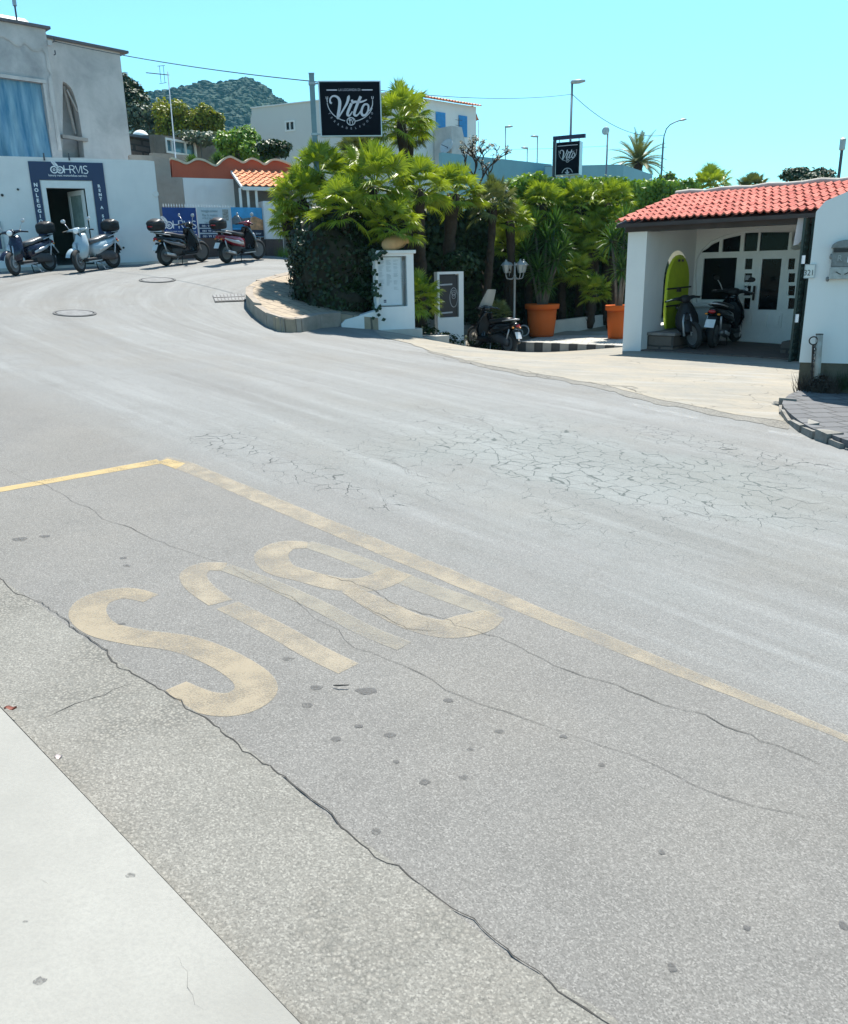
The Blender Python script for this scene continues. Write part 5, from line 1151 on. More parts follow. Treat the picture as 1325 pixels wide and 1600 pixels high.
for zz in (b1[1]-.05,b0[1]+.06):
    mb=MB();mb.bar(Vf.pt(pu,zz,0),Vf.pt(b0[0]+.02,zz,0),.03,.03);mb.box((pp.x,pp.y,zz),(.15,.13,.05),math.atan2(Vf.U.y,Vf.U.x));mb.build('bracket',steel,t)
mb=MB();mb.box((pp.x,pp.y,ptz+.006),(.13,.12,.012),math.atan2(Vf.U.y,Vf.U.x));mb.build('pole_cap',steel,t)
# second sign, angled box
Sg2=Fr(PM(866.5,250,54.2),PM(905.5,250,54.9));NS=-.01
u1=Sg2.L;z0=Sg2.uv(885,274)[1];z1=Sg2.uv(885,221.5)[1];dp=.30
p=Sg2.pt(-.06,0,.03)
t=thing('hanging_sign','small black restaurant sign with a down arrow on a dark beam above the hedge','sign',(p.x,p.y,-.3))
mb=MB();plate(mb,Sg2,rect(0.02,z0,u1,z1),(),.02,.0)
mb=MB();
q=[Sg2.pt(.02,z0,0),Sg2.pt(u1,z0,0)];r_=Sg2.N*.30
bx=[q[0],q[1],q[1]+r_,q[0]+r_];mb.hexa(bx,[Vector((p_.x,p_.y,z1)) for p_ in bx]);pn=mb.build('panel',alu,t,bevel=.006)
mb=MB();plate(mb,Sg2,rect(.045,z0+.03,u1-.012,z1-.012),(),.01,-.009);mb.build('face',black,pn)
W2=u1-.06;H2=z1-z0
T2_=lambda a,b:(.05+a*W2,z1-.04-.70*H2+b*.68*H2)
mb=MB();vito(mb,mb,T2_,Sg2,-.0115,s=W2);stroke(mb,Sg2,[T2_(.05,.93),T2_(.92,.93)],.016,-.0115)
cu=.05+W2*.5;cz=z0+.06
stroke(mb,Sg2,[(cu+.155*math.cos(a*math.pi/16),z0+.035+.155*math.sin(a*math.pi/16)) for a in range(1,16)],.016,-.0115)
stroke(mb,Sg2,[(cu,cz+.09),(cu,cz)],.035,-.0115);stroke(mb,Sg2,[(cu-.055,cz+.03),(cu,cz-.03),(cu+.055,cz+.03)],.03,-.0115);mb.build('lettering',lt2,pn,fix=False)
zb=Sg2.uv(870,214)[1]
mb=MB();mb.bar(Sg2.pt(-.08,zb-.02,.1),Sg2.pt(u1+.12,zb-.02,.1),.10,.10);mb.build('beam',pmat('navy_beam',(.006,.01,.05),.5),t)
mb=MB();mb.bar(Sg2.pt(-.04,-.4,.1),Sg2.pt(-.04,zb-.08,.1),.10,.09);mb.build('post',dsteel,t)
for uu in (.1,u1-.06):
    mb=MB();mb.tube([Sg2.pt(uu,z1-.01,.1),Sg2.pt(uu,zb-.05,.1)],.012,6);mb.build('hanger',steel,t)
# ------------------------------------------------------------------ street lamps and poles
def lamp(px,pyt,ppm,kind,label,head=(.55,.14),zb=-.5):
    tp=V(PM(px,pyt,ppm));t=thing('street_lamp' if kind!='disc' else 'disc_pole',label,'street lamp' if kind!='disc' else 'pole',(tp.x,tp.y,zb))
    pm=pmat('lamp_post_grey',(.10,.14,.17),.5,.3)
    mb=MB();mb.csm=True
    if kind=='curve':
        P=[Vector((tp.x,tp.y,zb)),Vector((tp.x,tp.y,tp.z-1.0))]+[tp+Vector((a,0,b)) for a,b in ((.02,-.55),(.12,-.2),(.3,0),(.55,.12),(.75,.18))];mb.tube(P,[.07,.05]+[.03]*5,8);mb.build('post',pm,t);hc=tp+Vector((.95,0,.22))
        mb=MB();mb.csm=True;mb.ell(hc,(.22,.09,.055),12,8,Matrix.Rotation(-.15,3,'Y'));mb.build('lamp_head',pmat('lamp_head',(.30,.36,.38),.4),t)
    elif kind=='disc':
        mb.tube([Vector((tp.x,tp.y,zb)),tp],[.06,.045],8);mb.build('post',pm,t)
        mb=MB();mb.lathe([(.02,-.05),(.16,-.04),(.2,0),(.16,.03),(.02,.05)],tp+Vector((-.12,-.02,-.1)),18,(-.45,-.85,.1));mb.build('disc',pmat('pale_disc',(.36,.46,.48),.4,var=.3,scale=14),t)
    else:
        mb.tube([Vector((tp.x,tp.y,zb)),tp],[.075,.045],8);mb.build('post',pm,t)
        s=head[0];mb=MB();mb.csm=True;mb.loft([(tp+Vector((-.12*s,0,.03)),.02*s,.03*s,0),(tp+Vector((-.05*s,0,.04)),.16*s,.12*s,0),(tp+Vector((.5*s,0,.06)),.18*s,.13*s,0),(tp+Vector((.88*s,0,.08)),.10*s,.07*s,0)],12)
        if kind=='left': 
            for i in range(len(mb.v)): mb.v[i].x=2*tp.x-mb.v[i].x
        mb.build('lamp_head',pmat('lamp_head',(.30,.36,.38),.4),t)
    return t
lamp(894,130,37,'flat','tallest street lamp with a flat head rising behind the hanging sign',(.62,1))
lamp(1038,195,30,'curve','street lamp with a curved arm beside the date palm')
lamp(950,201,31,'disc','thin pole carrying a pale round disc left of the date palm')
lamp(790,199,16,'flat','thin distant street lamp, leftmost of those above the grey teal wall',(.8,1))
lamp(840,214,18,'left','distant pole with a short arm to the left above the teal wall',(.7,1))
lamp(824,232,16,'left','shortest distant lamp between two taller distant poles',(.7,1))
q=V(PM(1317,222,34));t=thing('street_lamp','dark pole with a short lantern head above the tiled roof at right','street lamp',(q.x,q.y,0))
mb=MB();mb.tube([Vector((q.x,q.y,0)),q],.07,8);mb.build('post',dsteel,t)
mb=MB();mb.lathe([(.1,-.35),(.13,-.3),(.13,.1),(.15,.12),(.03,.2)],q,12);mb.build('lamp_head',pmat('lamp_head',(.3,.36,.38),.4),t)
# wires
def wire(a,b,sag,name,label,r=.012,n=24):
    a=Vector(a);b=Vector(b);P=[a.lerp(b,i/n)-Vector((0,0,sag*4*(i/n)*(1-i/n))) for i in range(n+1)]
    mb=MB();mb.csm=True;mb.tube(P,r,5);tag(mb.build(name,pmat('cable',(.03,.06,.08),.7)),label,'cable')
lt=V(PM(894,147,37));l2=V(PM(1038,211,30))
wire(V(PM(84,64,52.0)),V(PM(488,127,69)),.10,'overhead_cable','overhead cable from the grey building to the tall sign pole')
wire(V(PM(489,127,69)),lt,.25,'overhead_cable','overhead cable from the tall sign pole to the tallest street lamp',.010)
wire(lt,l2,.55,'overhead_cable','sagging overhead cable between the tallest lamp and the curved lamp',.014)
wire(V(PM(596,225,17)),V(PM(950,228,31)),.3,'overhead_cable','faint distant cable running behind the hanging signs',.009)
# ------------------------------------------------------------------ courtyard lamp and pots
lb=PM(803,527,58);lx,ly=lb[0],lb[1];zt=PM(802.5,405,58)[2]
t=thing('lantern_post','grey garden lamp post with four lanterns in the courtyard','lamp post',(lx,ly,-.3))
lg=pmat('lantern_grey',(.34,.35,.35),.5,.2)
mb=MB();mb.csm=True;mb.lathe([(.11,-.3),(.11,-.2),(.06,-.12),(.05,.15),(.055,.2),(.07,.23),(.05,.26),(.03,.32),(.028,zt-.45),(.045,zt-.43),(.028,zt-.4),(.022,zt-.12),(.01,zt-.08)],(lx,ly,0),14);mb.build('post',lg,t)
lgl=pmat('lantern_glass',(.30,.33,.33),.15,var=.2,spec=.6)
for k in range(4):
    a=R(25+90*k);dx,dy=math.cos(a)*.27,math.sin(a)*.27;zc=zt-.22
    mb=MB();mb.csm=True;mb.tube([(lx,ly,zc-.22),(lx+dx*.4,ly+dy*.4,zc-.29),(lx+dx*.85,ly+dy*.85,zc-.27),(lx+dx,ly+dy,zc-.18),(lx+dx,ly+dy,zc-.13)],.014,6);ar=mb.build('arm',lg,t)
    mb=MB();mb.lathe([(.05,-.13),(.055,-.11),(.10,.06),(.095,.06)],(lx+dx,ly+dy,zc),6);mb.build('lantern',lgl,t)
    mb=MB();mb.lathe([(.13,.055),(.135,.07),(.07,.14),(.03,.17),(.03,.19),(.006,.215)],(lx+dx,ly+dy,zc),6);mb.build('lantern_roof',lg,t)
potm=stucco('orange_terracotta',(.52,.105,.02),.25,(.40,.12,.05),3,.15)
def pot(px,py,ppm,r,hh,label):
    p=PM(px,py,ppm);x,y,z=p[0],p[1],-.235
    t=thing('terracotta_pot',label,'plant pot',(x,y,z),'large orange pots in the courtyard')
    mb=MB();mb.csm=True;mb.lathe([(.02,0),(r*.70,0),(r*.74,hh*.1),(r*.84,hh*.55),(r*.83,hh*.56),(r*.85,hh*.62),(r*.83,hh*.63),(r*.88,hh*.84)],(x,y,z),36);mb.build('body',potm,t)
    mb=MB();mb.csm=True;mb.lathe([(r*.88,hh*.84),(r*1.0,hh*.85),(r*1.02,hh*.98),(r*1.0,hh),(r*.9,hh),(r*.88,hh*.9),(r*.1,hh*.9)],(x,y,z),36);mb.build('rim',potm,t)
    mb=MB();mb.lathe([(r*.9,hh*.88),(r*.89,hh*.93),(.02,hh*.95)],(x,y,z),24);mb.build('soil',soil,t);return x,y,z+hh
POT1=pot(846,521,57,.46,.86,'large orange terracotta pot holding a yucca next to the lantern post')
POT2=pot(965,523,60,.34,.84,'orange terracotta pot half hidden behind the portico pillar')
p=PM(818,521,58);t=thing('small_ornament','pale curled metal ornament on the ground beside the orange pot','ornament',(p[0],p[1],-.24))
mb=MB();mb.csm=True;ring(mb,(p[0],p[1],-.05),.14,.02,(0.3,1,0));ring(mb,(p[0]-.1,p[1],-.1),.08,.018,(0.5,1,0));mb.build('scroll',lg,t)
# dry leaves on the pavement edge
for i,(px,py,c,l) in enumerate(((17,1110,(.20,.06,.04),'curled reddish dry leaf on the pavement corner'),(92,1187,(.5,.42,.40),'small pale petal on the pavement edge'),(533,1072,(.05,.045,.04),'small dark twig on the asphalt beside the letter U'))):
    q=gp(px,py,.01 if i==2 else .03);mb=MB();mb.csm=True
    L=(.022,.012,.025)[i];vs=[]
    for a in range(7):
        for b in range(3): vs.append(q+Vector(((a-3)/3*L,(b-1)*(.010 if i<2 else .0025)*math.sin((a+.3)/6.6*math.pi),.004+abs(b-1)*(.008 if i<2 else .002)+.004*math.sin(a*1.3))))
    if i<2: mb.add(vs,[(a*3+b,a*3+b+1,a*3+b+4,a*3+b+3) for a in range(6) for b in range(2)])
    else: mb.tube([q+Vector((-.03,.004,.002)),q+Vector((-.005,-.003,.005)),q+Vector((.03,.002,.003))],[.002,.0035,.002],6)
    tag(mb.build('fallen_leaf' if i<2 else 'twig',pmat('leaf_%d'%i,c,.8),fix=False),l,'leaf' if i<2 else 'twig')
# ------------------------------------------------------------------ scooters (x forward, y left, z up)
tyre=pmat('tyre_rubber',(.02,.02,.02),.85,bump=.2);seatm=pmat('seat_vinyl',(.02,.02,.022),.4,var=.2,spec=.4);plas=pmat('black_plastic',(.012,.012,.014),.55,spec=.3)
chrome=pmat('chrome',(.6,.6,.6),.15,.9,.05);rimm=pmat('rim_silver',(.16,.165,.17),.5,.4,.1);lens=pmat('headlight_lens',(.75,.78,.8),.08,var=.05,spec=.9)
redl=pmat('red_lens',(.35,.01,.015),.15);orl=pmat('amber_lens',(.6,.22,.02),.2);platew=pmat('licence_plate_white',(.6,.62,.63),.5)
silv=pmat('satin_silver',(.45,.46,.48),.4,.5)
def wheel(x,r,w,t,front):
    c=Vector((x,0,r));wt=thing('wheel','','',(0,0,0));
    for k in('label','category'): del wt[k]
    wt.parent=t
    mb=MB();mb.csm=True;n=28;k=10;vs=[]
    for i in range(n):
        a=2*math.pi*i/n
        for j in range(k):
            b=2*math.pi*j/k;rr=r-.055+.055*math.cos(b);vs.append(c+Vector((rr*math.cos(a),w/2*math.sin(b),rr*math.sin(a))))
    mb.add(vs,[(i*k+j,i*k+(j+1)%k,((i+1)%n)*k+(j+1)%k,((i+1)%n)*k+j) for i in range(n) for j in range(k)]);mb.build('tyre',tyre,wt)
    mb=MB();mb.csm=False;mb.lathe([(r-.10,-.035),(r-.085,-.04),(r-.085,.04),(r-.10,.035)],c,28,(0,1,0))
    for s in range(5):
        a=2*math.pi*s/5+.3
        for d in(-.14,.14): mb.bar(c+Vector((math.cos(a+d*3)*.05,0,math.sin(a+d*3)*.05)),c+Vector((math.cos(a+d)*(r-.09),0,math.sin(a+d)*(r-.09))),.03,.016,(0,1,0))
    mb.lathe([(.05,-.05),(.05,.05)],c,14,(0,1,0));mb.build('rim',rimm,wt)
    if front:
        mb=MB();mb.lathe([(.11,.05),(.11,.056),(.04,.056),(.04,.05)],c,24,(0,1,0));mb.build('brake_disc',chrome,wt)
    return wt
def scooter(name,label,body,accent,seatmat,case=None,screen=False,group='parked scooters',mirrors=True,steer=0,cat='scooter',plate=True,sport=False):
    t=thing(name,label,cat,(0,0,0),group)
    RF,RR=.285,.275;XF,XR=.66,-.62
    wheel(XR,RR,.12,t,False);wf=wheel(XF,RF,.105,t,True)
    # front fender
    mb=MB();mb.csm=True;n=14;vs=[]
    for i in range(n+1):
        a=R(20+150*i/n)
        for j in range(7):
            b=(j-3)/3;rr=RF+.045-.05*b*b;vs.append(Vector((XF+rr*math.cos(a),b*.075,RF+rr*math.sin(a))))
    mb.add(vs,[(i*7+j,i*7+j+1,i*7+j+8,i*7+j+7) for i in range(n) for j in range(6)]);mb.build('front_fender',body,t,fix=False)
    mb=MB();mb.csm=True
    for s in(-1,1): mb.tube([(XF,s*.075,RF),(XF-.10,s*.075,RF+.30),(XF-.15,s*.05,RF+.42)],[.022,.024,.024],8)
    mb.tube([(XF-.15,0,RF+.38),(XF-.30,0,.98)],.028,8);mb.build('fork',silv,t)
    # leg shield: curved shell, wide and tapering at the neck
    mb=MB();mb.csm=True;L=[(.53,.30,.10,.06),(.545,.40,.19,.07),(.52,.52,.235,.075),(.475,.66,.225,.08),(.43,.78,.18,.085),(.395,.88,.13,.08),(.375,.94,.09,.06)]
    vs=[];m=13
    for x,z,hw,d in L:
        for j in range(m):
            b=-1+2*j/(m-1);vs.append(Vector((x+.06*(1-b*b)*1.2-.10*abs(b)**3,hw*b,z)))
        for j in range(m):
            b=1-2*j/(m-1);vs.append(Vector((x-.03-d*.3+.02*(1-b*b)-.10*abs(b)**3,hw*b*.97,z)))
    k=2*m;mb.add(vs,[(i*k+j,i*k+(j+1)%k,(i+1)*k+(j+1)%k,(i+1)*k+j) for i in range(len(L)-1) for j in range(k)]+[tuple(range(k)),tuple(range((len(L)-1)*k,len(L)*k))]);mb.build('leg_shield',body,t)
    mb=MB();mb.csm=True;mb.loft([((.58,0,.74),.03,.02,.9),((.615,0,.66),.055,.03,.9),((.625,0,.54),.06,.03,1.3),((.61,0,.45),.03,.02,1.5)],12);mb.build('front_grille',accent,t)
    mb=MB();mb.csm=True;mb.loft([((.44,0,.90),.05,.17,.0),((.38,0,.72),.15,.10,.0),((.40,0,.5),.17,.10,0),((.38,0,.36),.15,.08,0)][::-1],12);mb.build('inner_shield',plas,t)
    # floorboard and underbelly
    mb=MB();mb.csm=False;mb.loft([((.50,0,.31),.11,.04,0),((.40,0,.29),.18,.045,0),((.05,0,.28),.185,.05,0),((-.10,0,.30),.15,.07,0)],14,5);mb.build('floorboard',plas,t,bevel=.008)
    mb=MB();mb.csm=True;mb.loft([((.05,0,.40),.12,.12,0),((-.15,0,.38),.13,.13,0),((-.35,0.05,.36),.10,.12,0),((-.58,.085,.32),.055,.11,0),((-.70,.085,.30),.04,.08,0)],14,3);mb.build('engine',pmat('engine_grey',(.07,.07,.075),.6,.4),t)
    for s in(-1,1):
        mb=MB();mb.bar((.42,s*.18,.245),(-.05,s*.175,.245),.03,.025);mb.build('side_trim',accent,t)
    # rear bodywork
    mb=MB();mb.csm=True
    mb.loft([((.10,0,.47),.11,.15,.25),((.02,0,.52),.165,.17,.1),((-.18,0,.57),.195,.165,0),((-.42,0,.62),.185,.14,-.05),((-.66,0,.68),.14,.105,-.1),((-.84,0,.73),.075,.06,-.1),((-.90,0,.75),.03,.025,0)],18,2.4);mb.build('rear_body',body,t)
    for s in(-1,1):
        mb=MB();mb.csm=True;mb.loft([((-.05,s*.175,.50),.012,.03,0),((-.25,s*.192,.545),.012,.05,0),((-.5,s*.172,.60),.012,.04,0),((-.72,s*.12,.68),.01,.02,0)],8);mb.build('side_strip',accent,t)
    mb=MB();mb.csm=True;n=10;vs=[]
    for i in range(n+1):
        a=R(35+130*i/n)
        for j in range(5):
            b=(j-2)/2;rr=RR+.05-.03*b*b;vs.append(Vector((XR+rr*math.cos(a),b*.07,RR+rr*math.sin(a))))
    mb.add(vs,[(i*5+j,i*5+j+1,i*5+j+6,i*5+j+5) for i in range(n) for j in range(4)]);mb.build('rear_fender',plas,t,fix=False)
    # seat
    mb=MB();mb.csm=True;mb.loft([((.14,0,.69),.06,.04,0),((.08,0,.72),.12,.065,0),((-.12,0,.745),.155,.062,0),((-.32,0,.79),.155,.062,0),((-.56,0,.83),.13,.055,0),((-.72,0,.85),.08,.035,0)],16,2.8);mb.build('seat',seatmat,t)
    mb=MB();mb.csm=True;mb.tube([(-.48,.15,.79),(-.72,.13,.84),(-.86,.05,.87),(-.86,-.05,.87),(-.72,-.13,.84),(-.48,-.15,.79)],.014,8);mb.build('grab_rail',silv,t)
    # handlebar group (steered)
    hb=thing('handlebar','','',(0,0,0));del hb['label'];del hb['category'];hb.parent=t
    mb=MB();mb.csm=True;mb.loft([((.46,0,1.00),.05,.05,0),((.43,0,1.01),.095,.08,0),((.36,0,1.02),.11,.075,0),((.28,0,1.01),.07,.05,0)],16,2.4)
    for s in(-1,1):
        P=[((.37,s*.08,1.02)),(.36,s*.2,1.035),(.31,s*.30,1.02)];mb.tube(P,[.05,.032,.022],10)
    mb.build('headset',plas if sport else body,hb)
    mb=MB();mb.csm=True;mb.ell((.455,0,1.005),(.035,.075,.068),16,10);mb.build('headlight',lens,hb)
    for s in(-1,1):
        mb=MB();mb.csm=True;mb.tube([(.315,s*.29,1.02),(.27,s*.40,1.0)],.019,8);mb.build('grip',plas,hb)
        mb=MB();mb.tube([(.36,s*.28,1.04),(.345,s*.41,1.02)],.007,5);mb.build('brake_lever',chrome,hb)
        if mirrors:
            mb=MB();mb.csm=True;mb.tube([(.33,s*.21,1.04),(.34,s*.27,1.15),(.32,s*.33,1.24)],.008,6);mb.build('mirror_stem',silv,hb)
            mb=MB();mb.csm=True;mb.ell((.315,s*.345,1.27),(.018,.065,.048),14,8,Matrix.Rotation(-.2*s,3,'Z'));mb.build('mirror',silv if accent is not plas else plas,hb)
    if screen:
        mb=MB();mb.csm=True;vs=[];n=8
        for i in range(9):
            z=.98+.50*i/8
            for j in range(n+1):
                b=-1+2*j/n;hw=.24*(1-.35*(i/8)**2);vs.append(Vector((.50-.20*i/8-.07*b*b,hw*b,z)))
        mb.add(vs,[(i*(n+1)+j,i*(n+1)+j+1,(i+1)*(n+1)+j+1,(i+1)*(n+1)+j) for i in range(8) for j in range(n)])
        sm=pmat('clear_screen',(.75,.78,.78),.06,var=.02,alpha=.45,spec=1);mb.build('windscreen',sm,hb,fix=False)
    # exhaust on the right
    mb=MB();mb.csm=True;mb.tube([(-.12,-.10,.24),(-.3,-.14,.20),(-.42,-.15,.24)],.02,8);mb.tube([(-.38,-.165,.23),(-.46,-.17,.25),(-.78,-.18,.33),(-.82,-.18,.34)],[.035,.055,.055,.035],12);mb.build('exhaust',pmat('exhaust_dark',(.12,.12,.12),.4,.6),t)
    mb=MB();mb.csm=True;mb.loft([((-.44,-.225,.27),.008,.035,0),((-.75,-.235,.34),.008,.035,0)],8);mb.build('exhaust_guard',silv,t)
    mb=MB();mb.csm=True;mb.tube([(-.62,.10,.30),(-.72,.12,.62)],.018,8);mb.tube([(-.62,-.11,.30),(-.72,-.12,.62)],.018,8);mb.build('shock_absorber',silv,t)
    mb=MB();mb.csm=True;mb.tube([(-.05,.10,.22),(-.12,.16,.01),(-.16,.2,.008)],.012,6);mb.build('side_stand',silv,t)
    mb=MB();mb.tube([(-.10,-.09,.2),(-.16,-.13,.012)],.013,6);mb.tube([(-.16,-.14,.012),(-.16,.10,.012)],.013,6);mb.build('centre_stand',plas,t)
    mb=MB();mb.csm=True;mb.ell((-.90,0,.72),(.03,.07,.035),12,8);mb.build('tail_light',redl,t)
    for s in(-1,1):
        mb=MB();mb.csm=True;mb.ell((-.85,s*.11,.67),(.03,.03,.022),10,6);mb.build('indicator',orl,t)
    mb=MB();mb.bar((-.82,0,.62),(-.95,0,.42),.16,.012);mb.build('mud_flap',plas,t)
    if plate:
        mb=MB();mb.box((-.945,0,.50),(.006,.17,.17),0,Matrix.Rotation(.55,3,'Y'));mb.build('licence_plate',platew,t)
    if case:
        mb=MB();mb.bar((-.6,0,.87),(-.95,0,.90),.18,.02);mb.bar((-.78,0,.74),(-.80,0,.88),.12,.02);mb.build('rack',plas,t)
        mb=MB();mb.csm=True;z0=.92
        mb.loft([((-.60,0,z0+.14),.10,.10,0),((-.64,0,z0+.14),.17,.135,0),((-.80,0,z0+.15),.205,.155,0),((-.95,0,z0+.14),.19,.14,0),((-1.01,0,z0+.13),.13,.10,0)],20,3.2);tc=mb.build('top_case',case,t)
        mb=MB();mb.csm=True;mb.loft([((-.625,0,z0+.19),.12,.028,0),((-.66,0,z0+.2),.18,.05,0),((-.80,0,z0+.215),.212,.105,0),((-.95,0,z0+.2),.197,.06,0),((-1.02,0,z0+.19),.13,.028,0)],20,3.0);mb.build('lid',seatm,tc)
        mb=MB();mb.csm=True;mb.loft([((-1.00,0,z0+.12),.10,.02,0),((-1.02,0,z0+.12),.09,.018,0)],10);mb.build('reflector',redl,tc)
    # steering rotation
    if steer:
        c=Vector((.42,0,0));Rm=Matrix.Rotation(steer,3,'Z')
        for g in (wf,hb):
            for ch in g.children: 
                for v in ch.data.vertices: v.co=c+Rm@(v.co-c)
    return t
def place(t,p,heading,lean=0):
    x,y=float(p[0]),float(p[1]);fx,fy=math.cos(heading),math.sin(heading)
    za=h(x+fx*.65,y+fy*.65);zc=h(x-fx*.62,y-fy*.62);pitch=math.atan2(za-zc,1.27)
    M=Matrix.Rotation(heading,4,'Z')@Matrix.Rotation(-pitch,4,'Y')@Matrix.Rotation(lean,4,'X')
    t.matrix_world=Matrix.Translation((x,y,(za+zc)/2+p[2] if len(p)>2 else (za+zc)/2))@M
navyb=pmat('navy_paint',(.008,.010,.028),.16,var=.03,spec=.4,coat=.3);paleb=pmat('pale_blue_paint',(.32,.40,.45),.22,var=.03,coat=.7)
blk=pmat('black_paint',(.010,.010,.012),.14,var=.03,spec=.35,coat=.3);wine=pmat('wine_red_paint',(.20,.008,.02),.2,var=.03,coat=.8)
GR='rental scooters parked before the shop and banners'
def foot(px0,py0,px1,py1,ppm):
    a=PM(px0,py0,ppm);b=PM(px1,py1,ppm);return (a+b)/2
s1=scooter('scooter','dark navy scooter with black top case, leftmost by the shop door',navyb,silv,pmat('grey_seat',(.10,.10,.105),.35,var=.3),case=plas,group=GR,steer=.25)
place(s1,foot(23,419,79,415,60.5)[:2],R(251),.06)
s2=scooter('scooter','pale blue white scooter with black top case before the shop door',paleb,silv,pmat('grey_seat',(.1,.1,.105),.35),case=plas,group=GR,steer=.3)
place(s2,foot(124,415,180,412,59.3)[:2],R(247),.06)
s3=scooter('scooter','black scooter with black top case in front of the blue banner',blk,pmat('dark_silver',(.2,.2,.21),.35,.5),seatm,case=plas,group=GR,steer=-.2)
place(s3,foot(260,409,313,404,55.5)[:2],R(58),.05)
s4=scooter('scooter','black and wine red scooter with top case in front of the sunset banner',wine,silv,seatm,case=plas,group=GR,steer=-.2)
place(s4,foot(354,405,401,400,53.8)[:2],R(59),.05)
for ch in s4.children:
    if ch.name.split('.')[0] in('leg_shield','front_fender'): ch.data=ch.data.copy();ch.data.materials[0]=blk
s5=scooter('scooter','black scooter with a clear windscreen parked at the courtyard entrance',blk,plas,seatm,screen=True,mirrors=False,group='parked scooters',steer=.15)
place(s5,foot(744,545,793,550,62.5)[:2],R(124),.05)
s6=scooter('motor_scooter','dark scooter seen end on beside the stone bench in the portico',plas,plas,seatm,mirrors=False,group='parked scooters',steer=.5,plate=False,sport=True)
q=PM(1074,528,73)
for ch in s6.children_recursive:
    if ch.name.split('.')[0]=='headlight': ch.data.materials[0]=plas
place(s6,(q[0],q[1],.03),R(255),.1)
s7=scooter('motor_scooter','bulky black scooter with a white number plate before the glass door',blk,plas,seatm,mirrors=True,group='parked scooters',steer=-.2,sport=True)
q=PM(1129,529,73);place(s7,(q[0],q[1],.03),R(52),.05);s7.scale=(1.0,1.15,1.06)
# ------------------------------------------------------------------ vegetation
palmg=leafmat('palm_green',(.09,.16,.010),(.38,.46,.045),.3,.4)
palmd=leafmat('dusty_palm_green',(.06,.09,.03),(.22,.24,.08),.2,.45)
yucg=leafmat('yucca_green',(.025,.075,.015),(.10,.20,.03),.25,.4)
ivy=leafmat('ivy_green',(.004,.014,.004),(.022,.05,.012),.12,.4)
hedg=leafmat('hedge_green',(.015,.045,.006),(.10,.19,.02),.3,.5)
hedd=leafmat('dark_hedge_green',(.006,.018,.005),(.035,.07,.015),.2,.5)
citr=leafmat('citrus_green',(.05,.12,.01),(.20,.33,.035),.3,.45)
yelg=leafmat('yellow_green',(.08,.11,.01),(.32,.33,.02),.3,.5)
olive=leafmat('olive_grey',(.05,.08,.055),(.13,.17,.12),.2,.5)
pine=leafmat('pine_green',(.012,.03,.015),(.045,.08,.035),.15,.6)
bark=stucco('palm_bark',(.05,.037,.027),.8,(.02,.015,.012),9,1.0);bark2=stucco('grey_bark',(.17,.15,.13),.6,(.07,.06,.05),9,.8)
shadc=pmat('core_shade',(.02,.018,.010),.95,var=.5,scale=9)  # dark fill for foliage cores, shade put into the colour
def fan(mb,base,d,r,rg,pet=.5,segs=22,up=Vector((0,0,1)),droop=.25,wid=1.0):
    """one palmate leaf: petiole from base along d, then a folded fan"""
    d=d.normalized();side=d.cross(up)
    if side.length<.1: side=Vector((1,0,0))
    side.normalize();nrm=side.cross(d).normalized()
    roll=rg.uniform(-.5,.5);side,nrm=side*math.cos(roll)+nrm*math.sin(roll),nrm*math.cos(roll)-side*math.sin(roll)
    hub=base+d*pet+Vector((0,0,-.06*pet))
    mb.add([base-side*.012,base+side*.012,hub+side*.008,hub-side*.008],[(0,1,2,3)])
    half=R(rg.uniform(95,125))
    for i in range(segs):
        a=-half+2*half*i/(segs-1)+rg.uniform(-.03,.03)
        L=r*(1-.22*(abs(a)/half)**2)*rg.uniform(.88,1.05);w=wid*r*half*2/segs*.30
        dr=(d*math.cos(a)+side*math.sin(a));pe=(side*math.cos(a)-d*math.sin(a))
        z=nrm*(.12*r*math.cos(a*1.0))
        m=hub+dr*L*.55+z*.6;tip=hub+dr*L+z-Vector((0,0,droop*L*rg.uniform(.3,1.1)))
        f=nrm*w*.6
        mb.add([hub,m+pe*w+f*.2,m-f,m-pe*w+f*.2,tip+f*.1],[(0,2,1),(0,3,2),(1,2,4),(2,3,4)])
def crown(seed,n=42,r=.5,pet=.55,lo=-35,segs=28):
    rg=random.Random(seed);mb=MB()
    for i in range(n):
        el=R(85-(85-lo)*((i+.5)/n)**.85+rg.uniform(-8,8));az=i*2.39996+rg.uniform(-.3,.3)
        d=Vector((math.cos(el)*math.cos(az),math.cos(el)*math.sin(az),math.sin(el)))
        fan(mb,d*.06,d,r*rg.uniform(.85,1.12),rg,pet*rg.uniform(.75,1.15),segs,droop=.15+.25*max(0,math.cos(el)))
    return mb
CR_=[crown(s) for s in(1,2,3)]
CRm=[]
for k,mb in enumerate(CR_):
    me=bpy.data.meshes.new('crown');me.from_pydata(mb.v,[],mb.f);me.materials.append(palmg);CRm.append(me)
    me2=me.copy();me2.materials.clear();me2.materials.append(palmd);CRm.append(me2)
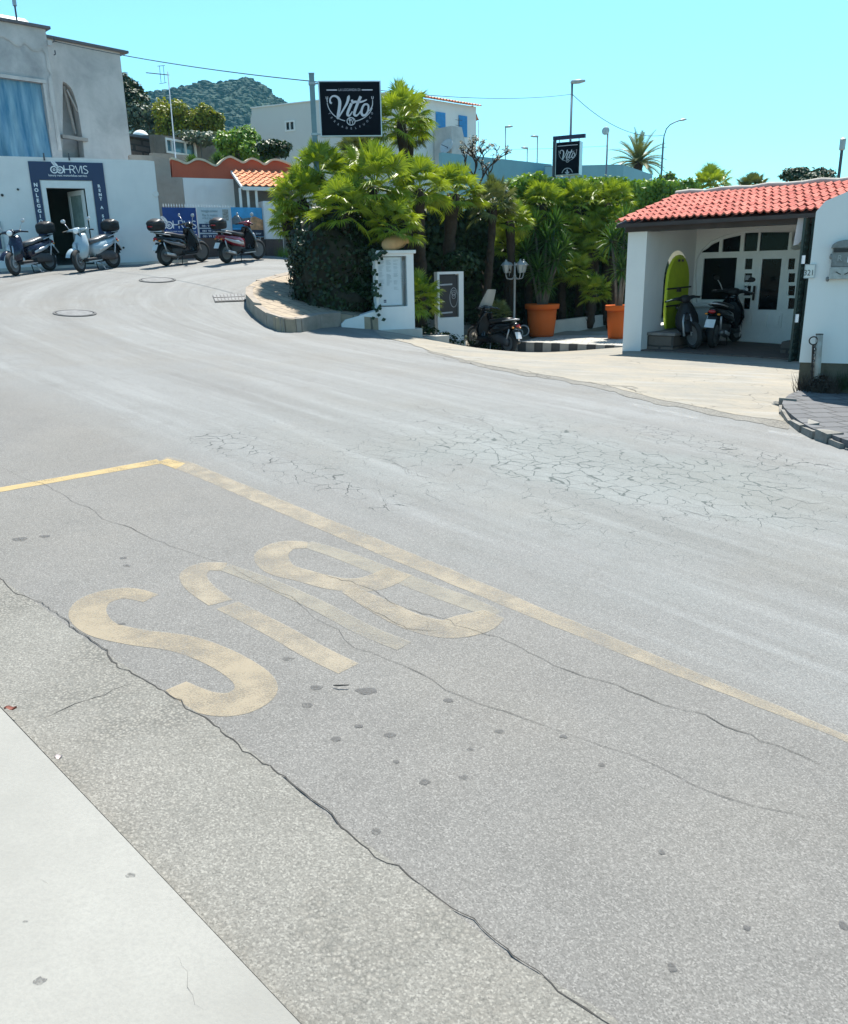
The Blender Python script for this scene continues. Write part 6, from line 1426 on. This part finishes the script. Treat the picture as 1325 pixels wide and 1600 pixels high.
def palm(px,py,ppm,s,label,k=0,dusty=0,lean=(0,0),trunk=True,tr=.11,rot=None,tilt=None):
    c=V(PM(px,py,ppm));gx,gy=c.x+lean[0],c.y+lean[1];gz=h(gx,gy)-.05
    t=thing('fan_palm',label,'palm',(gx,gy,gz),'fan palms around the courtyard entrance')
    o=bpy.data.objects.new('crown',CRm[(k%3)*2+dusty]);COL.objects.link(o);o.parent=t;o.location=c-Vector((gx,gy,gz));o.scale=(s,s,s)
    o.rotation_euler=tilt or (rnd.uniform(-.15,.15),rnd.uniform(-.15,.15),rnd.uniform(0,6.28))
    if trunk:
        mb=MB();mb.csm=True;b=Vector((gx,gy,gz));n=14;P=[];r_=[]
        for i in range(n+1):
            q=i/n;P.append(b.lerp(c,q)+Vector((.06*math.sin(q*3+k),.05*math.sin(q*2.3),0)));r_.append(tr*(1.15-.25*q)*(1+.12*((i%2)*2-1))*(1 if q<.85 else 1.2))
        mb.tube(P,r_,10)
        mb.csm=False;rg=random.Random(k+5)
        for i in range(60):
            q=rg.random()*.9+.1;p=b.lerp(c,q);a=rg.uniform(0,6.28);d=Vector((math.cos(a),math.sin(a),0));s_=d.cross(Vector((0,0,1)));e=p+d*tr*1.45+Vector((0,0,.10));mb.add([p+d*tr*.9-s_*.03,p+d*tr*.9+s_*.03,e],[(0,1,2)])
        mb.build('trunk',bark,t,fix=False)
    return t
rnd=random.Random(11)
palm(626,188,66,.86,'tallest fan palm, its crown rising just right of the big sign',0,0,(.1,.2))
palm(640,208,62,.58,'second crown tucked behind the tallest fan palm',1,1,(.0,.6))
palm(500,272,68,.78,'fan palm crown around the tall sign pole',1,0,(.2,.3))
palm(585,292,73,1.0,'largest front fan palm with bright leaves above the menu wall',2,0,(.1,.5))
palm(470,312,69,.78,'leftmost fan palm leaning over the tiled porch',0,0,(.4,.2))
palm(540,330,74,.80,'low fan palm rising from the ivy in front',1,0,(.05,.3))
palm(618,352,74,.66,'small fan palm just above the amphora',2,0,(.0,.5))
palm(655,295,69,.80,'fan palm with a thick dark trunk right of the menu wall',1,0,(-.1,.3),tr=.15)
palm(712,302,64,.80,'fan palm over the second board with a leaning trunk',2,0,(-.35,.2),tr=.16)
palm(770,318,62,.70,'dusty fan palm with a bare trunk beside the lantern post',0,1,(-.3,.1),tr=.10)
palm(556,246,64,.62,'fan palm crown directly under the big sign',2,1,(.1,.5))
palm(846,318,57,.72,'bright fan palm behind the first orange pot',0,0,(.1,.3))
palm(905,320,56,.76,'bright fan palm right of the small hanging sign',1,0,(.1,.3))
palm(955,318,56,.75,'fan palm between the hedge and the portico roof',2,0,(.0,.3))
palm(800,345,60,.60,'small fan palm low behind the lantern post',1,0,(.0,.3))
palm(826,352,57,.55,'low fan palm directly behind the first orange pot',1,0,(0,.3))
palm(882,362,56,.60,'low fan palm between the two orange pots',2,0,(0,.3))
palm(930,368,56,.55,'low fan palm left of the portico pillar',0,0,(0,.3))
palm(962,345,57,.5,'fan palm tucked against the portico eave',1,0,(0,.3))
palm(895,425,57,.62,'low spiky fan palm in the gap between the two pots',2,0,(0,.3),trunk=False)
palm(925,395,56,.55,'mid height fan palm left of the second pot',1,0,(0,.3))
palm(792,385,58,.5,'small fan palm just above the lantern post',0,0,(0,.3))
palm(930,455,57,.5,'lowest spiky fan palm beside the second pot',0,0,(0,.3),trunk=False)
palm(450,345,67,.55,'lowest fan palm at the left end of the ivy',2,0,(.4,.1))
palm(652,466,70,.62,'low trunkless fan palm beside the menu wall',0,0,(0,0),trunk=False)
palm(778,492,60,.42,'small dark fan palm behind the black scooter',1,1,(0,0),trunk=False)
# palms far behind the roof at the right
palm(1110,296,40,.95,'fan palm showing above the tiled roof, left of two',0,0,(0,.2),tr=.14)
palm(1175,300,40,.80,'paler fan palm showing above the tiled roof, right of two',2,1,(0,.2),tr=.14)
# date palm
def frond(mb,base,d,L,rg,droop=.9,n=15):
    d=d.normalized();P=[];p=Vector(base);v=d.copy()
    for i in range(n+1):
        P.append(p.copy());p=p+v*(L/n);v=(v+Vector((0,0,-droop/n))).normalized()
    mb.tube(P,[.03*(1-i/n*.8) for i in range(n+1)],4,False)
    for i in range(1,n):
        t=(P[i+1]-P[i-1]).normalized();s=t.cross(Vector((0,0,1)))
        if s.length<.05:s=Vector((1,0,0))
        s.normalize();u=s.cross(t)
        ll=.42*math.sin(math.pi*min(1,(i/n)*.8+.15))
        for sg in(-1,1):
            for q in(0,.5):
                b=P[i].lerp(P[i+1],q);e=b+(s*sg*.8+t*.6+u*.35-Vector((0,0,.1))).normalized()*ll*rg.uniform(.85,1.1);w=t*.035
                mb.add([b-w,b+w,e],[(0,1,2)])
q=V(PM(997,256,24));t=thing('date_palm','round headed date palm showing above the teal building','palm',(q.x,q.y,-.3));rg=random.Random(3);mb=MB()
for i in range(46):
    el=R(88-95*(i/46)**.8);az=i*2.4;frond(mb,q,Vector((math.cos(el)*math.cos(az),math.cos(el)*math.sin(az),math.sin(el))),2.1*rg.uniform(.85,1.1),rg,.95)
mb.build('crown',palmd,t,fix=False);mb=MB();mb.csm=True;mb.tube([(q.x,q.y,-.3),(q.x,q.y,q.z-.3),(q.x,q.y,q.z+.1)],[.3,.28,.38],10);mb.build('trunk',bark,t)
# yucca
def yucca(x,y,z,heads,label,name='yucca'):
    t=thing(name,label,'yucca',(x,y,z));rg=random.Random(int(x*100))
    for (dx,dy,dz,r) in heads:
        c=Vector((x+dx,y+dy,z+dz));mb=MB();mb.csm=True;mb.tube([(x+dx*.15,y+dy*.15,z-.05),(x+dx*.5,y+dy*.5,z+dz*.5),c],[.05,.035,.03],7);mb.build('stem',bark2,t)
        mb=MB();n=64
        for i in range(n):
            el=R(88-140*(i/n));az=i*2.39996;d=Vector((math.cos(el)*math.cos(az),math.cos(el)*math.sin(az),math.sin(el)));L=r*rg.uniform(.85,1.1)
            s=d.cross(Vector((0,0,1)))
            if s.length<.05:s=Vector((1,0,0))
            s=s.normalized()*.022;u=s.cross(d).normalized()*.012;b=c-Vector((0,0,.10*i/n));m=b+d*L*.55+Vector((0,0,.01));e=b+d*L-Vector((0,0,.10*L*(i/n)*2))
            mb.add([b-s*.7,b+s*.7,m+s,m-u*1.2,m-s,e],[(0,3,2,1) if 0 else (0,1,2,3),(0,3,4),(2,5,3),(3,5,4)])
        mb.build('rosette',yucg,t,fix=False)
    return t
x,y,z=POT1
yucca(x,y,z-.08,[(-.15,-.1,1.0,.5),(.3,-.15,1.25,.55),(-.45,.1,1.45,.52),(.1,.1,1.75,.55),(.55,.1,1.55,.5),(-.2,.25,2.1,.5),(.35,.3,2.15,.5),(.05,-.2,.65,.42)],'many headed yucca growing from the large orange pot')
x,y,z=POT2
yucca(x,y,z-.08,[(0.0,-.1,1.0,.45),(.2,0,1.5,.5),(-.25,.1,1.7,.5),(.1,.2,2.1,.5)],'yucca growing from the pot beside the portico pillar')
# generic leaf clouds
def leafcard(mb,p,n,s,rg):
    n=n.normalized();a=n.orthogonal().normalized();b=n.cross(a);w=rg.uniform(0,6.28);a,b=a*math.cos(w)+b*math.sin(w),b*math.cos(w)-a*math.sin(w)
    l=s*rg.uniform(.7,1.3);q=l*.42
    mb.add([p,p+a*l*.5+b*q+n*l*.08,p+a*l,p+a*l*.5-b*q+n*l*.08],[(0,1,2,3)])
def cloud(mb,blobs,n,s,seed=0,spread=.8,shell=.35,up=.5,minz=None):
    rg=random.Random(seed);W=[b[1][0]*b[1][1]*b[1][2] for b in blobs];W=[w**.67 for w in W];T=sum(W)
    for (c,d),w in zip(blobs,W):
        c=Vector(c)
        for i in range(int(n*w/T)):
            v=Vector((rg.gauss(0,1),rg.gauss(0,1),rg.gauss(0,1))).normalized()
            k=1-shell*rg.random()**1.4;k*=1+.28*noise.noise(v*2.1+c)
            p=c+Vector((v.x*d[0],v.y*d[1],v.z*d[2]))*k
            if minz is not None and p.z<minz: continue
            nn=(v*spread+Vector((rg.uniform(-1,1),rg.uniform(-1,1),rg.uniform(-1,1)))*.7+Vector((0,0,up)))
            leafcard(mb,p,nn,s,rg)
def tree(px,py,ppm,rx,rz,mat,label,name='tree',cat='tree',n=2500,s=.16,blobs=7,seed=0,zb=None,tr=.14,group=None,bm=bark2,sq=1,core=True):
    c=V(PM(px,py,ppm));zb=h(c.x,c.y)-.1 if zb is None else zb;t=thing(name,label,cat,(c.x,c.y,zb),group);rg=random.Random(seed)
    B=[]
    for i in range(blobs):
        a=rg.uniform(0,6.28);q=rg.uniform(.25,.62);B.append((c+Vector((math.cos(a)*rx*q,math.sin(a)*rx*q,rg.uniform(-.5,.55)*rz)),(rx*rg.uniform(.38,.58),rx*rg.uniform(.38,.58),rz*rg.uniform(.35,.55))))
    mb=MB();cloud(mb,B,n,s,seed);mb.build('crown',mat,t,fix=False)
    mb=MB();mb.csm=True;top=c-Vector((0,0,rz*.2));mb.tube([(c.x,c.y,zb),(c.x+.1,c.y,(zb+top.z)/2),top],[tr*1.2,tr,tr*.6],8)
    for b,_ in B: mb.tube([c-Vector((0,0,rz*.55)),(c+b)/2-Vector((0,0,.1*rz)),b],[tr*.5,tr*.35,tr*.15],5)
    mb.build('trunk',bm,t);return t
# ivy mass over the end of the wall
ic=V(PM(512,418,71));gz=h(ic.x,ic.y)
t=thing('ivy_bush','dark ivy mass covering the wall end beside the menu board','ivy',(ic.x,ic.y,gz))
ic.x+=.10
B=[((ic.x,ic.y,ic.z+.1),(.92,.75,1.15)),((ic.x-.35,ic.y+.1,ic.z+.35),(.62,.6,.85)),((ic.x+.45,ic.y-.02,ic.z+.15),(.60,.52,1.05)),((ic.x+.05,ic.y-.1,ic.z-.7),(.95,.62,.5)),((ic.x+.75,ic.y,ic.z-.55),(.42,.34,.55)),((ic.x+.15,ic.y+.1,ic.z+.9),(.75,.6,.45)),((ic.x+.85,ic.y+.15,ic.z+.45),(.35,.4,.5)),((ic.x-.55,ic.y+.05,ic.z-.35),(.38,.5,.8))]
mb=MB();cloud(mb,B,15000,.085,3,1.0,.22,.1,minz=gz+.12);mb.build('leaves',ivy,t,fix=False)
mb=MB();mb.csm=True
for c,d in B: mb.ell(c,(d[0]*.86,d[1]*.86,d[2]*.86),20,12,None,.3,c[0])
mb.build('shade_core',shadc,t)  # solid dark blobs standing in for the shade behind the ivy leaves
# ivy tendrils over the menu wall corner
mb=MB();rg=random.Random(8)
for i in range(70):
    k=rg.random();u=rg.gauss(-.03,.04) if k<.45 else rg.uniform(-.1,.16);z=rg.uniform(.55,1.95) if k<.6 else rg.uniform(zt_ if 0 else 1.82,1.98)
    leafcard(mb,Mf.pt(u,z,-.06-rg.random()*.05),Vector((rg.uniform(-.4,.4),-1,rg.uniform(0,.6))),.09,rg)
mb.build('tendrils',ivy,t,fix=False)
# small dark bush by the second board and on the posts
c=V(PM(718,408,63));t=thing('shrub','small glossy leaved shrub above the second board','shrub',(c.x,c.y,-.3))
mb=MB();cloud(mb,[(c,(.42,.35,.25)),(c+Vector((.2,.1,-.05)),(.3,.3,.22))],900,.10,9);mb.build('leaves',hedd,t,fix=False);mb=MB();mb.tube([(c.x+.1,c.y+.1,-.4),c],.03,6);mb.build('stem',bark2,t)
c=V(PM(668,512,68));t=thing('ground_cover','dark low ground cover between menu wall and second board','plants',(c.x,c.y,-.3))
del t['label'];del t['category'];bpy.data.objects.remove(t)
mb=MB();cloud(mb,[((c.x,c.y+.25,-.05),(.42,.35,.40)),((c.x+.45,c.y+.5,-.15),(.4,.3,.3)),((c.x+1.6,c.y+2.2,-.2),(.6,.4,.35))],2200,.08,5,minz=-.5)
o=mb.build('ground_cover',hedd,fix=False);struct(o,'stuff')
# tall hedge behind the courtyard : shaded body and sunlit clipped top put into two leaf colours
Hf=Fr(PM(640,500,57),PM(1062,500,50.5))
zh=Hf.uv(900,284)[1]
def hedge(name,label,f,u0,u1,z0,z1,th,mat,n,s,seed,core=True):
    t=thing(name,label,'hedge',f.pt(u0,z0));rg=random.Random(seed);mb=MB()
    for i in range(n):
        u=rg.uniform(u0,u1);k=rg.random();wob=.22*noise.noise(Vector((u*.9,0,seed)))+.12*noise.noise(Vector((u*3,0,seed)))
        if k<.72: z=z0+(z1-z0)*rg.random()**.8;nn=rg.uniform(-.1,.12)+.18*noise.noise(Vector((u*1.4,z*1.4,seed)));nv=-f.N
        else: z=z1;nn=rg.uniform(0,th);nv=Vector((0,0,1))
        p=f.pt(u,z+wob*(z-z0)/(z1-z0)+rg.uniform(-.1,.12)*(k>=.72),nn)
        leafcard(mb,p,nv+Vector((rg.uniform(-1,1),rg.uniform(-1,1),rg.uniform(-.6,1)))*.8,s,rg)
    mb.build('leaves',mat,t,fix=False)
    mb=MB();q=[f.pt(u0+.1,z0,.16),f.pt(u1-.1,z0,.16),f.pt(u1-.1,z0,th),f.pt(u0+.1,z0,th)];mb.hexa(q,[Vector((p.x,p.y,z1-.22)) for p in q]);mb.build('hedge_shade_core',shadc,t)  # plain dark block standing in for the shade inside the hedge
    return t
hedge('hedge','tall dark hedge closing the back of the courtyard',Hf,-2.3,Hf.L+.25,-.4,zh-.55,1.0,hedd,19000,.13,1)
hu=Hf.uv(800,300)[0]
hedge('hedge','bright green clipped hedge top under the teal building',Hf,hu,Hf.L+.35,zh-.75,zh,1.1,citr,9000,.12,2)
# bare candelabra tree left of the teal wall
q=V(PM(748,300,40));t=thing('bare_tree','dark bare branched small tree in front of the grey teal wall','tree',(q.x,q.y,0));mb=MB();rg=random.Random(4);tips=[]
def br(p,d,L,r,k):
    e=p+d*L;mb.tube([p,(p+e)/2+Vector((rg.uniform(-.05,.05),0,rg.uniform(-.03,.05))),e],[r,r*.85,r*.7],6)
    if k==0: tips.append(e);return
    for i in range(rg.choice((2,3))):
        a=rg.uniform(.35,.85)*rg.choice((-1,1));b=rg.uniform(-.6,.6);s=Vector((1,0,0));v=(d+Vector((math.sin(a),b*.5,rg.uniform(-.1,.4)))).normalized();br(e,v,L*rg.uniform(.6,.85),r*.72,k-1)
mb.csm=True;mb.tube([(q.x,q.y,0),q],[.11,.09],8);br(q,Vector((-.35,0,1)).normalized(),.6,.055,4);br(q,Vector((.3,0,1)).normalized(),.6,.055,4);br(q-Vector((0,0,.3)),Vector((.7,0,.8)).normalized(),.6,.05,3);mb.build('trunk',bark,t)
mb=MB()
for e in tips:
    for i in range(7): leafcard(mb,e+Vector((rg.uniform(-.06,.06),rg.uniform(-.06,.06),rg.uniform(-.04,.06))),Vector((rg.uniform(-1,1),-1,1)),.07,rg)
mb.build('leaves',hedd,t,fix=False)
# trees and shrubs at the left background
tree(370,228,33,1.15,.95,citr,'bright green citrus tree above the terracotta wall',seed=2,n=4200,s=.20,name='citrus_tree',zb=1.8)
tree(398,242,35,.75,.55,citr,'smaller green citrus tree close to the white house corner',seed=21,n=1800,s=.18,name='citrus_tree',zb=1.8)
for i,(px,py,rx,rz,l) in enumerate(((262,186,.7,.85,'yellow green clipped tree, leftmost above the stone house'),(290,186,.65,.75,'yellow green clipped tree behind the antenna mast'),(315,190,.65,.8,'yellow green clipped tree right of the antenna mast'),(336,196,.5,.7,'most yellow clipped tree beside the citrus tree'))):
    tree(px,py,27,rx*1.35,rz*1.25,yelg,l,seed=30+i,n=2200,s=.17,name='clipped_tree',group='clipped trees above the stone house',zb=2.5,blobs=9)
tree(238,190,26,1.5,1.2,olive,'grey green olive tree beside the grey building',seed=5,n=2600,s=.2,name='olive_tree',zb=2.0)
tree(210,175,26,1.0,1.6,pine,'dark pine behind the corner of the grey building',seed=6,n=2600,s=.2,name='pine_tree',zb=2.0)
tree(202,132,26,.9,.7,pine,'tall dark pine crown showing beside the grey wall top',seed=7,n=1500,s=.2,name='pine_tree',zb=2.0,tr=.1)
tree(312,214,30,1.3,.35,olive,'low grey green shrub along the stone house roof',seed=8,n=1200,s=.18,name='shrub',cat='shrub',zb=2.0,tr=.05)
tree(432,232,40,.75,.42,hedd,'dark green bush before the white house wall',seed=9,n=1500,s=.15,name='bush',cat='bush',zb=1.5)
tree(560,225,60,.45,.35,hedd,'dark leafy bush under the big sign',seed=10,n=1500,s=.13,name='bush',cat='bush',zb=.8)
tree(1262,276,42,1.1,.52,pine,'dark rounded tree showing above the roof at right',seed=12,n=2600,s=.14,zb=0)
tree(1040,284,44,.4,.28,hedg,'small bush tip at the end of the hedge beside the roof',seed=13,n=600,s=.12,name='bush',cat='bush',zb=0)
for i,(px,py,l) in enumerate(((297,247,'spiky small plant on the terracotta wall, left one'),(337,243,'dark spiky plant on the terracotta wall beside the highest wave'))):
    q=V(PM(px,py+8,44));yucca(q.x,q.y,q.z-.3,[(0,0,.3,.33),(.12,.05,.38,.28)],l,'agave_plant')
# weeds
def weed(q,n,s,label,mat,L=.12):
    rg=random.Random(int(q[0]*77));mb=MB()
    for i in range(n):
        a=rg.uniform(0,6.28);r=s*rg.random();b=Vector((q[0]+r*math.cos(a),q[1]+r*math.sin(a)*.6,q[2]-.02));e=b+Vector((rg.uniform(-1,1)*L*.6,rg.uniform(-1,1)*L*.5,L*rg.uniform(.4,1.4)));w=Vector((.006,0,0));mb.add([b-w,b+w,e],[(0,1,2)])
    tag(mb.build('weeds',mat,fix=False),label,'weeds')
drym=pmat('dry_stalks',(.045,.03,.022),.9,var=.5)
w_=Wf.px(1278,612,-.18);weed((w_.x,w_.y,zgr+.05),420,.30,'dark dry weeds at the foot of the pipe post',drym,.22)
w_=Wf.px(1322,590,-.1);weed((w_.x,w_.y,zgr+.1),120,.10,'green weeds at the stone footing by the right edge',hedd,.2)
w_=Ff.pt(W(438,398)[0],2.0,-.3);weed((w_.x,w_.y,h(w_.x,w_.y)),160,.25,'bright weeds at the foot of the pale pillar',citr,.3)
mb=MB();w_=Wf.px(1280,598,-.16)
cloud(mb,[((w_.x,w_.y,zgr+.1),(.16,.10,.16))],500,.05,4);tag(mb.build('dry_bush',drym,fix=False),'small withered brown bush against the stone footing','bush')
# ------------------------------------------------------------------ hills
def hill(name,prof,Y,dep,mat,seed,zb=-40):
    X_=[];mb=MB();mb.csm=False
    P=smooth(prof,5);rows=16;vs=[];n=len(P)
    for j in range(rows+1):
        q=j/rows
        for i,(px,py) in enumerate(P):
            c=PY(px,py,Y);x=c[0];zt=c[2]
            yy=Y-dep*(q**.8)+dep*.0;z=zt+(zb-zt)*(q**1.15)
            nn=noise.noise(Vector((x*.02,q*5,seed)))*14+noise.noise(Vector((x*.08,q*18,seed)))*4.5
            if j==0: nn=noise.noise(Vector((x*.12,seed,0)))*1.5+noise.noise(Vector((x*.4,seed,2)))*.8-12;yy=Y
            vs.append((x,yy+nn*1.2*(j>0),z+nn*(1 if j==0 else .7)))
    fs=[(j*n+i,j*n+i+1,(j+1)*n+i+1,(j+1)*n+i) for j in range(rows) for i in range(n-1)]
    mb.add(vs,fs)
    # back side
    b=[Vector((v[0]*1.02,Y+dep*.6,zb)) for v in vs[:n]];mb.add([Vector(v) for v in vs[:n]]+b,[(i,i+1,n+i+1,n+i) for i in range(n-1)])
    rg=random.Random(seed)
    for k in range(5200):
        j=int(rows*rg.random()**1.6);i=rg.randrange(n-1);a=Vector(vs[j*n+i]);c=Vector(vs[(j+1 if j<rows else j)*n+i+1]);p=a.lerp(c,rg.random());r_=rg.uniform(1.2,2.8)*Y/600
        mb.ell(p+Vector((0,0,r_*.2)),(r_*1.1,r_,r_*.85),5,4,None,.5,k)
    return struct(mb.build(name,mat,fix=False))
hm=NT('wooded_hill');f=hm.noise(.03,5,.7);hm.col(hm.mix(hm.rng(f,.3,.7),(.003,.025,.018),(.014,.055,.034)));hm.b.inputs['Roughness'].default_value=.95
hill('hills',[(60,190),(140,172),(200,160),(230,155),(270,150),(320,146),(338,143),(350,147),(362,141),(380,136),(396,136),(412,141),(424,146),(433,157),(445,164),(480,176),(540,205),(600,240),(640,270)],600,320,hm.m,1)

hz=MB();hz.box((0,450,60),(2400,1500,260));hzm=bpy.data.materials.new('haze');hzm.use_nodes=True;nt_=hzm.node_tree;nt_.nodes.remove(nt_.nodes['Principled BSDF'])
pv=nt_.nodes.new('ShaderNodeVolumePrincipled');pv.inputs['Color'].default_value=(.22,.62,.85,1);pv.inputs['Density'].default_value=.00017;pv.inputs['Anisotropy'].default_value=.2
nt_.links.new(pv.outputs[0],nt_.nodes['Material Output'].inputs['Volume']);struct(hz.build('haze',hzm),'stuff')
# ------------------------------------------------------------------ camera, sky, sun
cam=bpy.data.cameras.new('camera');co=bpy.data.objects.new('camera',cam);COL.objects.link(co);sc.camera=co
cam.sensor_fit='VERTICAL';cam.sensor_height=36;cam.lens=36*F/1600;cam.clip_start=.05;cam.clip_end=9000;cam.shift_x=0
M=Matrix(((CR[0],CU[0],-CF[0]),(CR[1],CU[1],-CF[1]),(CR[2],CU[2],-CF[2])))
co.matrix_world=Matrix.Translation(V(CAM))@M.to_4x4()
SAZ=R(14);SEL=R(64)   # sun high, behind the scene and a little to the right
w=bpy.data.worlds.new('World');sc.world=w;w.use_nodes=True;nt=w.node_tree
bg=nt.nodes['Background'];sky=nt.nodes.new('ShaderNodeTexSky');sky.sky_type='NISHITA';sky.sun_disc=False
sky.sun_elevation=SEL;sky.sun_rotation=SAZ;sky.air_density=1.0;sky.dust_density=.3;sky.ozone_density=1.5
sp=nt.nodes.new('ShaderNodeSeparateColor');nt.links.new(sky.outputs[0],sp.inputs[0])
def mn(op,a,b,c=0):
    x=nt.nodes.new('ShaderNodeMath');x.operation=op
    for i,q in enumerate((a,b,c)):
        if isinstance(q,(int,float)):x.inputs[i].default_value=q
        else:nt.links.new(q,x.inputs[i])
    return x.outputs[0]
# clear southern sky graded towards cyan: the red channel is compressed, green lifted a little
rr=mn('DIVIDE',mn('MULTIPLY',sp.outputs[0],.82),mn('MULTIPLY_ADD',sp.outputs[0],.11,1.0))
gg=mn('MULTIPLY',sp.outputs[1],1.0)
cb=nt.nodes.new('ShaderNodeCombineColor');nt.links.new(rr,cb.inputs[0]);nt.links.new(gg,cb.inputs[1]);nt.links.new(sp.outputs[2],cb.inputs[2])
nt.links.new(cb.outputs[0],bg.inputs[0]);bg.inputs[1].default_value=.112
sl=bpy.data.lights.new('sun','SUN');sl.energy=5.0;sl.angle=R(.53);sl.color=(1,.95,.86)
so=bpy.data.objects.new('sun',sl);COL.objects.link(so)
sd=Vector((math.sin(SAZ)*math.cos(SEL),math.cos(SAZ)*math.cos(SEL),math.sin(SEL)))
so.rotation_euler=sd.to_track_quat('Z','Y').to_euler();so.location=(0,0,30)
sc.render.engine='CYCLES'
sc.view_settings.view_transform='Standard';sc.view_settings.look='None';sc.view_settings.exposure=1.05;sc.view_settings.gamma=1
sc.cycles.max_bounces=8;sc.cycles.diffuse_bounces=4;sc.cycles.transparent_max_bounces=12
sc.render.resolution_x=848;sc.render.resolution_y=1024
